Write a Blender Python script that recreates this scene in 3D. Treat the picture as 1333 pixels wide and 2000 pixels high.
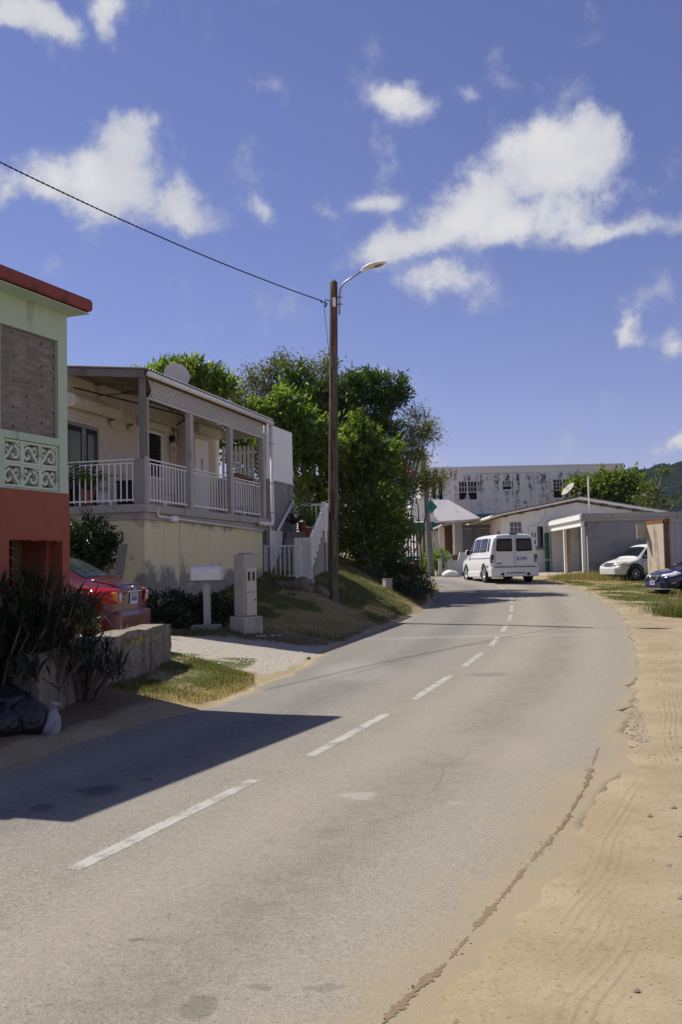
import bpy, bmesh, math, random
import numpy as np
from mathutils import Vector, Matrix, Euler
from mathutils.bvhtree import BVHTree
for o in list(bpy.data.objects): bpy.data.objects.remove(o, do_unlink=True)
SC = bpy.context.scene
COL = SC.collection
random.seed(7); RNG = np.random.default_rng(7)
R = math.radians

# ------------------------------------------------------------------ camera
FPX = 1944.0; PITCH = R(3.24); ROLL = R(1.2); EYE = np.array([0, 0, 1.65])
FW = np.array([0, math.cos(PITCH), math.sin(PITCH)]); UP = np.array([0, -math.sin(PITCH), math.cos(PITCH)]); RT = np.array([1.0, 0, 0])
cr, sr = math.cos(ROLL), math.sin(ROLL)
cam = bpy.data.cameras.new('camera'); cam_o = bpy.data.objects.new('camera', cam); COL.objects.link(cam_o)
cam.sensor_fit = 'VERTICAL'; cam.sensor_height = 36; cam.lens = 35.0; cam.clip_start = 0.05; cam.clip_end = 6000
ax = RT*cr - UP*sr; ay = RT*sr + UP*cr; az = -FW
cam_o.matrix_world = Matrix(((ax[0], ay[0], az[0], 0), (ax[1], ay[1], az[1], 0), (ax[2], ay[2], az[2], EYE[2]), (0, 0, 0, 1)))
SC.camera = cam_o

def ray(px, py):
    a = (px-666.5)/FPX; b = (py-1000)/FPX
    return FW + RT*(a*cr-b*sr) - UP*(a*sr+b*cr)
def at(px, py, Y):                      # point of the place seen at a spot of the photograph, at real distance Y
    v = ray(px, py); return EYE + v*(Y/v[1])

# ------------------------------------------------------------------ sun, sky, exposure
SUNV = Vector((-.618, .408, 1.0)).normalized()
SUN_E, SKY_S, EXPO = 5.0, 0.074, 0.22
sun = bpy.data.lights.new('sun', 'SUN'); sun.energy = SUN_E; sun.angle = R(0.5); sun.color = (1.0, 0.945, 0.86)
sun_o = bpy.data.objects.new('sun', sun); COL.objects.link(sun_o); sun_o.location = (-30, 25, 50)
sun_o.rotation_euler = SUNV.to_track_quat('Z', 'Y').to_euler()
SC.view_settings.view_transform = 'Standard'; SC.view_settings.look = 'None'; SC.view_settings.gamma = 1
SC.view_settings.exposure = EXPO; SC.view_settings.use_curve_mapping = False

def node(nt, typ, ins=None, **kw):
    n = nt.nodes.new(typ)
    for k, v in kw.items(): setattr(n, k, v)
    if ins:
        for k, v in ins.items():
            s = n.inputs[k]
            if hasattr(v, 'is_linked') or isinstance(v, bpy.types.NodeSocket): nt.links.new(v, s)
            else: s.default_value = v
    return n
def math_(nt, op, a, b=0.0, c=None, clamp=False):
    ins = {0: a, 1: b}
    if c is not None: ins[2] = c
    return node(nt, 'ShaderNodeMath', ins, operation=op, use_clamp=clamp).outputs[0]
def smooth(nt, v, lo, hi, a=0.0, b=1.0):
    return node(nt, 'ShaderNodeMapRange', {0: v, 1: lo, 2: hi, 3: a, 4: b}, interpolation_type='SMOOTHSTEP').outputs[0]
def mixc(nt, fac, a, b, blend='MIX'):
    n = node(nt, 'ShaderNodeMix', None, data_type='RGBA', blend_type=blend)
    for i, v in ((0, fac), (6, a), (7, b)):
        s = n.inputs[i]
        if isinstance(v, bpy.types.NodeSocket): nt.links.new(v, s)
        else: s.default_value = v if i == 0 or len(v) == 4 else (*v, 1)
    return n.outputs[2]
def noise(nt, vec, scale, detail=4, rough=0.55, dist=0.0, dim='3D'):
    ins = {'Scale': scale, 'Detail': detail, 'Roughness': rough, 'Distortion': dist}
    if vec is not None: ins['Vector'] = vec
    return node(nt, 'ShaderNodeTexNoise', ins, noise_dimensions=dim).outputs[0]

world = bpy.data.worlds.new('World'); SC.world = world; world.use_nodes = True
wn = world.node_tree; wn.nodes.clear()
sky = node(wn, 'ShaderNodeTexSky', None, sky_type='NISHITA', sun_disc=False)
sky.sun_elevation = math.asin(SUNV.z); sky.sun_rotation = math.atan2(SUNV.x, SUNV.y)
sky.altitude = 0; sky.air_density = 1.0; sky.dust_density = 0.0; sky.ozone_density = 5.0
tinted = mixc(wn, 1.0, sky.outputs[0], (1.23, 0.92, 1.13), 'MULTIPLY')
wdir = node(wn, 'ShaderNodeTexCoord').outputs['Generated']
# fair-weather clouds: soft lumps of sky directions broken up by noise
n1 = node(wn, 'ShaderNodeTexNoise', {'Vector': wdir, 'Scale': 9.0, 'Detail': 7.0, 'Roughness': 0.6})
warp = node(wn, 'ShaderNodeVectorMath', {0: n1.outputs[1], 1: (0.5, 0.5, 0.5)}, operation='SUBTRACT').outputs[0]
warp = node(wn, 'ShaderNodeVectorMath', {0: warp, 'Scale': 0.10}, operation='SCALE').outputs[0]
pw = node(wn, 'ShaderNodeVectorMath', {0: wdir, 1: warp}, operation='ADD').outputs[0]
CLOUDS = [  # px, py, half-width, half-height, tilt deg, strength
    (190, 345, 190, 88, 0, 1.0), (250, 290, 95, 75, 0, 1.0), (90, 380, 120, 55, 0, .85), (340, 395, 95, 65, -20, .85),
    (1085, 335, 155, 98, 20, 1.0), (945, 405, 175, 88, 20, 1.0), (830, 465, 190, 55, 18, .95), (1000, 440, 165, 80, 10, .9), (1150, 285, 85, 70, 0, .95),
    (880, 550, 140, 70, 0, .68), (1170, 475, 180, 40, 14, .62), (1330, 450, 80, 38, 10, .5),
    (775, 215, 110, 46, -25, .62), (735, 380, 85, 32, 0, .5), (510, 420, 50, 40, 0, .45), (620, 410, 50, 20, 0, .4),
    (60, 55, 100, 42, -20, .78), (205, 30, 45, 62, 20, .62),
    (1240, 632, 56, 34, 0, .62), (1328, 650, 50, 50, 10, .62), (925, 205, 45, 28, 0, .42), (1330, 880, 90, 45, 15, .75), (870, 930, 60, 22, 0, .6),
    (760, 735, 30, 18, 0, .4)]
best = None
def add_blob(cvec, t1, t2, rx, ry, st):
    global best
    Mx = Matrix((t1, t2, cvec)).transposed()
    mp = node(wn, 'ShaderNodeMapping', {'Vector': pw, 'Location': cvec, 'Rotation': Mx.to_euler(), 'Scale': (rx, ry, max(rx, ry)*3)}, vector_type='TEXTURE')
    ln = node(wn, 'ShaderNodeVectorMath', {0: mp.outputs[0]}, operation='LENGTH').outputs['Value']
    v = math_(wn, 'MULTIPLY', math_(wn, 'SUBTRACT', 1.0, ln, clamp=True), st)
    best = v if best is None else node(wn, 'ShaderNodeMath', {0: best, 1: v, 2: 0.18}, operation='SMOOTH_MAX').outputs[0]
for px, py, rx, ry, tilt, st in CLOUDS:
    c_ = Vector(ray(px, py)).normalized()
    a_ = Vector(ax); a_ = (a_ - c_*a_.dot(c_)).normalized(); b_ = c_.cross(a_)*-1
    if b_.z < 0: b_ = -b_
    t_ = R(tilt); t1 = a_*math.cos(t_) + b_*math.sin(t_); t2 = b_*math.cos(t_) - a_*math.sin(t_)
    add_blob(c_, t1, c_.cross(t1), rx*1.24/FPX, ry*1.24/FPX, st)
rc = random.Random(3)
for i in range(44):                     # unseen clouds all round, added in number for neutral fill light
    az_ = R(42 + i*6.3 + rc.uniform(-4, 4)); el_ = R(rc.uniform(6, 52))
    c_ = Vector((math.sin(az_)*math.cos(el_), math.cos(az_)*math.cos(el_), math.sin(el_)))
    t1 = Vector((c_.y, -c_.x, 0)).normalized()
    add_blob(c_, t1, c_.cross(t1), rc.uniform(.08, .24), rc.uniform(.05, .11), rc.uniform(.75, 1.05))
n2 = noise(wn, wdir, 15.0, 10, .60)
offs = node(wn, 'ShaderNodeVectorMath', {0: wdir, 1: tuple(SUNV*.022)}, operation='ADD').outputs[0]
n2b = noise(wn, offs, 15.0, 10, .60)
n3 = noise(wn, wdir, 6.0, 5, .55)
dens = math_(wn, 'ADD', best, math_(wn, 'MULTIPLY', math_(wn, 'SUBTRACT', n2, 0.5), 1.25))
dens = math_(wn, 'MULTIPLY', dens, smooth(wn, best, 0.0, 0.10))
alpha = smooth(wn, dens, 0.20, 0.58)
core = smooth(wn, dens, 0.26, 0.85)
lit = math_(wn, 'ADD', math_(wn, 'MULTIPLY', math_(wn, 'SUBTRACT', n2, n2b), 2.4), .62, clamp=True)
ccol = mixc(wn, core, (0.46, 0.50, 0.66), (0.74, 0.74, 0.77))
ccol = mixc(wn, math_(wn, 'MULTIPLY', lit, core), ccol, (0.86, 0.85, 0.85))
ccol = mixc(wn, smooth(wn, n3, .42, .68, 0.0, .35), ccol, (0.50, 0.53, 0.63))
cl = mixc(wn, 1.0, ccol, (.78/SKY_S,)*3, 'MULTIPLY')
skyc = mixc(wn, math_(wn, 'MULTIPLY', alpha, 0.94), tinted, cl)
bg = node(wn, 'ShaderNodeBackground', {'Color': skyc, 'Strength': SKY_S})
wo = node(wn, 'ShaderNodeOutputWorld', {'Surface': bg.outputs[0]})
world.cycles.sampling_method = 'MANUAL'; world.cycles.sample_map_resolution = 512
SC.cycles.use_denoising = True
SC.cycles.max_bounces = 6; SC.cycles.diffuse_bounces = 3; SC.cycles.glossy_bounces = 3; SC.cycles.transparent_max_bounces = 8

# ------------------------------------------------------------------ helpers
def tag(o, label=None, cat=None, group=None, kind=None):
    if label: o['label'] = label
    if cat: o['category'] = cat
    if group: o['group'] = group
    if kind: o['kind'] = kind
    return o
def thing(name, label, cat, loc=(0, 0, 0), rz=0.0, group=None):
    o = bpy.data.objects.new(name, None); COL.objects.link(o)
    o.location = loc; o.rotation_euler = (0, 0, rz); o.empty_display_size = .2
    return tag(o, label, cat, group)
def link(name, me, parent=None, loc=(0, 0, 0), rot=(0, 0, 0), sc=(1, 1, 1)):
    o = bpy.data.objects.new(name, me); COL.objects.link(o)
    o.location = loc; o.rotation_euler = rot; o.scale = sc
    if parent: o.parent = parent
    return o
def bevel(o, w, seg=2):
    m = o.modifiers.new('bevel', 'BEVEL'); m.width = w; m.segments = seg; m.limit_method = 'ANGLE'; m.angle_limit = R(40)
    return o
class MB:
    def __init__(s): s.v = []; s.f = []
    def add(s, vs, fs, M=None):
        b = len(s.v)
        s.v += [tuple(M @ Vector(p)) for p in vs] if M is not None else [tuple(p) for p in vs]
        s.f += [[i+b for i in f] for f in fs]; return s
    def box(s, x0, x1, y0, y1, z0, z1, M=None):
        return s.add([(x0, y0, z0), (x1, y0, z0), (x1, y1, z0), (x0, y1, z0), (x0, y0, z1), (x1, y0, z1), (x1, y1, z1), (x0, y1, z1)],
                     [(0, 3, 2, 1), (4, 5, 6, 7), (0, 1, 5, 4), (1, 2, 6, 5), (2, 3, 7, 6), (3, 0, 4, 7)], M)
    def bar(s, p0, p1, w, h):            # rectangular bar between two points
        p0 = Vector(p0); p1 = Vector(p1); d = p1-p0; q = d.to_track_quat('Z', 'Y').to_matrix().to_4x4()
        return s.box(-w/2, w/2, -h/2, h/2, 0, d.length, Matrix.Translation(p0) @ q)
    def tube(s, pts, r, n=8, cap=True):
        pts = [Vector(p) for p in pts]; rs = r if isinstance(r, (list, tuple)) else [r]*len(pts)
        b = len(s.v); prev = None
        for i, p in enumerate(pts):
            d = (pts[min(i+1, len(pts)-1)] - pts[max(i-1, 0)]).normalized()
            u = Vector((0, 0, 1)) if abs(d.z) < .95 else Vector((1, 0, 0))
            a = d.cross(u).normalized() if prev is None else (prev - d*prev.dot(d)).normalized()
            prev = a; c = d.cross(a)
            for k in range(n):
                t = 2*math.pi*k/n; s.v.append(tuple(p + (a*math.cos(t) + c*math.sin(t))*rs[i]))
        for i in range(len(pts)-1):
            for k in range(n): s.f.append([b+i*n+k, b+i*n+(k+1) % n, b+(i+1)*n+(k+1) % n, b+(i+1)*n+k])
        if cap:
            s.f.append([b+k for k in range(n)][::-1]); s.f.append([b+(len(pts)-1)*n+k for k in range(n)])
        return s
    def prism(s, poly, fn, lo, hi):      # polygon extruded; fn(u, v, w) gives the point
        n = len(poly)
        vs = [fn(u, v, lo) for u, v in poly] + [fn(u, v, hi) for u, v in poly]
        fs = [list(range(n)), list(range(2*n-1, n-1, -1))] + [[i, i+n, (i+1) % n+n, (i+1) % n] for i in range(n)]
        return s.add(vs, fs)
    def lathe(s, prof, n=16, M=None):
        vs = []; fs = []; m = len(prof)
        for k in range(n):
            t = 2*math.pi*k/n
            for r_, z_ in prof: vs.append((r_*math.cos(t), r_*math.sin(t), z_))
        for k in range(n):
            for j in range(m-1): fs.append([k*m+j, ((k+1) % n)*m+j, ((k+1) % n)*m+j+1, k*m+j+1])
        return s.add(vs, fs, M)
    def mesh(s, name, mat, smoothed=False):
        me = bpy.data.meshes.new(name); me.from_pydata(s.v, [], s.f)
        if mat: me.materials.append(mat)
        bm = bmesh.new(); bm.from_mesh(me); bmesh.ops.recalc_face_normals(bm, faces=bm.faces); bm.to_mesh(me); bm.free()
        if smoothed: me.shade_smooth()
        return me
    def build(s, name, mat, parent=None, loc=(0, 0, 0), rot=(0, 0, 0), bev=0, smoothed=False):
        o = link(name, s.mesh(name, mat, smoothed), parent, loc, rot)
        if bev: bevel(o, bev)
        return o
def BX(name, mat, parent, x0, x1, y0, y1, z0, z1, bev=0):
    return MB().box(x0, x1, y0, y1, z0, z1).build(name, mat, parent, bev=bev)
def smooth_angle(o, ang=40):
    me = o.data; me.shade_smooth()
    bm = bmesh.new(); bm.from_mesh(me)
    for e in bm.edges:
        e.smooth = not (len(e.link_faces) == 2 and e.calc_face_angle(0) > R(ang))
    bm.to_mesh(me); bm.free(); return o
def wall_mesh(u0, u1, z0, z1, holes, fn, t):
    """a slab with rectangular openings; fn(u, z, d) -> point, d in 0..t is depth behind the face"""
    us = sorted({u0, u1, *[h[0] for h in holes], *[h[1] for h in holes]}); zs = sorted({z0, z1, *[h[2] for h in holes], *[h[3] for h in holes]})
    mb = MB(); nu, nz = len(us), len(zs)
    solid = lambda i, j: 0 <= i < nu-1 and 0 <= j < nz-1 and not any(h[0]-1e-6 <= us[i] and us[i+1] <= h[1]+1e-6 and h[2]-1e-6 <= zs[j] and zs[j+1] <= h[3]+1e-6 for h in holes)
    idx = {}
    def V(i, j, k):
        if (i, j, k) not in idx:
            idx[(i, j, k)] = len(mb.v); mb.v.append(tuple(fn(us[i], zs[j], t*k)))
        return idx[(i, j, k)]
    for i in range(nu-1):
        for j in range(nz-1):
            if not solid(i, j): continue
            mb.f.append([V(i, j, 0), V(i+1, j, 0), V(i+1, j+1, 0), V(i, j+1, 0)])
            mb.f.append([V(i, j, 1), V(i, j+1, 1), V(i+1, j+1, 1), V(i+1, j, 1)])
            for di, dj, a, b in ((-1, 0, (i, j), (i, j+1)), (1, 0, (i+1, j), (i+1, j+1)), (0, -1, (i, j), (i+1, j)), (0, 1, (i, j+1), (i+1, j+1))):
                if not solid(i+di, j+dj): mb.f.append([V(*a, 0), V(*b, 0), V(*b, 1), V(*a, 1)])
    return mb

# ------------------------------------------------------------------ materials
def base_mat(name):
    m = bpy.data.materials.new(name); m.use_nodes = True
    nt = m.node_tree; b = nt.nodes['Principled BSDF']; return m, nt, b
def pmat(name, col, rough=.7, var=.12, scale=4.0, bump=.0, bscale=60.0, metal=0.0, spec=.4, coat=0.0, dirt=None, damt=0.0, dscale=2.5, streak=1.0, rnd=0.0):
    """paint / plaster / wood: base colour varied by noise, optional dirt colour in noisy patches (streak > 1 pulls them vertically)"""
    m, nt, b = base_mat(name)
    tc = node(nt, 'ShaderNodeTexCoord').outputs['Object']
    n = noise(nt, tc, scale, 6, .6)
    c = mixc(nt, n, tuple(max(0, x*(1-var)) for x in col), tuple(min(1, x*(1+var)) for x in col))
    if dirt:
        mp = node(nt, 'ShaderNodeMapping', {'Vector': tc, 'Scale': (1, 1, 1/streak)})
        d = noise(nt, mp.outputs[0], dscale, 8, .68)
        c = mixc(nt, smooth(nt, d, .62-damt*.3, .78-damt*.2), c, dirt)
    if rnd:
        oi = node(nt, 'ShaderNodeObjectInfo').outputs['Random']
        hs = node(nt, 'ShaderNodeHueSaturation', {'Value': math_(nt, 'MULTIPLY_ADD', oi, rnd, 1-rnd/2), 'Color': c})
        c = hs.outputs[0]
    nt.links.new(c, b.inputs['Base Color'])
    b.inputs['Roughness'].default_value = rough; b.inputs['Metallic'].default_value = metal
    b.inputs['Specular IOR Level'].default_value = spec; b.inputs['Coat Weight'].default_value = coat; b.inputs['Coat Roughness'].default_value = .06
    if bump:
        bn = noise(nt, tc, bscale, 4, .6)
        bp = node(nt, 'ShaderNodeBump', {'Strength': bump, 'Distance': .02, 'Height': bn})
        nt.links.new(bp.outputs[0], b.inputs['Normal'])
    return m
def leafmat(name, c1, c2, c3=None, trans=.45, rough=.5):
    m, nt, b = base_mat(name)
    at_ = node(nt, 'ShaderNodeAttribute', None, attribute_name='rnd').outputs['Fac']
    c = mixc(nt, at_, c1, c2)
    if c3: c = mixc(nt, smooth(nt, at_, .86, .95), c, c3)
    nt.links.new(c, b.inputs['Base Color']); b.inputs['Roughness'].default_value = rough; b.inputs['Specular IOR Level'].default_value = .35
    tr = node(nt, 'ShaderNodeBsdfTranslucent', {'Color': mixc(nt, 1.0, c, (1.25, 1.35, .55), 'MULTIPLY')})
    mx = node(nt, 'ShaderNodeMixShader', {0: trans, 1: b.outputs[0], 2: tr.outputs[0]})
    nt.links.new(mx.outputs[0], nt.nodes['Material Output'].inputs[0])
    return m
M = {}
M['white'] = pmat('white_paint', (.83, .82, .77), .55, .06, 5, dirt=(.45, .42, .38), damt=.15, streak=3)
M['white_metal'] = pmat('white_metal', (.83, .82, .79), .4, .05, 6, dirt=(.5, .45, .4), damt=.12, streak=3)
M['concrete'] = pmat('concrete', (.30, .28, .25), .9, .22, 3, .35, 40, dirt=(.12, .11, .10), damt=.3, streak=2)
M['concrete_pale'] = pmat('pale_concrete', (.40, .37, .33), .9, .2, 3, .3, 40, dirt=(.16, .145, .13), damt=.3, streak=3)
M['dark'] = pmat('dark_interior', (.012, .012, .014), .6, .3)
M['glass'] = pmat('dark_glass', (.007, .009, .012), .07, .2, spec=.3)
M['black'] = pmat('black_rubber', (.015, .015, .015), .75, .2)
M['steel'] = pmat('grey_steel', (.32, .33, .34), .45, .1, metal=.7)
M['wood_grey'] = pmat('weathered_wood', (.20, .18, .165), .85, .3, 5, .3, 30, dirt=(.09, .08, .07), damt=.35, streak=6)
# ------------------------------------------------------------------ ground form
ZP = [(-40, 0), (12, 0), (16, .06), (20, .11), (25, .17), (29, .26), (32.7, .39), (36, .54), (39.6, .67), (43, .83), (48, 1.0), (55, 1.2), (70, 1.5), (120, 2.2), (2000, 3.0)]
LE = [(-9.0, -20), (-5.6, 0), (-4.6, 4), (-3.75, 6.5), (-3.02, 8.79), (-2.82, 9.70), (-2.49, 10.50), (-2.10, 11.48), (-1.74, 12.21), (-1.39, 13.55), (-.94, 15.09), (-.41, 19.0), (.11, 21.29), (.78, 24.05), (1.89, 28.59), (2.58, 31.6), (3.27, 36.44), (3.93, 42.5), (3.9, 45.4), (3.0, 49), (1.4, 54), (-1, 62), (-4, 75), (-6, 90)]
RE = [(-6.5, -20), (-.9, 0), (.36, 3.69), (.70, 4.40), (1.28, 5.65), (1.87, 7.07), (2.42, 8.30), (3.17, 10.74), (3.97, 13.22), (4.86, 16.19), (6.52, 22.42), (8.13, 29.44), (9.0, 35.95), (9.25, 40.67), (9.0, 43.5), (8.0, 48.0), (6.3, 52.5), (4.2, 60), (1.5, 75), (-.5, 90)]
ip = lambda Y, tab, k: np.interp(Y, [t[1] for t in tab], [t[0] for t in tab]) if k else np.interp(Y, [t[0] for t in tab], [t[1] for t in tab])
zroad = lambda Y: ip(Y, ZP, 0)
xl = lambda Y: ip(Y, LE, 1)
xr = lambda Y: ip(Y, RE, 1)
CTRL = [(-2.8, 20.3, .50), (-1.9, 20, .44), (-1.05, 25.7, 1.13), (-.66, 26.4, 1.0), (-.27, 27, .64), (-3.1, 17.6, .30), (-1.5, 17.2, .12), (-.9, 18.6, .13), (-2.3, 18.8, .28), (-2.75, 15.6, .27),
        (-3.1, 12.5, .22), (-2.2, 13.5, .08), (-2.0, 14.8, .10), (-3.5, 10.5, .10), (-4.5, 9, .12), (-6, 6, .1), (-5.5, 11, .2), (-3.9, 16.8, .36), (-6, 17, .5), (-9, 17, .6), (-4.1, 21, .55), (-3.2, 23.5, .8), (-2.2, 27.8, 1.40), (-1.05, 28.0, 1.32), (-.2, 25.2, .66),
        (.9, 27, .42), (.5, 29.5, 1.05), (1.5, 31, .92), (.5, 31, 1.32), (-1.2, 29.5, 1.75), (2.3, 36, 1.1), (1.0, 36, 1.75), (2.9, 41, 1.35), (1.2, 42, 2.1), (-3, 33, 2.7), (-3, 40, 2.8), (-10, 30, 3), (-10, 45, 3), (1.5, 47, 1.6), (-2, 55, 1.8), (-14, 22, 1.2),
        (4.0, 8, -.02), (6, 8, -.01), (12, 8, 0), (5, 12, -.01), (10, 14, 0), (7.5, 20, .08), (14, 20, .05), (9, 25, .14), (14, 27, .14), (11, 33, .3), (16, 34, .2), (12.6, 37, .38), (18, 38, .3), (12.9, 45, .8), (10.5, 44, .85), (18, 45, .7), (11.6, 48, 1.12), (11.3, 56, 1.24), (20, 52, 1.0), (9.5, 52, 1.15), (7.0, 56, 1.25), (6, 62, 1.4), (20, 70, 1.6)]
for y in (-20, -8, 0, 4, 7, 9, 11, 13, 15, 17, 19, 21, 23, 25, 27, 29, 31, 33, 35, 38, 41, 44, 48, 52, 58, 66, 80):
    CTRL += [(float(xl(y)), y, float(zroad(y))-.01), (float(xr(y)), y, float(zroad(y))+.004)]
for a in range(0, 360, 20):
    CTRL.append((math.cos(R(a))*70, 35+math.sin(R(a))*75, float(zroad(35+math.sin(R(a))*75))))
_C = np.array(CTRL); _D = _C[:, 2]-zroad(_C[:, 1])
_A = np.linalg.norm(_C[:, None, :2]-_C[None, :, :2], axis=2)
_W = np.linalg.solve(np.block([[_A, np.ones((len(_C), 1))], [np.ones((1, len(_C))), np.zeros((1, 1))]]), np.append(_D, 0))
def terr(x, y):
    x = np.atleast_1d(np.asarray(x, float)); y = np.atleast_1d(np.asarray(y, float))
    out = np.empty(len(x))
    for i in range(0, len(x), 20000):
        X = x[i:i+20000]; Y = y[i:i+20000]
        d = np.sqrt((X[:, None]-_C[None, :, 0])**2+(Y[:, None]-_C[None, :, 1])**2)
        e = d @ _W[:-1] + _W[-1]
        far = np.clip((np.hypot(X, Y-35)-60)/20, 0, 1)
        e = e*(1-far); Z = zroad(Y)+e
        ins = np.minimum(X-xl(Y), xr(Y)-X)         # inside the carriageway
        t = np.clip((ins-.12)/.30, 0, 1)
        Z = Z*(1-t)+(zroad(Y)-.07)*t
        out[i:i+20000] = Z
    return out
T = lambda x, y: float(terr(x, y)[0])

def vnoise(x, y, s, seed=0):                       # cheap smooth value noise
    g = np.random.default_rng(seed).random((64, 64)); x = np.asarray(x)*s+100; y = np.asarray(y)*s+100
    i = np.floor(x).astype(int); j = np.floor(y).astype(int); u = x-i; v = y-j; u = u*u*(3-2*u); v = v*v*(3-2*v)
    q = lambda a, b: g[a % 64, b % 64]
    return (q(i, j)*(1-u)+q(i+1, j)*u)*(1-v)+(q(i, j+1)*(1-u)+q(i+1, j+1)*u)*v
def rgn(a, lo, hi): return np.clip((a-lo)/(hi-lo), 0, 1)
def inpoly(x, y, poly):
    c = np.zeros(len(x), bool); n = len(poly)
    for i in range(n):
        x1, y1 = poly[i]; x2, y2 = poly[(i+1) % n]
        k = ((y1 > y) != (y2 > y)) & (x < (x2-x1)*(y-y1)/(y2-y1+1e-12)+x1); c ^= k
    return c
DRIVE = [(-3.4, 19.35), (-.2, 19.65), (-.5, 18.6), (-.95, 15.8), (-1.3, 15.0), (-2.1, 16.0), (-2.55, 16.6), (-3.3, 17.2), (-8, 17.2), (-8, 19.3)]
def cover(x, y):
    """share of grass, dry straw, pale gravel and dark soil at ground points"""
    x = np.asarray(x, float); y = np.asarray(y, float)
    n = vnoise(x, y, .9, 1)*.6+vnoise(x, y, 2.7, 2)*.4
    dl = xl(y)-x; dr = x-xr(y)
    left = dl > 0; right = dr > 0
    grass = np.zeros_like(x); dry = np.zeros_like(x); conc = np.zeros_like(x); soil = np.zeros_like(x)
    g = left & (y > 19.3); grass = np.where(g, rgn(dl+n*.4, .18, .5)*rgn(n, .34, .60)*.9, grass); dry = np.where(g, rgn(1-n, .30, .55)*rgn(dl, .1, .4)*rgn(y, 19.5, 22)*.85, dry)
    patch = left & (y > 12.2) & (y < 17.3) & (x < -1.25-.1*(y-14))
    grass = np.where(patch, rgn(dl+n*.7, .60, 1.05)*rgn(n, .22, .5), grass); dry = np.where(patch, rgn(.80-dl*.30+n*.5, .5, .9)*.8, dry)
    conc = np.where(inpoly(x, y, DRIVE), 1.0, conc)
    s = left & (y < 12.8); soil = np.where(s, rgn(dl+n*.4, .35, .9), soil)
    soil = np.where(left & (y > 19.2) & (conc < .5), rgn(dl+n*.3, .12, .35)*.95, soil)
    r = right & (y > 26)
    grass = np.where(r, rgn(dr+n*1.8-2.0, 0, 1.1)*rgn(n, .35, .60), grass); dry = np.where(r, rgn(dr+n*2.0-1.8, 0, 1.2)*rgn(1-n, .30, .55)*.9, dry)
    m = right & (y > 33) & (y < 46); grass = np.where(m, rgn(dr+n*.9, .6, 1.3)*rgn(n, .30, .52)*.8, grass); dry = np.where(m, rgn(dr+n*.8, .5, 1.1)*.75, dry)
    bm_ = right & (y > 24.4) & (y < 32) & (x > 8.6); grass = np.where(bm_, rgn(x+n, 8.9, 10.0)*.8, grass); dry = np.where(bm_, rgn(x+n, 8.8, 9.6)*.6, dry)
    fc = right & (y > 49) & (y < 62) & (x > 8.2); conc = np.where(fc, .8, conc); grass = np.where(fc, 0, grass); dry = np.where(fc, 0, dry)
    return grass, dry, conc, soil

def seg(*parts):
    out = []
    for a, b, st in parts: out += list(np.arange(a, b, st))
    return np.array(out)
gx = seg((-900, -60, 60), (-60, -16, 4), (-16, -7, .6), (-7, 14, .2), (14, 24, .6), (24, 64, 4), (64, 1000, 60))
gy = seg((-60, -4, 6), (-4, 3, .8), (3, 48, .2), (48, 76, .6), (76, 140, 6), (140, 1600, 60))
GX, GY = np.meshgrid(gx, gy); fx, fy = GX.ravel(), GY.ravel(); fz = terr(fx, fy)
near_n = (vnoise(fx, fy, 1.3, 5)-.5)*.05+(vnoise(fx, fy, 3.4, 6)-.5)*.03
offroad = np.clip(np.maximum(xl(fy)-fx, fx-xr(fy))/.8, 0, 1)
fz = fz+near_n*offroad*np.where(inpoly(fx, fy, DRIVE), .4, 1)*np.where((fx > xr(fy)) & (fy < 24), .22, 1)
nx, ny = len(gx), len(gy); ii = (np.arange(ny-1)[:, None]*nx+np.arange(nx-1)[None, :]).ravel()
quads = np.stack([ii, ii+1, ii+1+nx, ii+nx], 1)
def np_mesh(name, verts, faces, mat=None, smoothed=True, attrs=None):
    me = bpy.data.meshes.new(name); k = faces.shape[1]
    me.vertices.add(len(verts)); me.vertices.foreach_set('co', np.ascontiguousarray(verts, np.float32).ravel())
    me.loops.add(faces.size); me.loops.foreach_set('vertex_index', np.ascontiguousarray(faces, np.int32).ravel())
    me.polygons.add(len(faces)); me.polygons.foreach_set('loop_start', np.arange(len(faces), dtype=np.int32)*k)
    me.polygons.foreach_set('loop_total', np.full(len(faces), k, np.int32))
    if attrs:
        for an, av in attrs.items():
            a = me.attributes.new(an, 'FLOAT', 'POINT'); a.data.foreach_set('value', np.ascontiguousarray(av, np.float32))
    me.update(calc_edges=True); me.validate()
    if smoothed: me.shade_smooth()
    if mat: me.materials.append(mat)
    return me
g_, d_, c_, s_ = cover(fx, fy)
lat = fx-xr(fy)
# soil / sand / turf / gravel mixed by what covers the ground there
m, nt, b = base_mat('ground_earth')
tc = node(nt, 'ShaderNodeTexCoord').outputs['Object']
A = lambda n_: node(nt, 'ShaderNodeAttribute', None, attribute_name=n_).outputs['Fac']
fine = noise(nt, tc, 45, 5, .65); mid = noise(nt, tc, 6, 5, .6); big = noise(nt, tc, 1.1, 4, .55)
sand = mixc(nt, smooth(nt, big, .35, .68), (.285, .228, .135), (.345, .285, .182))
sand = mixc(nt, smooth(nt, mid, .54, .72, 0, .55), sand, (.235, .178, .102))
sand = mixc(nt, smooth(nt, fine, .56, .70, 0, .55), sand, (.165, .132, .085))
sand = mixc(nt, smooth(nt, fine, .44, .30, 0, .45), sand, (.42, .36, .25))
clod = node(nt, 'ShaderNodeSeparateColor', {0: node(nt, 'ShaderNodeTexVoronoi', {'Vector': tc, 'Scale': 75.0}).outputs['Color']}).outputs[0]
sand = mixc(nt, smooth(nt, clod, .975, .99, 0, .6), sand, (.13, .095, .062))
sand = mixc(nt, smooth(nt, noise(nt, tc, 2.3, 6, .65), .54, .68, 0, .40), sand, (.22, .182, .12))
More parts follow.
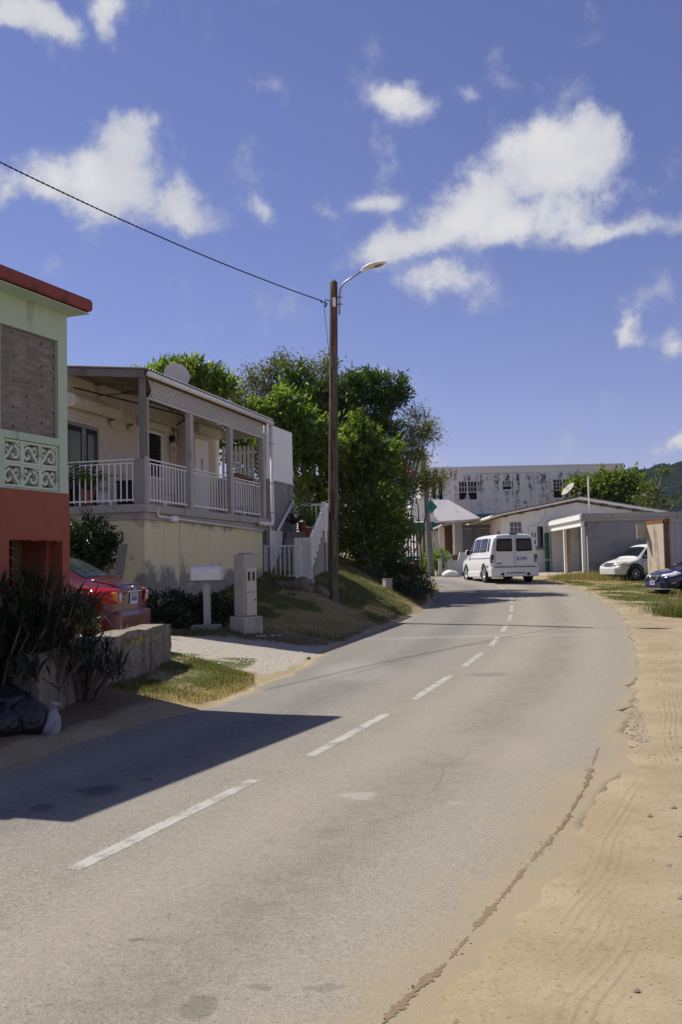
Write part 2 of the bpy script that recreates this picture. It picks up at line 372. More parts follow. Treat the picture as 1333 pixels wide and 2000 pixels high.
# tyre tracks: fine ridges that follow the edge of the road
latA = A('lat'); trk = math_(nt, 'ADD', latA, math_(nt, 'MULTIPLY', noise(nt, tc, .35, 2, .5), .6))
wv = node(nt, 'ShaderNodeCombineXYZ', {0: trk})
tracks = node(nt, 'ShaderNodeTexWave', {'Vector': wv.outputs[0], 'Scale': 5.5, 'Distortion': 2.5, 'Detail': 3.0, 'Detail Scale': 2.0}, wave_type='BANDS').outputs['Fac']
tmask = math_(nt, 'MULTIPLY', smooth(nt, latA, .0, .08), smooth(nt, latA, .62, .50))
tmask = math_(nt, 'MULTIPLY', tmask, smooth(nt, noise(nt, node(nt, 'ShaderNodeMapping', {'Vector': node(nt, 'ShaderNodeMapping', {'Vector': tc, 'Rotation': (0, 0, R(20))}).outputs[0], 'Scale': (3.2, .22, 1)}).outputs[0], 1.0, 3, .5), .42, .60))
sand = mixc(nt, math_(nt, 'MULTIPLY', tmask, smooth(nt, tracks, .6, .95, 0, .4)), sand, (.19, .145, .088))
br = lambda a, k: smooth(nt, math_(nt, 'ADD', A(a), math_(nt, 'MULTIPLY', math_(nt, 'SUBTRACT', mid, .5), k)), .25, .75)
turf = mixc(nt, fine, (.05, .065, .018), (.12, .13, .04)); straw = mixc(nt, fine, (.20, .15, .07), (.34, .26, .12))
grav = mixc(nt, smooth(nt, fine, .35, .7), (.27, .24, .20), (.44, .40, .34)); grav = mixc(nt, smooth(nt, mid, .55, .7, 0, .5), grav, (.33, .27, .19))
dirt = mixc(nt, mid, (.095, .07, .045), (.21, .155, .10))
c = mixc(nt, br('conc', .5), sand, grav); c = mixc(nt, br('soil', .8), c, dirt); c = mixc(nt, br('dry', .9), c, straw); c = mixc(nt, br('grass', .9), c, turf)
nt.links.new(c, b.inputs['Base Color']); b.inputs['Roughness'].default_value = .95; b.inputs['Specular IOR Level'].default_value = .15
hgt = math_(nt, 'ADD', math_(nt, 'MULTIPLY', fine, .35), math_(nt, 'ADD', mid, math_(nt, 'MULTIPLY', math_(nt, 'MULTIPLY', tracks, tmask), .10)))
nt.links.new(node(nt, 'ShaderNodeBump', {'Strength': .4, 'Distance': .03, 'Height': hgt}).outputs[0], b.inputs['Normal'])
M['ground'] = m
ground = link('ground', np_mesh('ground', np.stack([fx, fy, fz], 1), quads, m, True, {'grass': g_, 'dry': d_, 'conc': c_, 'soil': s_, 'lat': lat}))
tag(ground, 'sandy verge and rough ground either side of the road', None, None, 'structure')

# ------------------------------------------------------------------ road
ry = np.concatenate([np.arange(-20, 2, 1.0), np.arange(2, 30, .1), np.arange(30, 90, .3)])
fr = np.concatenate([[0, .004], np.linspace(.02, .98, 25), [.996, 1]])
rag = lambda y, sd, a: (vnoise(y, y*0, 1.2, sd)-.5)*a+(vnoise(y, y*0, 4.5, sd+1)-.5)*a*.6+(vnoise(y, y*0, 13., sd+2)-.5)*a*.25
L_ = xl(ry)+rag(ry, 11, .22); bite = np.exp(-((ry-11.6)/1.9)**2)
R_ = xr(ry)+rag(ry, 21, .16)-bite*(.04+.30*np.abs(rag(ry, 31, 1.6)))
VX = L_[:, None]*(1-fr)+R_[:, None]*fr; VY = np.repeat(ry[:, None], len(fr), 1)
cam_ = 4*fr*(1-fr)*.03
VZ = zroad(VY)+cam_[None, :]-.006; VZ[:, 0] -= .05; VZ[:, -1] -= .05; VZ[:, -2] -= .004
rn = len(fr); jj = (np.arange(len(ry)-1)[:, None]*rn+np.arange(rn-1)[None, :]).ravel()
rq = np.stack([jj, jj+1, jj+1+rn, jj+rn], 1)
CEN = [(-7.6, -20), (-3.7, 0), (-1.52, 5.58), (-.71, 7.84), (-.31, 8.78), (.47, 11.2), (.84, 12.3), (1.55, 14.61), (1.87, 15.65), (2.48, 17.88), (2.79, 19.01), (3.25, 21.07), (3.54, 22.34), (4.0, 24.5), (4.25, 25.65), (4.69, 27.96), (4.91, 29.15), (5.31, 31.48), (5.51, 32.64), (5.85, 34.69), (6.04, 36.12), (6.3, 38.26), (6.4, 39.61), (6.45, 41.6), (6.2, 44), (5.5, 47), (4, 52), (1.5, 60), (-1.5, 75), (-3, 90)]
xc = lambda Y: ip(Y, CEN, 1)
m, nt, b = base_mat('road_asphalt')
tc = node(nt, 'ShaderNodeTexCoord').outputs['Object']
latc = node(nt, 'ShaderNodeAttribute', None, attribute_name='latc').outputs['Fac']; edge = node(nt, 'ShaderNodeAttribute', None, attribute_name='edge').outputs['Fac']
fine = noise(nt, tc, 95, 4, .7); mid = noise(nt, tc, 5, 6, .6); big = noise(nt, tc, .55, 4, .6)
stone = node(nt, 'ShaderNodeTexVoronoi', {'Vector': tc, 'Scale': 120.0}).outputs['Color']
sv = node(nt, 'ShaderNodeSeparateColor', {0: stone}).outputs[0]
asph = mixc(nt, smooth(nt, fine, .3, .7), (.118, .110, .098), (.27, .254, .226))
asph = mixc(nt, smooth(nt, sv, .82, .98, 0, .7), asph, (.36, .33, .29))
asph = mixc(nt, smooth(nt, sv, .12, .02, 0, .6), asph, (.07, .06, .055))
dust = mixc(nt, smooth(nt, fine, .3, .75), (.21, .183, .138), (.40, .355, .278))
lane = math_(nt, 'ADD', latc, math_(nt, 'MULTIPLY', math_(nt, 'SUBTRACT', big, .5), 2.2))
asph = mixc(nt, smooth(nt, lane, -1.6, .9, .10, .80), asph, dust)
grain = noise(nt, tc, 32, 5, .75); spk = node(nt, 'ShaderNodeSeparateColor', {0: node(nt, 'ShaderNodeTexVoronoi', {'Vector': tc, 'Scale': 90.0}).outputs['Color']}).outputs[1]
asph = mixc(nt, smooth(nt, grain, .52, .68, 0, .30), asph, (.125, .11, .088))
asph = mixc(nt, smooth(nt, grain, .48, .34, 0, .40), asph, (.44, .39, .31))
asph = mixc(nt, smooth(nt, spk, .955, .985, 0, .5), asph, (.08, .07, .06))
asph = mixc(nt, smooth(nt, mid, .52, .75, 0, .22), asph, (.13, .118, .10))
asph = mixc(nt, smooth(nt, noise(nt, tc, 1.6, 7, .66), .56, .72, 0, .30), asph, (.33, .295, .25))
wob = math_(nt, 'ADD', latc, math_(nt, 'MULTIPLY', math_(nt, 'SUBTRACT', noise(nt, tc, .5, 3, .5), .5), .5))
for lc_, wd_, am_, cc_ in ((1.30, .32, .26, (.13, .115, .10)), (-1.25, .32, .30, (.115, .105, .10)), (.55, .25, .20, (.36, .32, .26)), (2.05, .28, .20, (.36, .32, .26)), (-.55, .25, .14, (.30, .275, .25)), (-1.95, .25, .14, (.30, .275, .25))):
    dd_ = math_(nt, 'ABSOLUTE', math_(nt, 'SUBTRACT', wob, lc_)); asph = mixc(nt, math_(nt, 'MULTIPLY', smooth(nt, dd_, wd_*1.6, wd_*.2), smooth(nt, mid, .25, .7, am_*.4, am_*1.3)), asph, cc_)
wt = node(nt, 'ShaderNodeVectorMath', {0: node(nt, 'ShaderNodeTexNoise', {'Vector': tc, 'Scale': 7.0, 'Detail': 5.0}).outputs[1], 1: (.5, .5, .5)}, operation='SUBTRACT').outputs[0]
wt = node(nt, 'ShaderNodeVectorMath', {0: wt, 'Scale': .22}, operation='SCALE').outputs[0]; wt = node(nt, 'ShaderNodeVectorMath', {0: tc, 1: wt}, operation='ADD').outputs[0]
for (sx_, sy_, ra, rb, cc_, am_) in ((-1.86, 7.62, .17, .20, (.05, .045, .045), .6), (-1.57, 7.95, .08, .07, (.05, .045, .045), .6), (-2.15, 7.1, .06, .10, (.07, .06, .06), .6), (.08, 7.25, .17, .12, (.40, .375, .325), .5), (-.58, 3.83, .06, .10, (.10, .09, .075), .45), (-.38, 4.03, .06, .03, (.10, .09, .075), .4), (-.1, 4.02, .09, .03, (.11, .1, .08), .35), (.75, 7.0, .06, .05, (.40, .375, .325), .3), (-.95, 4.5, .05, .03, (.12, .1, .085), .6), (2.1, 14.6, .35, .25, (.15, .14, .13), .5), (1.3, 9.0, .5, .9, (.32, .28, .22), .35), (.2, 15.5, .6, 1.4, (.33, .31, .29), .35), (3.3, 21.4, 3.2, .22, (.34, .32, .29), .4), (2.4, 21.1, 3.0, .10, (.34, .32, .29), .3)):
    mpn = node(nt, 'ShaderNodeMapping', {'Vector': wt, 'Location': (sx_, sy_, 0), 'Scale': (ra, rb, 50)}, vector_type='TEXTURE').outputs[0]
    ln_ = node(nt, 'ShaderNodeVectorMath', {0: mpn}, operation='LENGTH').outputs['Value']
    asph = mixc(nt, smooth(nt, ln_, 1.25, .6, 0, am_), asph, cc_)
sandc = mixc(nt, big, (.29, .234, .142), (.35, .29, .188)); sandc = mixc(nt, smooth(nt, fine, .58, .75, 0, .5), sandc, (.24, .175, .11))
se = math_(nt, 'ADD', edge, math_(nt, 'ADD', math_(nt, 'MULTIPLY', math_(nt, 'SUBTRACT', mid, .5), -.75), math_(nt, 'MULTIPLY', math_(nt, 'SUBTRACT', big, .5), -.5)))
c = mixc(nt, smooth(nt, se, .80, .10), asph, sandc)
nt.links.new(c, b.inputs['Base Color']); b.inputs['Roughness'].default_value = .9; b.inputs['Specular IOR Level'].default_value = .2
nt.links.new(node(nt, 'ShaderNodeBump', {'Strength': .55, 'Distance': .006, 'Height': math_(nt, 'ADD', fine, math_(nt, 'MULTIPLY', sv, .6))}).outputs[0], b.inputs['Normal'])
M['road'] = m
# distance to the sandy (right) edge; the left edge carries only a thin dusting
edge_at = np.minimum((R_[:, None]-VX)*np.interp(VY, [0, 8, 11, 14, 40], [1, 1.1, 2.0, 2.6, 3.0]), (VX-L_[:, None])*2.2+.12)
road = link('road', np_mesh('road', np.stack([VX, VY, VZ], 2).reshape(-1, 3), rq, m, True, {'latc': (VX-xc(VY)).ravel(), 'edge': edge_at.ravel()}))
tag(road, 'sun-bleached asphalt road with broken white centre line', None, None, 'structure')
def road_z(x, y):
    f = np.clip((x-xl(y))/(xr(y)-xl(y)), 0, 1); return zroad(y)+4*f*(1-f)*.03-.006
def ribbon(pts, widths, dz, step=.08, rough_=0.0, seed=0):
    """a flat ragged strip laid along ground points, following the road's crown"""
    P = np.array(pts, float); s = np.r_[0, np.cumsum(np.hypot(*np.diff(P, axis=0).T))]
    t = np.arange(0, s[-1]+step, step).clip(0, s[-1]); X = np.interp(t, s, P[:, 0]); Y = np.interp(t, s, P[:, 1])
    w = np.interp(t, np.linspace(0, s[-1], len(widths)), widths); tx = np.gradient(X); ty = np.gradient(Y); l = np.hypot(tx, ty)+1e-9; nxv, nyv = ty/l, -tx/l
    rg = np.random.default_rng(seed); ja = 1+rough_*(rg.random(len(t))-.5)*2; jb = 1+rough_*(rg.random(len(t))-.5)*2
    mb = MB()
    for i in range(len(t)):
        for sgn, j in ((-1, ja), (-.33, ja), (.33, jb), (1, jb)):
            x_ = X[i]+sgn*nxv[i]*w[i]/2*j[i]; y_ = Y[i]+sgn*nyv[i]*w[i]/2*j[i]
            mb.v.append((x_, y_, float(road_z(x_, y_))+dz))
    for i in range(len(t)-1):
        for k in range(3): mb.f.append([4*i+k, 4*i+k+1, 4*i+5+k, 4*i+4+k])
    return mb
m, nt, b = base_mat('worn_road_paint')
tc = node(nt, 'ShaderNodeTexCoord').outputs['Object']
fine = noise(nt, tc, 60, 5, .7); mid = noise(nt, tc, 4.5, 5, .6)
wear = smooth(nt, math_(nt, 'ADD', math_(nt, 'MULTIPLY', fine, .6), math_(nt, 'MULTIPLY', mid, .7)), .60, .80)
c = mixc(nt, wear, mixc(nt, mid, (.34, .325, .29), (.43, .41, .37)), (.21, .19, .16))
nt.links.new(c, b.inputs['Base Color']); b.inputs['Roughness'].default_value = .85
M['paint'] = m
DASH = [((-1.52, 5.58), (-.71, 7.84)), ((-.31, 8.78), (.47, 11.2)), ((.84, 12.3), (1.55, 14.61)), ((1.87, 15.65), (2.48, 17.88)), ((2.79, 19.01), (3.25, 21.07)), ((3.54, 22.34), (4.0, 24.5)), ((4.25, 25.65), (4.69, 27.96)), ((4.91, 29.15), (5.31, 31.48)), ((5.51, 32.64), (5.85, 34.69)), ((6.04, 36.12), (6.3, 38.26)), ((6.4, 39.61), (6.48, 41.67)), ((6.4, 42.8), (6.1, 45.0)), ((5.8, 46.2), (4.9, 48.2))]
for i, (p, q) in enumerate(DASH):
    ribbon([p, q], [.10, .11, .105, .11, .10], .0018, .03, .10, i).build('lane_dash', M['paint'], road)
M['crack'] = pmat('crack_filler', (.175, .152, .128), .95, .3, 8)
M['stain'] = pmat('oil_stain', (.055, .05, .05), .7, .4, 9)
M['soil'] = pmat('loose_soil', (.135, .088, .05), .95, .35, 18, .5, 60)
M['pale_patch'] = pmat('pale_scuff', (.42, .39, .34), .9, .2, 9)
for pts, w in (([(-.35, 14.2), (.7, 16.3), (2.2, 19.0), (3.6, 20.6), (5.4, 22.6)], .035), ([(.6, 7.3), (.72, 7.7), (.80, 8.3), (1.02, 8.6), (1.12, 9.2), (1.45, 9.5), (1.75, 9.75)], .004), ([(1.4, 31.5), (3.2, 29.5), (5.2, 26.6), (6.2, 25.4)], .05)):
    ribbon(pts, [w*.3, w, w*.5, w*1.2, w*.4, w, w*.3], .0018, .03, .9, int(w*9999)).build('crack', M['crack'], road)
def rock_mesh(name, mat, seed, sq=.7, rough_=.25, sub=2):
    bm = bmesh.new(); bmesh.ops.create_icosphere(bm, subdivisions=sub, radius=1); rg = random.Random(seed)
    off = [Vector((rg.uniform(-1, 1), rg.uniform(-1, 1), rg.uniform(-1, 1))).normalized() for _ in range(9)]
    for v in bm.verts:
        n_ = v.co.normalized(); k = 1
        for o_ in off: k -= max(0, n_.dot(o_)-.62)*rough_*1.6
        v.co = n_*k*(1+rg.uniform(-.04, .04)); v.co.z *= sq
    me = bpy.data.meshes.new(name); bm.to_mesh(me); bm.free(); me.materials.append(mat); return me
# crumbs of loose soil that have gathered along the seam near the sandy edge, and gravel on the verges
def crumbs(name, label, pts, n, spread, size, mat, zf, seed, squash=.45):
    P = np.array(pts, float); s = np.r_[0, np.cumsum(np.hypot(*np.diff(P, axis=0).T))]; rg = np.random.default_rng(seed)
    t = rg.random(n)*s[-1]; keep = vnoise(t, t*0, 3.5, seed)*.6+vnoise(t, t*0, 11, seed+1)*.4+.25*rg.random(n) > .62; t = t[keep]; n = len(t)
    X = np.interp(t, s, P[:, 0])+rg.normal(0, 1, n)*spread; Y = np.interp(t, s, P[:, 1])+rg.normal(0, 1, n)*spread
    sz = size*(.35+rg.random(n)**3*1.6)
    oct_ = np.array([(1, 0, 0), (0, 1, 0), (-1, 0, 0), (0, -1, 0), (0, 0, 1)]); fa = np.array([(0, 1, 4), (1, 2, 4), (2, 3, 4), (3, 0, 4)])
    jit = 1+(rg.random((n, 5, 3))-.5)*.7
    V = oct_[None]*jit*sz[:, None, None]*np.array([1, 1, squash*1.3]); Z = zf(X, Y)
    V = V+np.stack([X, Y, Z], 1)[:, None, :]
    Fa = (fa[None]+np.arange(n)[:, None, None]*5).reshape(-1, 3)
    o = link(name, np_mesh(name, V.reshape(-1, 3), Fa, mat, False)); return tag(o, label, None, None, 'stuff')
SEAM = [(.11, 3.70), (.25, 3.98), (.40, 4.25), (.80, 5.15), (1.37, 6.42), (1.80, 7.58), (2.26, 9.02)]
M['seam'] = pmat('seam_dirt', (.20, .145, .09), .95, .35, 25)
rsm = random.Random(6); tS = 0.0; SP = np.array(SEAM); sS = np.r_[0, np.cumsum(np.hypot(*np.diff(SP, axis=0).T))]
while tS < sS[-1]-.3:
    l_ = rsm.uniform(.12, .75); q = [(float(np.interp(t, sS, SP[:, 0])), float(np.interp(t, sS, SP[:, 1]))) for t in np.linspace(tS, min(tS+l_, sS[-1]), 6)]; wv_ = rsm.uniform(.018, .045)
    ribbon(q, [.004, wv_, wv_*.6, wv_*1.1, .004], .0025, .016, .75, int(tS*100)).build('dirt_seam', M['seam'], road); tS += l_+rsm.uniform(-.02, .10)
crumbs('soil_crumbs', 'brown crumbs of soil along the seam near the sandy verge', SEAM, 1300, .018, .0045, M['soil'], lambda x, y: road_z(x, y)+.001, 4)
crumbs('soil_crumbs', 'dark broken asphalt crumbs at the eaten road edge', [(2.5, 8.4), (2.75, 9.4), (3.0, 10.4), (3.2, 11.2), (3.45, 12.2), (3.15, 12.5)], 900, .05, .009, M['crack'], lambda x, y: np.maximum(road_z(x, y)-.02, terr(x, y)), 9)
M['pebble'] = pmat('pebble', (.20, .165, .12), .9, .35, 30)
VG = np.stack([RNG.uniform(.6, 9, 2600), RNG.uniform(3.3, 26, 2600)], 1); VG = VG[VG[:, 0] > xr(VG[:, 1])+.1]
def scatter_pebbles(name, label, P, size, mat, seed):
    rg = np.random.default_rng(seed); n = len(P)
    oct_ = np.array([(1, 0, 0), (0, 1, 0), (-1, 0, 0), (0, -1, 0), (0, 0, 1)]); fa = np.array([(0, 1, 4), (1, 2, 4), (2, 3, 4), (3, 0, 4)])
    V = oct_[None]*(1+(rg.random((n, 5, 3))-.5)*.7)*(size*(.3+rg.random(n)**4*2.4))[:, None, None]*np.array([1, 1, .7])
    V = V+np.stack([P[:, 0], P[:, 1], terr(P[:, 0], P[:, 1])+.004], 1)[:, None, :]
    o = link(name, np_mesh(name, V.reshape(-1, 3), (fa[None]+np.arange(n)[:, None, None]*5).reshape(-1, 3), mat, False)); return tag(o, label, None, None, 'stuff')
scatter_pebbles('gravel', 'pebbles strewn over the sandy verge right of the road', VG, .010, M['pebble'], 3)
DG = np.stack([RNG.uniform(-3.4, -.2, 2600), RNG.uniform(14.5, 19.6, 2600)], 1); DG = DG[inpoly(DG[:, 0], DG[:, 1], DRIVE)]
M['gravel'] = pmat('pale_gravel', (.38, .34, .29), .9, .25, 30)
scatter_pebbles('gravel', 'pale gravel on the driveway beside the low wall', DG, .010, M['gravel'], 5)

# ------------------------------------------------------------------ hill
m, nt, b = base_mat('hill_woods')
tc = node(nt, 'ShaderNodeTexCoord').outputs['Object']
n = noise(nt, tc, .05, 8, .7); n2 = noise(nt, tc, .006, 3, .5)
c = mixc(nt, smooth(nt, n, .35, .7), (.012, .019, .015), (.034, .045, .028)); c = mixc(nt, smooth(nt, n2, .4, .7, 0, .5), c, (.03, .036, .018))
nt.links.new(c, b.inputs['Base Color']); b.inputs['Roughness'].default_value = 1; b.inputs['Specular IOR Level'].default_value = 0
nt.links.new(node(nt, 'ShaderNodeBump', {'Strength': 1.0, 'Distance': 14.0, 'Height': n}).outputs[0], b.inputs['Normal'])
hx, hy = np.meshgrid(np.arange(120, 900, 6.0), np.arange(640, 1150, 6.0))
px_ = hx/hy*FPX+666                                   # ridge line taken at the ridge's own distance
RIDGE = [(90, 20), (232, 80), (262, 83), (286, 87), (302, 90), (335, 90), (380, 94), (450, 110), (560, 120), (700, 80), (900, 30)]
ridge = np.interp(hx, [a for a, b_ in RIDGE], [b_ for a, b_ in RIDGE])
prof = np.exp(-((hy-900)/130.0)**2)
hz = ridge*prof+(vnoise(hx, hy, .05, 8)-.5)*9*prof+(vnoise(hx, hy, .014, 9)-.5)*16*prof*(hy < 880)-4+RNG.random(hx.shape)*4.5*prof
hn = hx.shape[1]; kk = (np.arange(hx.shape[0]-1)[:, None]*hn+np.arange(hn-1)[None]).ravel()
hill = link('hill', np_mesh('hill', np.stack([hx.ravel(), hy.ravel(), hz.ravel()], 1), np.stack([kk, kk+1, kk+1+hn, kk+hn], 1), m, True))
tag(hill, 'dark wooded hill behind the garage', None, None, 'structure')
# ------------------------------------------------------------------ green two-storey building, left
M['green_wall'] = pmat('mint_green_paint', (.46, .57, .44), .85, .10, 2.5, .12, 30, dirt=(.25, .30, .19), damt=.3, dscale=1.6, streak=4)
M['red_wall'] = pmat('brick_red_paint', (.30, .088, .055), .85, .14, 3, .12, 30, dirt=(.20, .05, .03), damt=.2, streak=3)
M['red_fascia'] = pmat('red_fascia_paint', (.25, .06, .055), .8, .2, 4, .2, 20, dirt=(.06, .03, .03), damt=.4, dscale=5)
GA = R(-22.0)
gb = thing('corner_house', 'mint green and brick red house with boarded window, at the left edge', 'house', (-3.641, 13.25, .078), GA); gb.scale = (.953,)*3  # whole house shrunk about the camera eye, through root location and scale
# local: x towards the road, y away along the road; face x = 0, far corner y = 0
fA = lambda u, z, d: (-d, u, z)
wall_mesh(-5.0, 0, 2.77, 5.31, [(-1.36, -.20, 3.525, 4.90), (-1.29, -.175, 2.79, 3.425)], fA, .18).build('upper_wall', M['green_wall'], gb)
wall_mesh(-5.0, .02, 0, 2.77, [(-1.22, -.14, .55, 2.13)], lambda u, z, d: (.012-d, u, z), .22).build('lower_wall', M['red_wall'], gb)
# end and back walls
MB().box(-6, -.18, -.2, -.002, 2.77, 5.31).build('upper_wall', M['green_wall'], gb)
MB().box(-6, -.21, -.2, .018, 0, 2.768).build('lower_wall', M['red_wall'], gb)
MB().box(-6, -.18, -5.0, -4.82, 0, 5.31).build('rear_wall', M['green_wall'], gb)
# roof slab with rounded red fascia
rp = [(-6.2, 5.312), (.35, 5.335), (.372, 5.36), (.375, 5.46), (.35, 5.505), (.25, 5.53), (-6.2, 5.75)]
o = MB().prism(rp, lambda u, v, w: (u, w, v), -4.9, .10).build('roof_slab', M['red_fascia'], gb, bev=.02)
MB().box(-6, .33, -4.88, .08, 5.300, 5.3115).build('soffit', M['green_wall'], gb)
# plywood board over the window
m, nt, b = base_mat('weathered_plywood'); tc = node(nt, 'ShaderNodeTexCoord').outputs['Object']
mp = node(nt, 'ShaderNodeMapping', {'Vector': tc, 'Scale': (1, 1.0, 4.5)}).outputs[0]
g1 = noise(nt, mp, 2.6, 7, .62, 1.2); g2 = noise(nt, tc, 3, 4, .5)
c = mixc(nt, smooth(nt, g1, .35, .7), (.17, .145, .125), (.27, .235, .205)); c = mixc(nt, smooth(nt, g2, .5, .75, 0, .6), c, (.13, .135, .115))
nt.links.new(c, b.inputs['Base Color']); b.inputs['Roughness'].default_value = .9
nt.links.new(node(nt, 'ShaderNodeBump', {'Strength': .3, 'Distance': .01, 'Height': g1}).outputs[0], b.inputs['Normal']); M['ply'] = m
ply = BX('window_board', M['ply'], gb, -.075, -.05, -1.345, -.215, 3.535, 4.885)
tag(ply, 'grey weathered plywood board over the window')
M['rust'] = pmat('rust_spot', (.045, .028, .022), .9, .4, 20)
nm = MB().lathe([(0, .004), (.009, .004), (.013, 0)], 7, Matrix.Rotation(R(90), 4, 'Y')).mesh('nail', M['rust'])
rg = random.Random(5)
for yy in (-1.32, -1.06, -.79, -.50, -.24):
    for k in range(9): link('nail', nm, gb, (-.049, yy+rg.uniform(-.012, .012), 3.57+k*.155+rg.uniform(-.03, .03)), (0, 0, 0), (1, rg.uniform(.6, 1.7), rg.uniform(.6, 2.2)))
# decorative breeze blocks, 3 x 2: rim, curled S strap
M['block'] = pmat('mint_block_paint', (.58, .68, .55), .85, .1, 5, dirt=(.24, .24, .15), damt=.25)
M['ochre'] = pmat('ochre_back', (.62, .42, .07), .9, .4, 4)
def block_mesh():
    w, h, d = .362, .306, .12; mb = MB()
    e = .03
    mb.box(-d, 0, 0, w, 0, e).box(-d, 0, 0, w, h-e, h).box(-d, 0, 0, e, e, h-e).box(-d, 0, w-e, w, e, h-e)
    def strap(pts, r=.017):
        for k in range(len(pts)-1):
            (a0, b0), (a1, b1) = pts[k], pts[k+1]; L = math.hypot(a1-a0, b1-b0); nxq, nyq = -(b1-b0)/L*r, (a1-a0)/L*r
            ex, ey = (a1-a0)/L*r*.6, (b1-b0)/L*r*.6
            mb.prism([(a0-ex+nxq, b0-ey+nyq), (a1+ex+nxq, b1+ey+nyq), (a1+ex-nxq, b1+ey-nyq), (a0-ex-nxq, b0-ey-nyq)], lambda u, v, q: (q, u, v), -d*.8-.0007*k, -.012-.0009*k)
    cx, cy = w/2, h/2
    # one S scroll: big curl low left, small curl top right, and two corner brackets
    def curl(x0, y0, r0, r1, a0, a1, rr=.016):
        strap([(x0+(r0+(r1-r0)*k/13)*math.cos(a0+(a1-a0)*k/13), y0+(r0+(r1-r0)*k/13)*math.sin(a0+(a1-a0)*k/13)) for k in range(14)], rr)
    curl(.13, .13, .105, .03, 1.2, 6.2)
    strap([(.165, .225), (.20, .19), (.25, .12), (.30, .07), (w-e, .035)], .019)
    curl(.265, .205, .062, .02, -2.2, 2.6)
    strap([(e, .24), (.075, .262), (.12, h-e)], .013)
    return mb.mesh('breeze_block', M['block'])
bme = block_mesh()
for i in range(3):
    for j in range(2):
        fl = (i+j) % 2
        if fl: link('breeze_block', bme, gb, (-.03, -1.275+i*.366+.364, 2.80+j*.311), (0, 0, 0), (1, -1, 1))
        else: link('breeze_block', bme, gb, (-.03, -1.275+i*.366, 2.80+j*.311))
BX('block_backing', M['ochre'], gb, -.22, -.185, -1.5, -.05, 2.75, 3.5)
# dark lower opening with louvre slats
BX('opening_back', M['dark'], gb, -1.2, -1.1, -4.8, .0-.2, .1, 2.6); BX('inner_floor', M['dark'], gb, -5.99, -.19, -4.8, -.21, 2.60, 2.72); BX('inner_floor', M['dark'], gb, -1.09, -.22, -4.8, -.21, .1, .3); BX('west_wall', M['green_wall'], gb, -6.0, -5.8, -4.8, -.205, .0, 5.29)
sl = MB().box(-.02, .02, -.38, .38, -.006, .006).mesh('louvre_slat', M['steel'])
for k in range(8): link('louvre_slat', sl, gb, (-.45, -.9, 1.05+k*.14), (0, R(35), 0))
MB().box(-.47, -.43, -.93, -.89, .6, 2.12).box(-.47, -.43, -1.22, -1.18, .6, 2.12).build('louvre_frame', M['steel'], gb)
# ragged lower edge of chipped paint over the opening
mb = MB(); rg = random.Random(2); y = -1.22
while y < -.16:
    w_ = rg.uniform(.03, .09); mb.box(-.1, .006, y, min(y+w_, -.14), 2.12-rg.uniform(.004, .022), 2.135); y += w_
mb.build('chipped_lintel', M['red_wall'], gb)

# ------------------------------------------------------------------ yellow house with raised porch
M['yellow'] = None
m, nt, b = base_mat('stained_yellow_paint'); tc = node(nt, 'ShaderNodeTexCoord').outputs['Object']
sx = node(nt, 'ShaderNodeSeparateXYZ', {0: tc}); n = noise(nt, tc, 1.4, 7, .65); nf = noise(nt, tc, 9, 5, .6)
c = mixc(nt, nf, (.66, .60, .35), (.78, .71, .44))
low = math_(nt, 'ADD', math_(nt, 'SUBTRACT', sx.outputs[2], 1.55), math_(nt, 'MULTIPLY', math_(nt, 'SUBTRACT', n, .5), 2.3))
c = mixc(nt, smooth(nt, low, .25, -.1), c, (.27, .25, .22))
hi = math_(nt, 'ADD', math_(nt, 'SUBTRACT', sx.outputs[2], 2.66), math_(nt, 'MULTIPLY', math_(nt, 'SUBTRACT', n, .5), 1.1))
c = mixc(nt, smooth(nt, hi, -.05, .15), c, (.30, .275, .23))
nt.links.new(c, b.inputs['Base Color']); b.inputs['Roughness'].default_value = .9
nt.links.new(node(nt, 'ShaderNodeBump', {'Strength': .25, 'Distance': .02, 'Height': nf}).outputs[0], b.inputs['Normal']); M['yellow'] = m
M['cream'] = pmat('cream_wall', (.60, .53, .42), .9, .1, 2.5, .1, 30, dirt=(.33, .28, .21), damt=.25, streak=2)
M['grey_wall'] = pmat('grey_render', (.26, .25, .24), .9, .25, 1.6, .25, 20, dirt=(.09, .088, .085), damt=.4, dscale=1.2, streak=2)
M['tan_ply'] = pmat('tan_ceiling', (.24, .19, .135), .85, .25, 2, dirt=(.14, .10, .065), damt=.35, dscale=1.5)
M['brown'] = pmat('brown_board', (.16, .09, .05), .8, .25, 3)
M['sheet'] = pmat('roof_sheet', (.50, .49, .46), .5, .1, 3, metal=.3)
BX('opening_reveal', M['brown'], gb, -1.09, -.62, -.42, -.205, .5, 2.2)
HX, HY, HA, HS, HZ = -4.127, 21.0, R(-15.5), 1.05, -.083  # porch house and its fittings enlarged about the camera eye, so pushed farther off
hthing = lambda n, l, c, *a: (lambda o: (setattr(o, 'scale', (HS,)*3), o)[1])(thing(n, l, c, (HX, HY, HZ), HA))
h = hthing('porch_house', 'stained yellow house with a railed porch and white lattice, left of the road', 'house')
hc, hs = math.cos(HA), math.sin(HA)
HW = lambda x, y, z: (HX+HS*(hc*x-hs*y), HY+HS*(hs*x+hc*y), HZ+HS*z)       # house frame to world
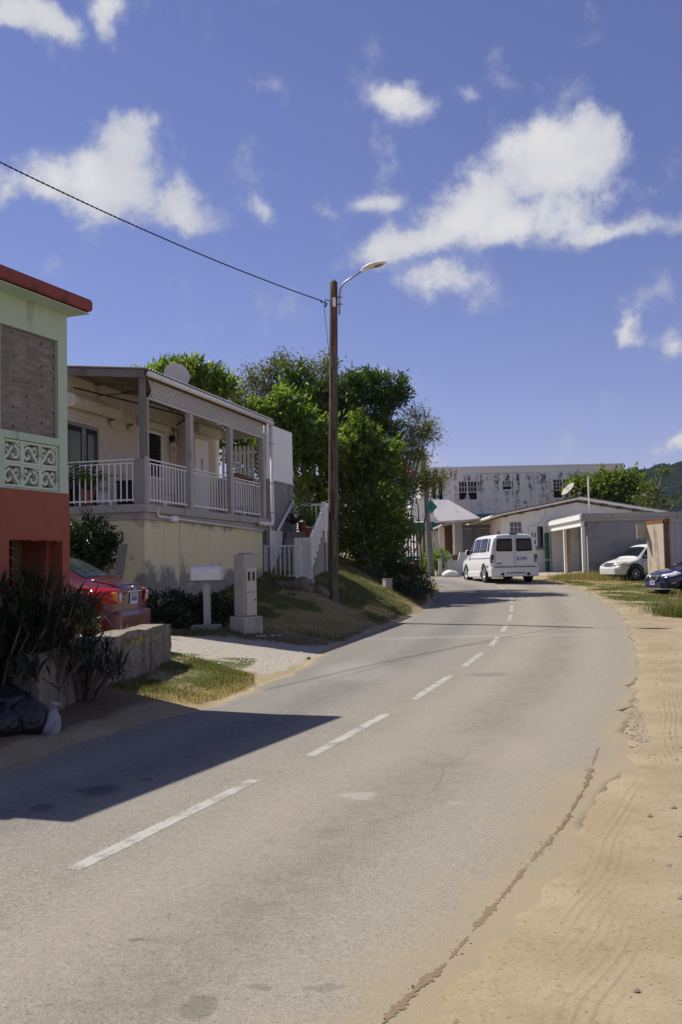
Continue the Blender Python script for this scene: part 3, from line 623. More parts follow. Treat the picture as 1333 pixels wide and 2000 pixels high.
# lower walls: face to the road in cast panels, face to the front
cuts = [.06, .95, 1.72, 1.95, 3.35, 4.25, 5.55, 6.98]
for a, b_ in zip(cuts[:-1], cuts[1:]):
    j = .012 if (b_-a) > .4 else -.012
    BX('wall_panel', M['yellow'], h, -.30, -.06+(.012 if b_-a < .4 else 0), a+(.006 if a > .1 else 0), b_-.006, .1, 2.72)
BX('core_wall', M['grey_wall'], h, -.29, -.075, .2, 6.97, .1, 2.715)
BX('front_wall', M['yellow'], h, -8, -.301, .06, .30, .1, 2.72)
BX('edge_beam', M['concrete_pale'], h, -1.9, -.03, .03, 7.27, 2.722, 2.868)
BX('front_beam', M['concrete_pale'], h, -8, -1.902, .03, .3, 2.722, 2.868)
BX('porch_slab', M['concrete_pale'], h, -8, .035, -.035, 7.30, 2.871, 3.035, .012)
# porch inner wall with sliding door and window openings, jog and end wall
iw = lambda u, z, d: (-1.80-d, u, z)
wall_mesh(-.03, 5.40, 3.036, 5.90, [(.05, 1.38, 3.036, 4.84), (3.22, 4.56, 3.95, 5.12)], iw, .16).build('inner_wall', M['cream'], h)
BX('jog_wall', M['cream'], h, -1.96, -1.402, 5.402, 5.50, 3.036, 5.92)
BX('end_wall', M['cream'], h, -1.56, -1.40, 5.502, 7.28, 3.036, 5.90)
BX('house_body', M['cream'], h, -8, -2.6, 0, 9.6, 3.036, 6.05)
BX('room_floor', M['dark'], h, -2.6, -1.96, 0, 5.4, 3.036, 3.06)
# sliding door: frame, two dark panes, curtains, shutter box
mb = MB(); 
for y in (.05, .70, 1.34): mb.box(-1.86, -1.82, y, y+.04, 3.04, 4.84)
mb.box(-1.858, -1.822, .09, 1.34, 4.78, 4.838); mb.build('door_frame', M['steel'], h)
BX('door_pane', M['glass'], h, -1.85, -1.842, .09, .70, 3.05, 4.78); BX('door_pane', M['glass'], h, -1.845, -1.837, .96, 1.34, 3.05, 4.78)
M['curtain'] = pmat('grey_curtain', (.28, .28, .27), .9, .1)
mb = MB(); pts = []
for k in range(25): pts.append((.72+k*.0105, -1.885+.02*math.sin(k*1.5)))
for k in range(24): mb.add([(pts[k][1], pts[k][0], 3.05), (pts[k+1][1], pts[k+1][0], 3.05), (pts[k+1][1], pts[k+1][0], 4.78), (pts[k][1], pts[k][0], 4.78)], [(0, 1, 2, 3)])
mb.build('curtain', M['curtain'], h)
for k in range(3): BX('shutter_slat', M['cream'], h, -1.80, -1.775+.004*k, .0, 1.40, 4.845+k*.075, 4.917+k*.075, .006)
cs = [(-1.799, 5.12), (-1.62, 5.10), (-1.56, 5.16), (-1.55, 5.30), (-1.60, 5.38), (-1.799, 5.44)]
MB().prism(cs, lambda u, v, w: (u, w, v), -.02, 1.95).build('awning_case', M['cream'], h, bev=.015)
# louvred window
mb = MB()
for y in (3.22, 4.50): mb.box(-1.83, -1.79, y, y+.06, 3.95, 5.12)
mb.box(-1.828, -1.792, 3.28, 4.50, 5.06, 5.118).box(-1.828, -1.792, 3.28, 4.50, 3.952, 4.0); mb.build('window_frame', M['white'], h)
sl = MB().box(-.045, .045, 0, 1.22, -.004, .004).mesh('louvre_slat', M['glass'])
for k in range(12): link('louvre_slat', sl, h, (-1.85, 3.28, 4.03+k*.088), (0, R(-55), 0))
BX('window_back', M['dark'], h, -2.1, -2.0, 3.0, 4.8, 3.6, 5.4)
MB().prism([(-1.799, 5.14), (-1.70, 5.14), (-1.66, 5.18), (-1.66, 5.30), (-1.72, 5.36), (-1.799, 5.37)], lambda u, v, w: (u, w, v), 3.15, 4.66).build('shutter_box', M['cream'], h, bev=.01)
BX('awning_case', M['cream'], h, -1.40, -1.20, 5.51, 7.0, 5.25, 5.48, .03)
# white flush door with a glazed slit
d_ = BX('porch_door', M['white'], h, -1.398, -1.36, 5.58, 6.44, 3.04, 5.12, .006)
BX('glazed_slit', M['glass'], d_, -1.362, -1.355, 5.96, 6.05, 4.30, 4.62); BX('door_frame', M['cream'], d_, -1.399, -1.372, 5.52, 5.578, 3.04, 5.17)
# meter box, conduits and tangled wires on the inner wall
mt = BX('meter_box', M['cream'], h, -1.80, -1.68, 4.86, 5.08, 4.60, 4.92, .01); BX('meter_dial', M['steel'], mt, -1.679, -1.672, 4.92, 5.02, 4.72, 4.84)
for y in (4.92, 5.02, 5.16, 5.26): MB().tube([(-1.785, y, 4.60), (-1.785, y, 3.2)], .013, 6).build('conduit', M['cream'], h)
MB().lathe([(0, 0), (.07, 0), (.09, .03), (.05, .13), (0, .15)], 10, Matrix.Translation((-1.80, 5.0, 5.05)) @ Matrix.Rotation(R(90), 4, 'Y')).build('flood_lamp', M['black'], h)
rg = random.Random(9)
for k in range(5):
    P = [(-1.78, 5.1+rg.uniform(-.05, .2), 5.35)]
    for q in range(6): P.append((-1.72+rg.uniform(-.05, .05), P[-1][1]+rg.uniform(-.09, .09), P[-1][2]-rg.uniform(.05, .14)))
    MB().tube(P, .009, 5).build('wire', M['black'], h)
MB().tube([(-.15, .05, 5.38), (-.9, .6, 5.42), (-1.6, 1.0, 5.5)], .012, 5).build('wire', M['black'], h)
MB().tube([(-1.6, -.02, 5.50), (-.95, 1.2, 5.36), (-.35, 2.6, 5.22), (-.9, 3.9, 5.33), (-1.7, 5.2, 5.42)], .018, 6).build('cable', M['black'], h)
MB().tube([(-1.75, 0, 5.12), (-.12, .12, 5.02)], .005, 5).build('washing_line', M['steel'], h)
# porch roof: corrugated sheet on rafters, ceiling boards, front edge beam, gutter
zr = lambda x: 5.735-.098*(x-.1)
mb = MB(); nyc = 220
for i in range(nyc+1):
    y = -.12+i*(7.55/nyc); dz = .014*math.cos(i*math.pi/2.0)
    for x in (.14, -3.2): mb.v.append((x, y, zr(x)+.03+dz))
for i in range(nyc): mb.f.append([2*i, 2*i+2, 2*i+3, 2*i+1])
o = mb.build('roof_sheet', M['sheet'], h); so = o.modifiers.new('t', 'SOLIDIFY'); so.thickness = .008
MB().prism([(.03, zr(.03)-.16), (.03, zr(.03)-.005), (-4.2, zr(-4.2)-.005), (-4.2, zr(-4.2)-.16)], lambda u, v, w: (u, w, v), -.09, -.03).build('edge_board', M['wood_grey'], h)
MB().tube([(.12, -.05, 5.665), (.12, 7.42, 5.665)], .058, 10).build('gutter', M['white'], h, smoothed=True)
BX('fascia', M['brown'], h, .0, .035, -.02, 7.2, 5.585, 5.67)
for k, (a, b_) in enumerate(((.0, 1.2), (1.22, 2.4), (2.42, 3.7), (3.72, 5.0), (5.02, 6.2), (6.22, 7.25))):
    MB().prism([(-.02, zr(-.02)-.09-.02*(k % 2)), (-1.79, zr(-1.79)-.11+.02*(k % 3)), (-1.79, zr(-1.79)-.095+.02*(k % 3)), (-.02, zr(-.02)-.075-.02*(k % 2))], lambda u, v, w: (u, w, v), a, b_).build('ceiling_board', M['tan_ply'], h)
MB().prism([(-.02, zr(-.02)-.125), (-1.1, zr(-1.1)-.10), (-1.1, zr(-1.1)-.09), (-.02, zr(-.02)-.11)], lambda u, v, w: (u, w, v), -.02, .9).build('ceiling_board', M['brown'], h)
for y in (1.2, 2.4, 3.7, 5.0, 6.2): MB().prism([(-.02, zr(-.02)-.02), (-1.79, zr(-1.79)-.02), (-1.79, zr(-1.79)-.15), (-.02, zr(-.02)-.15)], lambda u, v, w: (u, w, v), y-.02, y+.02).build('rafter', M['tan_ply'], h)
# posts, pillars
M['post'] = pmat('flaking_white_post', (.46, .43, .40), .8, .15, 6, dirt=(.22, .20, .18), damt=.35, streak=4, dscale=4)
BX('corner_pillar', M['concrete'], h, -.26, -.02, .0, .24, 3.036, 3.97, .01)
BX('corner_post', M['wood_grey'], h, -.12, -.015, -.025, .085, 3.972, 5.60); BX('post_shoe', M['post'], h, -.018, .045, -.005, .095, 3.036, 4.0)
BX('corner_trim', M['post'], h, -.01, .03, .09, .12, 3.9, 5.2)
for y in (2.02, 4.40, 6.74):
    BX('pillar', M['concrete'], h, -.26, -.03, y, y+.26, 3.036, 3.93, .01)
    BX('post', M['post'], h, -.085, .03, y+.13, y+.32, 3.036, 5.20)
# railings
bal = MB().box(-.011, .011, -.011, .011, 0, .80).mesh('baluster', M['white_metal'])
def railing(a, b_, n_, lab):
    r_ = hthing('porch_railing', lab, 'railing')
    return r_
for a, b_, n_, lab in ((.14, 2.0, 12, 'white metal railing in the first road-side bay of the porch'), (2.36, 4.38, 12, 'white metal railing in the middle road-side bay of the porch'), (4.74, 6.72, 12, 'white metal railing in the farthest road-side bay of the porch')):
    r_ = railing(a, b_, n_, lab)
    BX('top_rail', M['white_metal'], r_, -.03, .01, a, b_, 3.935, 3.96); BX('under_rail', M['white_metal'], r_, -.025, .005, a, b_, 3.86, 3.88); BX('bottom_rail', M['white_metal'], r_, -.025, .005, a, b_, 3.11, 3.14)
    for k in range(n_): link('baluster', bal, r_, (-.01, a+.1+(b_-a-.2)*k/(n_-1), 3.09))
    for y in (a+.75,): BX('foot', M['white_metal'], r_, -.03, .01, y, y+.03, 3.036, 3.11)
    tag(r_, group='porch railings')
r_ = railing(0, 0, 0, 'white metal railing across the front end of the porch beside the green house')
BX('top_rail', M['white_metal'], r_, -1.8, -.2, .0, .035, 3.935, 3.96); BX('under_rail', M['white_metal'], r_, -1.8, -.26, .005, .03, 3.86, 3.88); BX('bottom_rail', M['white_metal'], r_, -1.8, -.26, .005, .03, 3.11, 3.14)
for k in range(12): link('baluster', bal, r_, (-1.76+.134*k, .018, 3.09))
for x in (-1.5, -.8): BX('foot', M['white_metal'], r_, x, x+.03, .0, .03, 3.036, 3.11)
tag(r_, group='porch railings')
# lattice band under the gutter: frame and crossed laths
M['lath'] = pmat('white_lath', (.58, .55, .51), .7, .1, 5)
lt = hthing('lattice_band', 'white diamond lattice band under the porch gutter', 'lattice')
z0, z1 = 5.20, 5.60; Ln = math.hypot(.29, .4)
ang = math.atan2(.4, .29)
lm = MB().box(-.004, .004, 0, math.hypot(.283, .4), -.017, .017).mesh('lath', M['lath'])
y = -.10
while y < 7.05:
    if .1 <= y and y+.283 <= 7.08:
        link('lath', lm, lt, (.012, y, z0), (math.atan2(.4, .283), 0, 0)); link('lath', lm, lt, (.003, y+.283, z0), (math.pi-math.atan2(.4, .283), 0, 0))
    y += .0945
BX('frame_rail', M['lath'], lt, -.012, .022, .10, 7.08, z0-.02, z0+.012); BX('frame_rail', M['lath'], lt, -.012, .022, .10, 7.08, z1-.012, z1+.02)
# lattice across the far end of the porch
lt = hthing('lattice_band', 'short white lattice closing the far end of the porch roof', 'lattice')
lm2 = MB().box(0, math.hypot(.283, .36), -.004, .004, -.021, .021).mesh('lath', M['lath'])
x = -1.6
while x < -.35:
    link('lath', lm2, lt, (x, 7.16, 5.28), (0, -math.atan2(.36, .283), 0)); link('lath', lm2, lt, (x+.283, 7.168, 5.28), (0, -(math.pi-math.atan2(.36, .283)), 0)); x += .0945
BX('frame_rail', M['lath'], lt, -1.62, -.05, 7.15, 7.18, 5.25, 5.28); BX('frame_rail', M['lath'], lt, -1.62, -.05, 7.15, 7.18, 5.64, 5.66)
lm3 = MB().box(-.13, .13, -.004, .004, -.018, .018).mesh('lath', M['lath'])
for k in range(9):
    link('lath', lm3, lt, (-.17, 7.16, 4.15+k*.13), (0, R(38), 0)); link('lath', lm3, lt, (-.17, 7.169, 4.15+k*.13), (0, R(-38), 0))
# picket gate at the far end of the porch
pg = hthing('picket_gate', 'white picket gate closing the far end of the porch', 'gate')
pk = MB().prism([(0, 0), (.075, 0), (.075, 1.90), (.0375, 1.96), (0, 1.90)], lambda u, v, w: (u, w, v), 0, .02).mesh('picket', M['white'])
for k in range(8): link('picket', pk, pg, (-1.24+k*.123, 7.08, 3.1))
for z in (3.4, 4.82): BX('cross_rail', M['white'], pg, -1.26, -.25, 7.10, 7.13, z, z+.08)
# gray wall beyond the porch with white board screen on top
BX('grey_wall', M['grey_wall'], h, -6, -.045, 7.302, 9.64, .6, 4.10, .01)
BX('wall_coping', M['concrete_pale'], h, -6, -.02, 7.31, 9.68, 4.102, 4.14)
BX('back_wall', M['grey_wall'], h, -8, -1.6, 9.642, 11, .6, 4.0)
bs = hthing('board_screen', 'screen of white vertical boards on top of the grey wall', 'fence')
M['bright_white'] = pmat('bright_white_paint', (.88, .88, .86), .5, .04, 5)
bd = MB().prism([(0, 0), (.130, 0), (.130, .015), (.110, .03), (.020, .03), (0, .015)], lambda u, v, w: (v, u, w), 0, 1.53).mesh('board', M['bright_white'])
for k in range(15): link('board', bd, bs, (-.06, 7.34+k*.152, 4.142))
for z in (4.4, 5.3): BX('cross_rail', M['white'], bs, -.12, -.065, 7.34, 9.60, z, z+.08)
for y in (7.36, 8.4, 9.5): BX('support_post', M['white'], bs, -.22, -.125, y, y+.09, 4.142, 5.62)
# pipes on the corner
pp = hthing('drain_pipe', 'thick white drain pipe running down the corner of the porch', 'pipe')
MB().tube([(.10, 7.36, 5.64), (.10, 7.36, 3.02), (.10, 7.33, 2.92), (.10, 7.24, 2.88), (.10, 6.35, 2.88)], .055, 12).build('pipe', M['white'], pp, smoothed=True)
for z in (5.1, 4.0, 3.2): MB().tube([(.10, 7.36, z-.012), (.10, 7.36, z+.012)], .064, 12).build('clip', M['steel'], pp)
cp = hthing('conduit_pipe', 'thin white conduit with junction box along the edge beam of the porch', 'pipe')
MB().tube([(.02, .52, 2.98), (.02, .52, 2.82), (.02, .56, 2.80), (.02, 6.85, 2.70)], .022, 8).build('pipe', M['white'], cp, smoothed=True)
BX('junction_box', M['white'], cp, -.02, .07, 1.12, 1.42, 2.72, 2.84, .015)
for y in (7.42, 7.5): MB().tube([(.0, y, 2.9), (.0, y, 1.3)], .02, 8).build('drop_pipe', M['white'], cp, smoothed=True)
# wall lanterns
def lantern(y, lab):
    w = thing('wall_lantern', lab, 'lamp', HW(-1.80, y, 5.02), HA)
    MB().lathe([(0, -.10), (.035, -.085), (.06, .04), (.055, .05), (0, .05)], 8, Matrix.Translation((.10, 0, 0))).build('shade', M['cream'], w)
    MB().lathe([(0, .055), (.075, .055), (.02, .11), (0, .12)], 8, Matrix.Translation((.10, 0, 0))).build('cap', M['brown'], w)
    MB().tube([(.0, 0, .02), (.05, 0, .075), (.10, 0, .10)], .014, 6).build('bracket', M['brown'], w)
    tag(w, group='porch wall lanterns')
lantern(1.80, 'small wall lantern nearer the sliding door on the porch wall'); lantern(2.70, 'small wall lantern nearer the louvred window on the porch wall')
# satellite dish on the roof
M['dish'] = pmat('dish_grey', (.46, .44, .42), .6, .08, 4)
ds = thing('satellite_dish', 'large pale satellite dish behind the porch roof edge', 'satellite dish', tuple(at(345, 742, 25.6)-np.array([0, 0, .35])))
prof = [(0, .0), (.12, .005), (.24, .03), (.33, .06), (.345, .066), (.345, .074), (.33, .07), (.24, .04), (.12, .016), (0, .011)]
MB().lathe(prof, 28, Matrix.Translation((0, 0, .45)) @ Euler((R(72), 0, R(28))).to_matrix().to_4x4()).build('reflector', M['dish'], ds, smoothed=True)
MB().tube([(0, .08, -.5), (0, .08, .42)], .025, 8).build('mast', M['steel'], ds)
# small white door low in the grey wall
bd_ = hthing('cellar_door', 'small white panelled door low in the grey wall', 'door')
BX('leaf', M['white'], bd_, -.044, -.02, 7.55, 8.38, 1.35, 2.66); BX('panel', M['white_metal'], bd_, -.019, -.008, 7.68, 8.25, 2.05, 2.54, .008); BX('panel', M['white_metal'], bd_, -.019, -.008, 7.68, 8.25, 1.48, 1.95, .008)
for y0, y1, z0_, z1_ in ((7.48, 7.55, 1.35, 2.73), (8.38, 8.45, 1.35, 2.73), (7.552, 8.378, 2.66, 2.73)): BX('frame', M['white'], bd_, -.046, .0, y0, y1, z0_, z1_)
# low fence and gate box, stairs
fn = hthing('low_fence', 'low white baluster fence in front of the small cellar door', 'fence')
BX('top_rail', M['white_metal'], fn, -.10, .74, 7.28, 7.32, 2.27, 2.31); BX('bottom_rail', M['white_metal'], fn, -.10, .74, 7.285, 7.315, 1.46, 1.49)
bl2 = MB().box(-.012, .012, -.012, .012, 0, .8).mesh('baluster', M['white_metal'])
for k in range(7): link('baluster', bl2, fn, (-.06+k*.128, 7.30, 1.48))
BX('post', M['white_metal'], fn, -.14, -.09, 7.27, 7.33, 1.3, 2.33)
st = hthing('entry_stairs', 'concrete stairs with white side railing climbing beside the grey wall', 'stairs')
N_ = 7; y0s, y1s, zb, zt = 7.55, 8.95, 1.38, 2.72
for k in range(N_):
    ya = y0s+(y1s-y0s)*k/N_; zz = zb+(zt-zb)*(k+1)/N_
    BX('step', M['concrete'], st, .02, 1.12, ya+.002, ya+(y1s-y0s)/N_+.05, zz-.26, zz)
BX('landing', M['concrete'], st, -.4, 1.1, 9.02, 9.75, 1.2, 2.72, .01)
MB().prism([(7.6, 1.0), (8.98, 1.0), (8.98, 2.42), (7.6, 1.15)], lambda u, v, w: (w, u, v), .1, 1.06).build('stringer', M['concrete'], st)
MB().bar((1.08, 7.55, 2.42), (1.08, 8.95, 3.40), .05, .07).build('handrail', M['white'], st); MB().bar((1.08, 7.60, 1.62), (1.08, 8.95, 2.60), .04, .05).build('bottom_rail', M['white'], st)
for k in range(12):
    y = 7.66+k*.107; BX('baluster', M['white'], st, 1.065, 1.095, y, y+.05, 1.64+(y-7.6)*.726, 2.42+(y-7.55)*.70)
MB().bar((.03, 7.95, 2.72), (.03, 9.4, 3.62), .05, .07).build('wall_handrail', M['white'], st)
BX('newel_post', M['white'], st, 1.02, 1.14, 8.92, 9.04, 2.4, 3.56, .01)
BX('gate_post', M['white'], st, .74, .90, 7.26, 7.36, 1.38, 2.50, .008)
for z in (1.38, 2.38): BX('gate_rail', M['white'], st, .902, 1.22, 7.28, 7.33, z, z+.12)
BX('gate_stile', M['white'], st, .902, .95, 7.283, 7.327, 1.50, 2.38); BX('gate_stile', M['white'], st, 1.165, 1.22, 7.283, 7.327, 1.50, 2.38)
for k in range(6): BX('gate_slat', M['white'], st, .962+k*.034, .985+k*.034, 7.29, 7.315, 1.5, 2.38)
BX('gate_plinth', M['concrete'], st, .78, 1.24, 7.24, 7.5, .7, 1.375)
# landing railing behind the pots
lr = hthing('landing_railing', 'white baluster railing across the back of the stair landing', 'railing')
BX('top_rail', M['white'], lr, -.35, 1.1, 9.64, 9.70, 3.50, 3.56); BX('bottom_rail', M['white'], lr, -.35, 1.1, 9.645, 9.695, 2.78, 2.83)
for k in range(11): BX('baluster', M['white'], lr, -.32+k*.135, -.285+k*.135, 9.655, 9.685, 2.83, 3.50)
BX('side_rail', M['white'], lr, 1.04, 1.10, 9.05, 9.64, 3.42, 3.48)
for k in range(4): BX('baluster', M['white'], lr, 1.055, 1.085, 9.15+k*.145, 9.19+k*.145, 2.74, 3.42)
# ------------------------------------------------------------------ things on the left verge
M['old_wall'] = pmat('old_lime_wall', (.235, .205, .17), .95, .35, 5, 1.0, 14, dirt=(.10, .085, .07), damt=.5, dscale=5, streak=5)
P0, P1 = Vector((-3.36, 10.9)), Vector((-2.74, 15.65)); dW = (P1-P0).normalized(); nW = Vector((dW.y, -dW.x))
bm = bmesh.new(); rgw = np.random.default_rng(12); n_ = 150; ht = 14
def wallpt(s, t, side):
    y = s*(P1-P0).length; base = T(P0.x+dW.x*y, P0.y+dW.y*y)-.15
    top = .80+.05*s
    z = base+(top-base)*t
    nn = vnoise(np.array([y*1.0]), np.array([z*1.0]), 2.2, 40)[0]*.015+vnoise(np.array([y*2.2]), np.array([z]), 7, 41)[0]*.03+vnoise(np.array([y*3]), np.array([z*1.5]), 14, 43)[0]*.045
    off = (.0+nn) if side > 0 else -.30
    if t == 1: z += (vnoise(np.array([y]), np.array([0.]), 2.5, 42)[0]-.5)*.05
    p = P0+dW*y+nW*off
    return (p.x, p.y, z)
vf = [[bm.verts.new(wallpt(i/n_, j/ht, 1)) for j in range(ht+1)] for i in range(n_+1)]
vb = [[bm.verts.new(wallpt(i/n_, j/1, -1)) for j in range(2)] for i in range(n_+1)]
for i in range(n_):
    for j in range(ht): bm.faces.new((vf[i][j], vf[i+1][j], vf[i+1][j+1], vf[i][j+1]))
    bm.faces.new((vf[i][ht], vf[i+1][ht], vb[i+1][1], vb[i][1])); bm.faces.new((vb[i][0], vb[i][1], vb[i+1][1], vb[i+1][0]))
for i in (0, n_): bm.faces.new([vf[i][j] for j in range(ht+1)]+[vb[i][1], vb[i][0]])
bmesh.ops.recalc_face_normals(bm, faces=bm.faces)
me = bpy.data.meshes.new('low_wall'); bm.to_mesh(me); bm.free(); me.materials.append(M['old_wall'])
tag(link('low_wall', me), 'low weathered plaster wall beside the driveway, in front of the red car', 'wall')
w2 = thing('low_wall', 'stub of pale wall at the left edge behind the dark shrub', 'wall', tuple(at(-6, 1225, 11.8)-np.array([0, 0, .3])))
BX('masonry', M['old_wall'], w2, -.5, .09, -.1, .25, -.5, .30, .02); BX('coping', M['concrete_pale'], w2, -.5, .12, -.13, .28, .302, .37, .01)

# letter box on its post
mx, my = -2.76, 20.3; mz = T(mx, my)
mbx = thing('mail_box', 'white letter box on a white post in front of the yellow wall', 'letter box', (mx, my, mz), R(-4))
o = MB(); pr = [(-.13, 0)]+[(-.13+.0*k, .16) for k in range(1)]+[(.13*math.cos(R(180-k*18)), .16+.13*math.sin(R(180-k*18))) for k in range(1, 10)]+[(.13, .16), (.13, 0)]
o.prism(pr, lambda u, v, w: (w, u, v+.965), -.30, .31); o.build('box', M['white'], mbx, bev=.012)
BX('door_flap', M['white'], mbx, .311, .322, -.11, .11, .985, 1.20, .01)
MB().tube([(.325, -.03, 1.14), (.345, 0, 1.14), (.325, .03, 1.14)], .007, 6).build('flap_handle', M['steel'], mbx)
BX('shelf_board', M['wood_grey'], mbx, -.46, .31, -.15, .15, .935, .962, .004)
BX('post', M['post'], mbx, -.065, .065, -.06, .06, .02, .933, .008); BX('footing', M['concrete'], mbx, -.30, .26, -.22, .22, -.25, .07, .03)
# concrete meter pedestal
ex, ey = -1.93, 20.05; ez = T(ex, ey)
pd = thing('meter_pedestal', 'concrete pedestal with two cream meter doors beside the letter box', 'meter pedestal', (ex, ey, ez-.02), R(44))
BX('plinth', M['concrete_pale'], pd, -.24, .24, -.22, .26, -.2, .31, .02); BX('column', M['concrete_pale'], pd, -.165, .165, -.13, .20, .312, 1.55, .018)
BX('cap', M['concrete'], pd, -.10, .12, -.08, .15, 1.552, 1.575, .01)
M['cream_panel'] = pmat('cream_panel', (.50, .46, .38), .6, .1, 5, dirt=(.30, .24, .17), damt=.2)
d1 = BX('meter_door', M['cream_panel'], pd, -.12, .13, -.158, -.132, .80, 1.28, .006); d2 = BX('meter_door', M['cream_panel'], pd, -.12, .13, -.158, -.132, .33, .785, .006)
for x0_ in (-.085, .03): BX('window_slit', M['dark'], d1, x0_, x0_+.055, -.164, -.157, 1.02, 1.20)
BX('lock', M['dark'], d2, .08, .11, -.164, -.157, .62, .66)
for k, (a, b_) in enumerate(((-1.55, 19.7), (-1.4, 19.85), (-1.3, 20.0), (-1.62, 19.62))):
    tag(link('rubble_stone', rock_mesh('rubble_stone', M['concrete'], 60+k, .6), None, (a, b_, T(a, b_)+.02), (0, 0, k), (.06+.02*k, .06, .06)), ['small rubble lump at the pedestal foot, second from left', 'small rubble lump at the pedestal foot, third from left', 'largest rubble lump right of the pedestal foot', 'leftmost small rubble lump at the pedestal foot'][k], 'stone', 'rubble by the pedestal')
# rocks below the stairs
M['rock'] = pmat('brown_rock', (.17, .135, .10), .95, .35, 3, .8, 7, dirt=(.07, .06, .045), damt=.4)
for k, (px_, py_, Y_, s_, lab) in enumerate(((588, 1146, 25.8, .44, 'large brown rock directly under the stair gate'), (628, 1155, 26.4, .36, 'brown rock between the stairs and the wooden pole'), (608, 1140, 26.9, .30, 'brown rock half hidden between its two larger neighbours'), (553, 1135, 26.4, .22, 'flat brown rock under the low white fence'), (572, 1157, 25.2, .15, 'small brown rock on the slope below the stair gate'))):
    p = at(px_, py_, Y_); z_ = T(p[0], p[1])
    tag(link('slope_rock', rock_mesh('slope_rock', M['rock'], 20+k, .75, .3, 3), None, (p[0], p[1], z_+s_*.18), (0, 0, k*1.3), (s_, s_*.8, s_*.8)), lab, 'rock', 'rocks below the stairs')
p = at(757, 1136, 31.5); BXo = thing('marker_block', 'small pale concrete block on the bank below the trees', 'concrete block', (p[0], p[1], T(p[0], p[1])-.05), R(25))
BX('block', M['concrete_pale'], BXo, -.12, .12, -.12, .12, 0, .36, .02); BX('lid', M['concrete'], BXo, -.13, .13, -.13, .13, .362, .39, .01)
# board leaning on the yellow wall
lb = MB().box(0, .18, 0, .03, 0, .75).build('leaning_board', M['wood_grey'], None, tuple(at(222, 1135, 19.4)), (R(-12), R(4), R(-10)))
tag(lb, 'grey weathered board leaning on the yellow wall behind the red car', 'board')

# ------------------------------------------------------------------ street lamp on wooden pole
m, nt, b = base_mat('creosoted_pole'); tc = node(nt, 'ShaderNodeTexCoord').outputs['Object']
mp = node(nt, 'ShaderNodeMapping', {'Vector': tc, 'Scale': (8, 8, .55)}).outputs[0]
g1 = noise(nt, mp, 2.2, 8, .7, .6)
c = mixc(nt, smooth(nt, g1, .38, .66), (.045, .03, .02), (.21, .155, .105)); nt.links.new(c, b.inputs['Base Color']); b.inputs['Roughness'].default_value = .9
nt.links.new(node(nt, 'ShaderNodeBump', {'Strength': .8, 'Distance': .02, 'Height': g1}).outputs[0], b.inputs['Normal']); M['pole'] = m
PX, PY = -.27, 27.0; PZ = T(PX, PY)-.1
lp = thing('street_lamp', 'wooden utility pole carrying a white street lamp on a curved arm', 'street lamp', (PX, PY, PZ))
TZ = 9.50-PZ
lean = lambda z: (.20*z/TZ, 0, z)
zs_ = [0, .15]+[TZ*k/14 for k in range(1, 15)]
MB().tube([lean(z) for z in zs_]+[lean(TZ+.10)], [.155, .148]+[.143-.036*k/14 for k in range(1, 15)]+[.012], 18).build('pole', M['pole'], lp, smoothed=False)
smooth_angle(lp.children[0], 50)
dirx, diry = .95, -.31
def armpt(h_, z): x0, _, _ = lean(z); return (x0+dirx*h_, diry*h_, z)
MB().tube([armpt(.17, TZ-.90), armpt(.17, TZ-.40), armpt(.18, TZ-.25), armpt(.22, TZ-.14), armpt(.29, TZ-.05), armpt(.38, TZ+.01), armpt(.88, TZ+.27)], .026, 10).build('arm', M['steel'], lp, smoothed=True)
for z in (TZ-.42, TZ-.62): MB().bar(armpt(.05, z), armpt(.24, z), .03, .05).build('clamp', M['steel'], lp)
hd = Matrix.Translation(armpt(.86, TZ+.30)) @ Matrix.Rotation(math.atan2(diry, dirx), 4, 'Z') @ Matrix.Rotation(R(-9), 4, 'Y')
bmh = bmesh.new(); bmesh.ops.create_uvsphere(bmh, u_segments=24, v_segments=12, radius=1)
for v in bmh.verts:
    t = (v.co.x+1)/2; wdt = .145*(.55+.75*math.sin(math.pi*min(1, t*.72+.12))**1.2)
    v.co = Vector((v.co.x*.36+.30, v.co.y*wdt, (v.co.z*.075 if v.co.z > 0 else v.co.z*.045)))
    v.co = hd @ v.co
me = bpy.data.meshes.new('lamp_head'); bmh.to_mesh(me); bmh.free(); me.materials.append(M['white']); me.shade_smooth(); link('lamp_head', me, lp)
M['lens'] = pmat('lamp_lens', (.30, .29, .22), .25, .1)
MB().lathe([(0, -.052), (.09, -.050), (.115, -.040), (.115, -.03)], 18, hd @ Matrix.Translation((.42, 0, 0)) @ Matrix.Scale(1.25, 4, (1, 0, 0))).build('lens', M['lens'], lp, smoothed=True)
MB().tube([armpt(.80, TZ+.225), armpt(.98, TZ+.32)], .045, 10).build('head_socket', M['white'], lp)
x0, _, _ = lean(TZ-.62); BX('fuse_box', M['white'], lp, x0-.02, x0+.06, -.19, -.12, TZ-.70, TZ-.46, .008)
MB().bar((x0-.10, 0, TZ-.50), (x0-.24, -.02, TZ-.47), .02, .03).build('hook', M['steel'], lp)
for i, (dx, dz) in enumerate(((-.20, -.62), (-.25, -.57), (-.22, -.68))): MB().lathe([(0, 0), (.022, .005), (.03, .03), (.022, .06), (0, .065)], 8, Matrix.Translation((x0+dx, -.02, TZ+dz))).build('insulator', M['black'], lp)
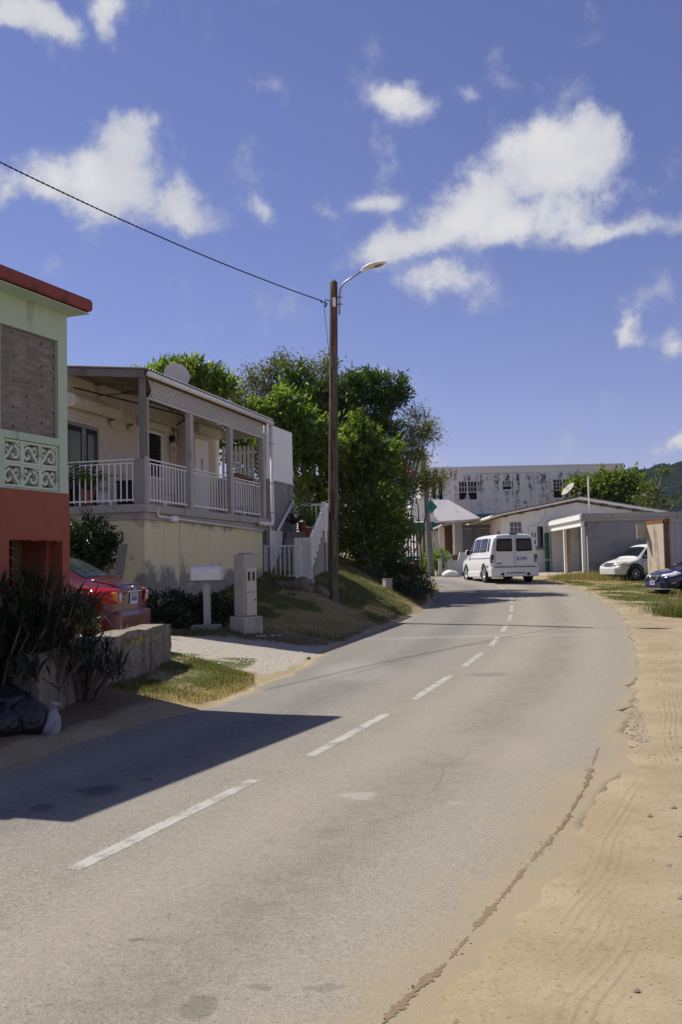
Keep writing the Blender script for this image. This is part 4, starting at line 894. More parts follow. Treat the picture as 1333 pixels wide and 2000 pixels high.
# twisted service cable and the drop wire
def twisted(A_, B_, sag, r, n, turns):
    A_ = Vector(A_); B_ = Vector(B_); out = []
    for ph in (0, math.pi):
        P = []
        for k in range(n+1):
            t = k/n; p = A_.lerp(B_, t); p.z -= sag*4*t*(1-t); a = turns*2*math.pi*t+ph
            P.append(p+Vector((0, math.cos(a), math.sin(a)))*r*.9)
        out.append(P)
    return out
cb = thing('service_cable', 'twisted black cable crossing the sky to the wooden pole', 'cable', tuple(at(630, 588, 26.9)))
org = cb.location.copy(); farend = Vector(at(-110, 262, 17.5))
for P in twisted((0, 0, 0), farend-org, .17, .011, 420, 46): MB().tube(P, .0095, 5).build('strand', M['black'], cb)
MB().lathe([(0, 0), (.03, .02), (.03, .06), (0, .08)], 8, Matrix.Translation((-.02, 0, -.06))).build('strain_clamp', M['black'], cb)
dw = thing('drop_wire', 'black wire dropping from the cable clamp down the wooden pole', 'cable', tuple(at(633, 592, 26.88)))
o_ = dw.location; q1 = Vector(at(638, 640, 26.86))-o_; q2 = Vector(at(643, 690, 26.85))-o_; q3 = Vector(at(645, 700, 26.86))-o_
for P in twisted((0, 0, 0), q2, -.0, .007, 60, 9): MB().tube(P+[q3], .007, 5).build('strand', M['black'], dw)

# ------------------------------------------------------------------ rubbish bags
M['bag_black'] = pmat('black_bin_bag', (.014, .014, .018), .36, .3, 5, .7, 16, spec=.5)
M['bag_white'] = pmat('white_sack', (.30, .30, .32), .6, .12, 5, .5, 9)
def bag(name, lab, px_, py_, Y_, sx_, sy_, sz_, mat, seed, grp):
    p = at(px_, py_, Y_); z_ = T(p[0], p[1])
    t_ = thing(name, lab, 'rubbish bag', (p[0], p[1], z_), seed, grp)
    bm = bmesh.new(); bmesh.ops.create_icosphere(bm, subdivisions=5, radius=1); rg = random.Random(seed)
    ph = [rg.uniform(0, 6.3) for _ in range(8)]
    for v in bm.verts:
        n_ = v.co.normalized(); a = math.atan2(n_.y, n_.x); e = math.acos(max(-1, min(1, n_.z)))
        k = 1+.05*math.sin(2*a+ph[0])+.05*math.sin(3*a+2*e+ph[1])
        k += (.055*abs(math.sin(5.5*a+1.6*math.sin(3*e+ph[2])+ph[3]))+.035*abs(math.sin(9*a-4*e+ph[4])))*max(.15, 1-e/2.6)*1.3
        k += .035*abs(math.sin(7*e+3*math.sin(2*a+ph[5])))+.02*abs(math.sin(15*a+9*e+ph[6]))
        if mat is M['bag_white']: k += .10*abs(math.sin(4*a+2.5*e+ph[7]))+.06*math.sin(5*e+3*a+ph[1])
        sag = 1+.16*max(0, e-1.4); v.co.x = n_.x*k*sx_*sag; v.co.y = n_.y*k*sy_*sag
        z = n_.z*k; pull = max(0, z-.5)*(.8 if mat is M['bag_white'] else .9); v.co.x *= 1-pull; v.co.y *= 1-pull
        v.co.z = max(z, -.70)*sz_*.57+sz_*.40
    me = bpy.data.meshes.new('sack'); bm.to_mesh(me); bm.free(); me.materials.append(mat); me.shade_smooth(); link('sack', me, t_)
    if mat is M['bag_white']: t_.rotation_euler = (R(6), R(10), .4)
    mb = MB(); mb.lathe([(0, 0), (.02, .0), (.025, .02), (.05, .06), (.035, .075), (0, .05)], 9, Matrix.Translation((0, 0, sz_*1.0-.005))); mb.build('knot', mat, t_)
bag('bin_bag', 'large black bin bag under the dark shrub', 55, 1432, 10.2, .20, .20, .35, M['bag_black'], 3, 'dumped rubbish bags')
bag('bin_bag', 'black bin bag cut by the left edge of the picture', 5, 1440, 10.0, .19, .19, .28, M['bag_black'], 5, 'dumped rubbish bags')
bag('rubbish_sack', 'white sack leaning on the black bin bags', 98, 1432, 10.2, .07, .11, .25, M['bag_white'], 8, 'dumped rubbish bags')
bag('bin_bag', 'black bin bag behind the white sack', 20, 1405, 10.7, .24, .20, .38, M['bag_black'], 11, 'dumped rubbish bags')

# ------------------------------------------------------------------ porch things
M['plastic'] = pmat('white_plastic', (.66, .66, .66), .4, .04)
def chair(x, y, rz, lab):
    c_ = thing('garden_chair', lab, 'chair', HW(x, y, 3.036), HA+rz, 'porch chairs')
    BX('seat', M['plastic'], c_, -.22, .22, -.22, .22, .40, .43, .01)
    for sx_ in (-.2, .2):
        for sy_ in (-.2, .2): MB().bar((sx_*1.15, sy_*1.15, 0), (sx_, sy_, .40), .05, .05).build('leg', M['plastic'], c_)
        MB().tube([(sx_*1.15, -.2, .43), (sx_*1.2, -.18, .62), (sx_*1.2, .1, .64), (sx_*1.05, .24, .68)], .02, 6).build('armrest', M['plastic'], c_)
    for k in range(6): MB().bar((-.17+k*.068, .22, .43), (-.17+k*.068, .31, .86), .045, .015).build('back_slat', M['plastic'], c_)
    MB().bar((-.22, .31, .87), (.22, .31, .87), .06, .03).build('back_rail', M['plastic'], c_)
chair(-1.45, .55, R(60), 'white plastic garden chair by the potted palm on the porch'); chair(-.75, 2.6, R(-60), 'white plastic garden chair behind the middle porch railing')
bk = thing('bucket', 'white bucket behind the front porch railing', 'bucket', HW(-1.15, .38, 3.036), 0)
MB().lathe([(0, 0), (.13, 0), (.16, .30), (.15, .30), (.12, .02), (0, .02)], 16).build('tub', M['plastic'], bk, smoothed=True); MB().tube([(.16*math.cos(a), 0, .30+.12*math.sin(a)) for a in np.linspace(0, math.pi, 9)], .006, 5).build('handle', M['steel'], bk)
bb = thing('storage_bin', 'black storage bin against the porch corner pillar', 'bin', HW(-.62, .62, 3.036), HA)
BX('body', M['black'], bb, -.27, .27, -.2, .2, 0, .50, .03); BX('lid', M['black'], bb, -.29, .29, -.22, .22, .502, .56, .02)
pl_ = thing('plank_stack', 'loose boards stacked on the farthest porch railing', 'boards', HW(-.12, 5.6, 3.962), HA)
M['board'] = pmat('bare_board', (.34, .24, .14), .8, .25, 5); rg = random.Random(3)
for k in range(5): MB().box(-.07, .07, -.75+.1*rg.random(), .75, 0, .025).build('plank', M['board'] if k % 2 else M['brown'], pl_, (rg.uniform(-.06, .06), rg.uniform(-.1, .2), .001+k*.027), (0, 0, rg.uniform(-.12, .12)))

# ------------------------------------------------------------------ foliage
def leaves(name, mat, centres, dirs, nper, spread, ll, lw, seed, up=.3, fold=.25, droop=.0, parent=None):
    rg = np.random.default_rng(seed); n = len(centres)*nper
    C_ = np.repeat(centres, nper, 0)+rg.normal(0, 1, (n, 3))*spread*np.array([1, 1, .8])
    d = np.repeat(dirs, nper, 0)*.8+rg.normal(0, .75, (n, 3)); d[:, 2] += up-droop; d /= np.linalg.norm(d, axis=1)[:, None]+1e-9
    s = rg.normal(0, 1, (n, 3)); s -= d*(s*d).sum(1)[:, None]; s /= np.linalg.norm(s, axis=1)[:, None]+1e-9
    u = np.cross(d, s); L = ll*(.6+.8*rg.random(n))[:, None]; Wd = lw*(.6+.8*rg.random(n))[:, None]
    mid = C_+d*L*.45-u*L*.04
    V = np.stack([C_, mid+s*Wd/2+u*Wd*fold, C_+d*L-u*L*.12, mid-s*Wd/2+u*Wd*fold], 1).reshape(-1, 3)
    Fq = np.arange(n*4).reshape(-1, 4); Ft = np.concatenate([Fq[:, [0, 1, 2]], Fq[:, [0, 2, 3]]])
    rn_ = np.repeat(np.clip(np.repeat(rg.random(len(centres)), nper)*.62+rg.random(n)*.45-.03, 0, 1), 4)
    o = link(name, np_mesh(name, V, Ft, mat, False, {'rnd': rn_}), parent); o['kind'] = 'stuff'; return o
def lobe_clusters(lobes, dens, rg, shell=.45):
    """leaf clump centres: every lobe breaks up into smaller tufts with air between them"""
    cs = []; ds = []
    for (c0, r0) in lobes:
        c0 = np.array(c0, float); r0 = np.array(r0, float)
        vol = 4.19*np.prod(r0); n = max(6, int(dens*vol**.72)); k = max(4, min(14, int(5+3.5*vol**.5)))
        u = rg.normal(0, 1, (k, 3)); u /= np.linalg.norm(u, axis=1)[:, None]; sub = u*(.35+.55*rg.random(k))[:, None]
        w = .30+.16*rg.random(k); j = rg.integers(0, k, n)
        v = rg.normal(0, 1, (n, 3)); v[:, 2] += .35; v /= np.linalg.norm(v, axis=1)[:, None]; rr = (shell+(1-shell)*rg.random(n)**.7)
        q = sub[j]+v*(rr*w[j])[:, None]
        cs.append(c0+q*r0); ds.append(v*.7+u[j]*.3)
    return np.concatenate(cs), np.concatenate(ds)
M['bark'] = pmat('tree_bark', (.16, .13, .10), .95, .3, 6, .6, 12)
def PL(px, py, Y, rx, ry, rd=None):        # a lobe of a crown: where it is seen, its distance, its half sizes in photo pixels
    k = Y/FPX; return (tuple(at(px, py, Y)), (rx*k, (rd if rd else (rx+ry)/2)*k, ry*k))
def tree(name, lab, cat, base, lobes, mat, dens, nper, spread, ll, lw, seed, up=.3, droop=0., shell=.45, trunk_r=.12, group=None, twigs=.12, bark=None, sprigs=5):
    rg = np.random.default_rng(seed); base = np.array(base, float)
    t_ = thing(name, lab, cat, tuple(base), 0, group)
    lob = [(tuple(np.array(c)-base), r) for c, r in lobes]
    cs, ds = lobe_clusters(lob, dens, rg, shell)
    ex = []; exd = []
    for c, r in lob:
        for q in range(sprigs):
            v = rg.normal(0, 1, 3); v[2] += .5; v /= np.linalg.norm(v)
            for t in np.linspace(.85, 1.05+.35*rg.random(), 4): ex.append(np.array(c)+v*np.array(r)*t+rg.normal(0, .02, 3)); exd.append(v)
    if ex: cs = np.concatenate([cs, np.array(ex)]); ds = np.concatenate([ds, np.array(exd)])
    leaves('crown', mat, cs, ds, nper, spread, ll, lw, seed, up, .25, droop, t_)
    mb = MB(); cen = np.mean([np.array(c) for c, r in lob], 0); fork = np.array([cen[0]*.35, cen[1]*.35, max(.25, cen[2]*.38)])
    bk_ = bark or M['bark']
    MB().tube([(0, 0, -.25), tuple(fork*.5+np.array([.04, 0, 0])), tuple(fork)], [trunk_r, trunk_r*.85, trunk_r*.75], 9).build('trunk', bk_, t_, smoothed=True)
    for c, r in lob:
        c = np.array(c); mid = fork*.5+c*.5+rg.normal(0, .12, 3)
        MB().tube([tuple(fork), tuple(mid), tuple(c)], [trunk_r*.55, trunk_r*.4, trunk_r*.22], 6).build('limb', bk_, t_, smoothed=True)
    pick = cs[rg.random(len(cs)) < twigs]; tw = MB(); lc = np.array([c for c, r in lob])
    for q in pick:
        j = np.argmin(((lc-q)**2).sum(1)); a = lc[j]
        tw.tube([tuple(a), tuple((a+q)/2+rg.normal(0, .06, 3)), tuple(q)], [trunk_r*.16, trunk_r*.1, .006], 4, False)
    if tw.v: tw.build('twigs', bk_, t_)['kind'] = 'stuff'
    return t_
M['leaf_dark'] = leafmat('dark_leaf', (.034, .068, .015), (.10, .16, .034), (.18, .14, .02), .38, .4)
M['leaf_mid'] = leafmat('mid_leaf', (.055, .10, .018), (.20, .25, .058), (.17, .16, .03), .55, .42)
M['leaf_bright'] = leafmat('bright_leaf', (.075, .135, .02), (.22, .28, .065), (.20, .20, .04), .55, .42)
M['leaf_olive'] = leafmat('olive_leaf', (.09, .11, .03), (.18, .19, .06), (.19, .13, .05), .4, .5)
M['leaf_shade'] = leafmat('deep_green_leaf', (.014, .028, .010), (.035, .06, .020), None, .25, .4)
M['leaf_weed'] = leafmat('weed_leaf', (.05, .09, .02), (.11, .15, .035), (.28, .22, .06), .4, .5)
M['petal'] = leafmat('pink_petal', (.45, .12, .17), (.6, .22, .26), None, .4, .5)
tb = lambda px, py, Y, dz=0: (lambda p: (p[0], p[1], T(p[0], p[1])+dz))(at(px, py, Y))
tree('broadleaf_tree', 'mango-like tree showing above the porch roof behind the satellite dish', 'tree', (-7.2, 35, T(-7.2, 35)), [PL(330, 735, 35, 38, 24), PL(385, 735, 35, 36, 24), PL(425, 765, 35, 30, 24), PL(350, 775, 35, 60, 30), PL(295, 760, 35, 30, 30)], M['leaf_bright'], 46, 16, .17, .34, .09, 1, .1, .15, trunk_r=.2)
tree('airy_tree', 'thin airy olive-green tree standing behind the white board screen', 'tree', (-2.9, 40.5, T(-2.6, 36.5)), [PL(470, 790, 40.5, 34, 34), PL(520, 760, 40.5, 40, 36), PL(565, 755, 40.5, 30, 40), PL(490, 740, 40.5, 12, 22), PL(530, 725, 40.5, 14, 22), PL(555, 715, 40.5, 10, 20), PL(610, 740, 40.5, 40, 30), PL(640, 715, 40.5, 18, 18), PL(520, 810, 40, 60, 36), PL(440, 805, 40, 30, 26)], M['leaf_olive'], 40, 14, .22, .14, .055, 2, .3, 0, .2, .10, None, .6)
tree('dark_tree', 'tall dark green tree with ragged top behind the wooden pole', 'tree', (1.1, 39.0, T(1.1, 39)), [PL(580, 730, 39, 18, 26), PL(592, 765, 39, 28, 30), PL(620, 790, 39, 52, 46), PL(650, 765, 39.3, 30, 28), PL(660, 800, 39.4, 36, 34), PL(690, 765, 39, 30, 28), PL(715, 745, 39, 34, 20), PL(742, 735, 39, 13, 17), PL(735, 770, 39, 28, 26), PL(782, 765, 39, 13, 22), PL(765, 785, 39, 24, 24), PL(745, 815, 39, 40, 26), PL(700, 810, 39, 40, 34), PL(660, 830, 39.6, 44, 40), PL(720, 850, 39.6, 50, 34), PL(690, 890, 40, 60, 50)], M['leaf_dark'], 46, 14, .14, .22, .07, 3, .15, .1, .4, .17)
tree('leafy_tree', 'bright leafy tree with large leaves between the white screen and the pole', 'tree', (-.9, 35, T(-.8, 31.6)), [PL(545, 790, 35, 30, 26), PL(575, 815, 35, 36, 30), PL(540, 840, 35, 40, 36), PL(610, 850, 35, 44, 38), PL(590, 890, 35, 44, 40), PL(640, 890, 35.3, 40, 40), PL(600, 940, 35.3, 40, 44), PL(560, 810, 35, 24, 22), PL(490, 820, 35.4, 34, 26)], M['leaf_bright'], 34, 12, .15, .30, .12, 4, .0, .2, .5, .10)
tree('leafy_tree', 'yellow-green bushy tree right of the wooden pole', 'tree', (1.1, 36.0, T(1.1, 36)), [PL(690, 850, 36, 34, 30), PL(720, 880, 36, 42, 40), PL(690, 910, 36, 46, 44), PL(750, 900, 36, 30, 46), PL(745, 945, 36, 40, 40), PL(700, 960, 36, 46, 40), PL(660, 940, 36, 30, 40)], M['leaf_mid'], 36, 12, .14, .24, .10, 5, .1, .1, .5, .09)
M['leaf_feather'] = leafmat('feathery_leaf', (.12, .14, .04), (.24, .25, .08), (.22, .15, .06), .5, .5)
tree('feathery_tree', 'feathery olive tree leaning out over the far pole', 'tree', (2.0, 39.2, T(2.0, 39.2)), [PL(770, 850, 39.2, 40, 24), PL(805, 835, 39.2, 26, 18), PL(812, 812, 39.2, 12, 12), PL(790, 880, 39.2, 34, 26), PL(828, 858, 39.2, 20, 18), PL(838, 838, 39.2, 12, 8), PL(770, 910, 39.2, 32, 30), PL(815, 880, 39.2, 16, 16)], M['leaf_feather'], 34, 16, .22, .17, .035, 6, -.1, .3, .2, .07, None, .5)
tree('flowering_shrub', 'shrub with pink blossom hanging beside the far pole', 'shrub', (3.2, 40.5, T(3.2, 40.5)), [PL(800, 930, 40.5, 26, 40), PL(830, 930, 40.5, 24, 28), PL(850, 945, 40.5, 18, 20), PL(812, 948, 40.5, 24, 20), PL(788, 970, 40.5, 14, 24)], M['leaf_olive'], 36, 12, .2, .15, .055, 7, .1, .1, .2, .06, None, .5)
for (px, py) in ((795, 900), (800, 915), (807, 925), (790, 925)):
    pass
fl = np.array([at(x_, y_, 39.7) for x_, y_ in ((793, 905), (798, 912), (806, 926), (801, 920), (794, 927), (809, 900), (788, 915))]); fb = np.array([3.2, 40.5, T(3.2, 40.5)])
leaves('blossom', M['petal'], fl-fb, np.tile([0, -1., 0], (len(fl), 1)), 22, .10, .10, .07, 8, .2, parent=[o for o in bpy.data.objects if o.name == 'flowering_shrub'][0])
tree('dense_shrub', 'dense dark green shrub at the foot of the trees right of the pole', 'shrub', (1.0, 34.4, T(1.0, 34.4)), [PL(700, 1000, 34.4, 44, 36), PL(668, 1035, 34.6, 24, 34), PL(672, 1078, 34.6, 24, 24), PL(750, 1000, 34.6, 44, 40), PL(720, 1040, 34.6, 50, 36), PL(758, 1045, 35.0, 34, 44), PL(690, 1060, 34.6, 30, 34), PL(740, 1085, 35.0, 46, 30)], M['leaf_mid'], 50, 13, .13, .18, .075, 9, .2, 0, .55, .06)
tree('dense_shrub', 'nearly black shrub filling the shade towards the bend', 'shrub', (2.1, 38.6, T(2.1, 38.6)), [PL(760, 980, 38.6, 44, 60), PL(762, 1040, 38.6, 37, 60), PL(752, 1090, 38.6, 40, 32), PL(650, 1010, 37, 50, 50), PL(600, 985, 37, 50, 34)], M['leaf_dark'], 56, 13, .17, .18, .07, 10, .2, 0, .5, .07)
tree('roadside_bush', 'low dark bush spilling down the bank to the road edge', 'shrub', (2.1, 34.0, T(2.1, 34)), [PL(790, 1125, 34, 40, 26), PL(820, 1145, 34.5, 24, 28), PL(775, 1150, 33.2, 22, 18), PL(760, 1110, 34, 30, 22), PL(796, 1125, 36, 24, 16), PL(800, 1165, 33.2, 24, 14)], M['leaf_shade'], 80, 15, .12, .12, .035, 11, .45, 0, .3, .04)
tree('house_shrub', 'dark shrub between the green house and the yellow wall', 'shrub', (-5.3, 20.3, T(-5.3, 20.3)), [PL(165, 1045, 20.3, 34, 28), PL(150, 1075, 20.3, 28, 34), PL(190, 1080, 20.3, 24, 26), PL(210, 1068, 20.3, 14, 12), PL(170, 1110, 20.3, 40, 30)], M['leaf_shade'], 90, 13, .10, .17, .045, 12, .2, .1, .4, .05)
tree('weed_clump', 'leafy weeds growing at the foot of the yellow wall behind the letter box', 'weeds', (-3.0, 20.9, T(-3.0, 20.9)), [PL(340, 1180, 20.9, 44, 24), PL(310, 1195, 20.7, 36, 28), PL(385, 1190, 20.9, 44, 26), PL(430, 1195, 21, 40, 26), PL(340, 1215, 20.4, 50, 18), PL(420, 1215, 20.7, 36, 16)], M['leaf_shade'], 120, 12, .08, .11, .045, 13, .3, 0, .3, .03)
tree('broadleaf_tree', 'round dense green tree behind the gabled white house', 'tree', (17.2, 72, T(17.2, 72)), [PL(1150, 964, 72, 26, 26), PL(1185, 949, 72, 34, 28), PL(1225, 949, 72, 30, 26), PL(1200, 974, 72, 44, 28), PL(1145, 984, 72, 26, 20), PL(1240, 969, 72, 18, 30), PL(1210, 994, 72, 44, 22)], M['leaf_mid'], 44, 16, .34, .42, .15, 14, .2, 0, .5, .2)
tree('sparse_tree', 'sparse twiggy tree right of the round tree, with one tall shoot', 'tree', (18.8, 64, T(18.8, 64)), [PL(1262, 970, 64, 18, 18), PL(1282, 955, 64, 12, 14), PL(1295, 922, 64, 6, 5), PL(1290, 980, 64, 20, 16), PL(1250, 985, 64, 18, 12), PL(1318, 985, 64, 16, 14), PL(1270, 990, 64, 26, 10)], M['leaf_weed'], 6, 4, .22, .24, .12, 15, .3, 0, .1, .08, None, 1.0, pmat('pale_twig', (.34, .31, .26), .9, .2, 5))
# more trees beyond the houses, seen only between roofs
tree('garden_tree', 'green garden tree visible through the porch behind the picket gate', 'tree', (-1.9, 31.0, T(-1.9, 31)), [PL(470, 880, 31, 40, 30), PL(500, 900, 31, 40, 40), PL(450, 850, 31, 30, 22)], M['leaf_bright'], 44, 13, .16, .22, .08, 16, .1, .1, .4, .07)
# strap-leaved dark shrub in front of the green house
def strap_shrub(name, lab, base, stems, hgt, spread, nl, ll, lw, mat, seed, splay=.9):
    rg = np.random.default_rng(seed); t_ = thing(name, lab, 'shrub', tuple(base)); sm = MB(); V = []; Fc = []; RN = []
    for s in range(stems):
        a = rg.random()*6.28; r0 = rg.random()**.6*spread; hh = hgt*(.45+.6*rg.random())*(1-.25*r0/spread); tip = np.array([math.cos(a)*r0, math.sin(a)*r0*.7, hh]); b0 = tip*np.array([.35, .35, 0])
        sm.tube([tuple(b0), tuple(b0*.5+tip*.5+np.array([0, 0, hh*.08])), tuple(tip)], [.016, .012, .008], 5, False)
        for k in range(nl):
            az = rg.random()*6.28; el = rg.uniform(-.25, 1.25)*splay; L = ll*(.6+.6*rg.random()); d = np.array([math.cos(az)*math.cos(el), math.sin(az)*math.cos(el), math.sin(el)])
            s_ = np.cross(d, [0, 0, 1.]); s_ /= np.linalg.norm(s_)+1e-9; w = lw*(.7+.5*rg.random()); o_ = tip+np.array([0, 0, -.12*rg.random()])
            m1 = o_+d*L*.5; e1 = o_+d*L-np.array([0, 0, L*.28*max(.1, 1-el)]); b_i = len(V)
            V += [o_, m1+s_*w/2, m1-s_*w/2, e1]; Fc += [(b_i, b_i+1, b_i+2), (b_i+1, b_i+3, b_i+2)]; RN += [rg.random()]*4
    o = link('leaves', np_mesh('leaves', np.array(V), np.array(Fc), mat, False, {'rnd': np.array(RN)}), t_); o['kind'] = 'stuff'
    sm.build('stems', M['bark'], t_)['kind'] = 'stuff'; return t_
M['leaf_strap'] = leafmat('strap_leaf', (.014, .026, .012), (.04, .06, .028), (.07, .06, .025), .2, .45)
strap_shrub('strap_shrub', 'dark strap-leaved shrub in front of the green house at the left edge', (-3.62, 11.45, T(-3.62, 11.45)), 120, 1.5, .80, 22, .34, .026, M['leaf_strap'], 21)
strap_shrub('strap_shrub', 'dark strap-leaved shrub leaning over the low wall', (-3.15, 12.0, T(-3.15, 12.0)), 40, .75, .55, 20, .30, .022, M['leaf_strap'], 22, 1.0)
strap_shrub('strap_shrub', 'dark strap-leaved shrub behind the rubbish bags', (-3.95, 10.9, T(-3.95, 10.9)), 80, 1.35, .7, 20, .34, .026, M['leaf_strap'], 23)
# yellow-green weeds and flowers on top of the low wall
tree('wall_weeds', 'yellow-green flowering weeds on top of the low wall by the red car', 'weeds', (-3.25, 14.3, .78), [PL(160, 1205, 14.3, 14, 12), PL(178, 1215, 14.3, 18, 10), PL(150, 1220, 14.2, 14, 10)], M['leaf_weed'], 120, 9, .04, .07, .03, 24, .4, 0, .2, .012)
# potted palm on the porch, pots on the landing
def pot_plant(name, lab, loc, pr_, ph_, mat_pot, nfr, fl_, mat, seed, up_=.9, wd=.05):
    t_ = thing(name, lab, 'potted plant', loc); MB().lathe([(0, 0), (pr_*.68, 0), (pr_, ph_), (pr_*1.1, ph_), (pr_*1.1, ph_*1.1), (pr_*.92, ph_*1.1), (pr_*.9, ph_*.92), (0, ph_*.92)], 16).build('pot', mat_pot, t_, smoothed=False)
    rg = np.random.default_rng(seed); V = []; Fc = []; RN = []
    for k in range(nfr):
        az = rg.random()*6.28; tilt = rg.uniform(.25, 1.0); L = fl_*(.6+.5*rg.random()); pts = []
        for q in range(8):
            t = q/7; pts.append(np.array([math.cos(az)*L*t*math.sin(tilt)*.9, math.sin(az)*L*t*math.sin(tilt)*.9, ph_+L*up_*(t-.55*t*t*tilt)]))
        for q in range(1, 8):
            for sg in (-1, 1):
                d = pts[q]-pts[q-1]; d /= np.linalg.norm(d); s_ = np.cross(d, [0, 0, 1.]); s_ /= np.linalg.norm(s_)+1e-9; e = pts[q]+(s_*sg*.8+d*.5)*L*.26*(1.1-q/9)+np.array([0, 0, -.03]); b_i = len(V)
                V += [pts[q], pts[q]+d*wd, e, pts[q]-d*wd*.4]; Fc += [(b_i, b_i+1, b_i+2), (b_i, b_i+2, b_i+3)]; RN += [rg.random()]*4
    o = link('fronds', np_mesh('fronds', np.array(V), np.array(Fc), mat, False, {'rnd': np.array(RN)}), t_); o['kind'] = 'stuff'
M['terra'] = pmat('terracotta', (.36, .11, .05), .8, .12, 5)
pot_plant('potted_palm', 'potted palm with yellowing fronds at the green house end of the porch', HW(-1.42, .22, 3.036), .14, .3, M['terra'], 26, .95, M['leaf_mid'], 31)
pot_plant('potted_plant', 'grassy plant in a terracotta pot at the top of the stairs', HW(.72, 8.75, 2.50), .15, .30, M['terra'], 34, .75, M['leaf_weed'], 32, 1.2, .02)
pot_plant('potted_plant', 'dark reddish plant in a small pot against the grey wall by the stairs', HW(.2, 8.9, 2.72), .10, .2, M['concrete'], 22, .5, leafmat('red_leaf', (.06, .02, .03), (.12, .05, .05), None, .3), 33)
pot_plant('potted_plant', 'tall pale grassy plant behind the pots on the landing', HW(.3, 9.4, 2.72), .14, .28, M['terra'], 34, 1.0, M['leaf_weed'], 34, 1.2, .02)

# ------------------------------------------------------------------ grass
def grass(name, lab, P, hgt, mat, seed, lean_=.45, w=.006):
    rg = np.random.default_rng(seed); n = len(P); z = terr(P[:, 0], P[:, 1])
    a = rg.random(n)*6.28; h_ = hgt*(.4+.9*rg.random(n)); b0 = np.stack([P[:, 0], P[:, 1], z-.01], 1); wd = w*(.7+.6*rg.random(n))
    s_ = np.stack([np.cos(a), np.sin(a), a*0], 1); l_ = np.stack([np.cos(a+1.57), np.sin(a+1.57), a*0], 1)*(rg.random(n)*lean_)[:, None]*h_[:, None]
    mid = b0+l_*.35+np.stack([a*0, a*0, h_*.6], 1); tip = b0+l_+np.stack([a*0, a*0, h_*(1-.25*rg.random(n))], 1)
    V = np.stack([b0-s_*wd[:, None], b0+s_*wd[:, None], mid+s_*wd[:, None]*.6, mid-s_*wd[:, None]*.6, tip], 1).reshape(-1, 3)
    i = np.arange(n)[:, None]*5; Fc = np.concatenate([i+np.array([[0, 1, 2]]), i+np.array([[0, 2, 3]]), i+np.array([[3, 2, 4]])])
    o = link(name, np_mesh(name, V, Fc, mat, False, {'rnd': np.repeat(rg.random(n), 5)})); return tag(o, lab, None, None, 'stuff')
M['grass'] = leafmat('grass_blade', (.055, .085, .018), (.125, .16, .038), (.30, .23, .09), .4, .6)
M['straw'] = leafmat('dry_grass', (.24, .18, .08), (.40, .32, .15), (.11, .13, .04), .35, .7)
M['bank_grass'] = leafmat('bank_grass_blade', (.075, .085, .026), (.16, .16, .06), (.28, .22, .10), .4, .6)
def pts_where(x0, x1, y0, y1, n, fn, seed):
    rg = np.random.default_rng(seed); P = np.stack([rg.uniform(x0, x1, n), rg.uniform(y0, y1, n)], 1); g, d, c, s = cover(P[:, 0], P[:, 1])
    on = np.minimum(P[:, 0]-xl(P[:, 1]), xr(P[:, 1])-P[:, 0]) < -.03
    return P[(fn(g, d, c, s, P) > rg.random(n)) & on]
grass('grass', 'short green grass on the patch by the low wall', pts_where(-3.1, -1.2, 12.3, 17.4, 42000, lambda g, d, c, s, P: g*(1-c)*.8, 1), .065, M['grass'], 1, .7, .004)
grass('dry_grass', 'straw in the grass patch by the low wall', pts_where(-3.1, -1.2, 12.3, 17.4, 26000, lambda g, d, c, s, P: np.clip(d+.25*g, 0, 1)*(1-c), 11), .06, M['straw'], 11, .9, .004)
grass('grass', 'green and dry grass on the bank below the stairs and pole', pts_where(-4.6, 3.2, 19.2, 34, 95000, lambda g, d, c, s, P: g*.8, 2), .09, M['bank_grass'], 2, .6, .006)
grass('dry_grass', 'straw on the sunny bank below the trees', pts_where(-3.0, 3.2, 21, 34, 30000, lambda g, d, c, s, P: d*.8, 3), .09, M['straw'], 3, .9, .006)
grass('dry_grass', 'straw coloured grass on the verge near the parked cars', pts_where(7.5, 17, 27, 46, 60000, lambda g, d, c, s, P: d*.75, 4), .05, M['straw'], 4, .8, .008)
grass('grass', 'green grass on the verge near the parked cars', pts_where(8.5, 17, 26, 47.5, 60000, lambda g, d, c, s, P: g*.8, 5), .06, M['grass'], 5, .7, .009)
rg = np.random.default_rng(44); tuft = np.concatenate([np.stack([rg.normal(cx, sx_, n_), rg.normal(cy, sy_, n_)], 1) for cx, cy, sx_, sy_, n_ in ((9.4, 27.6, .35, .5, 2600), (10.4, 27.4, .5, .4, 2600), (11.6, 28.2, .7, .6, 3000), (8.9, 26.5, .25, .3, 900))])
grass('tall_grass', 'tall tuft of grass at the right edge near the fallen stick', tuft, .34, M['grass'], 6, .7, .007)
grass('dry_grass', 'dry seed stalks mixed in the tall grass tuft', tuft[::3], .42, M['straw'], 7, .8, .005)
rg = np.random.default_rng(45); weeds = np.concatenate([np.stack([rg.normal(cx, sx_, n_), rg.normal(cy, sy_, n_)], 1) for cx, cy, sx_, sy_, n_ in ((12.6, 47.4, 1.0, .25, 2400), (11.6, 45.6, .8, .5, 3000), (12.2, 35.4, .25, .25, 700), (10.6, 46.3, .5, .3, 900))])
grass('tall_grass', 'tall weeds along the foot of the grey garage wall', weeds[::2], .28, M['straw'], 8, .5, .009)
gf = np.stack([rg.uniform(3.9, 8.2, 16000), rg.uniform(46.5, 54, 16000)], 1); gf = gf[gf[:, 0] > xr(gf[:, 1])+.15]
grass('grass', 'bright grass in front of the crenellated white wall', gf, .22, M['grass'], 9, .6, .012)
wg = np.stack([rg.uniform(-3.3, -2.8, 900), rg.uniform(13.2, 15.4, 900)], 1)
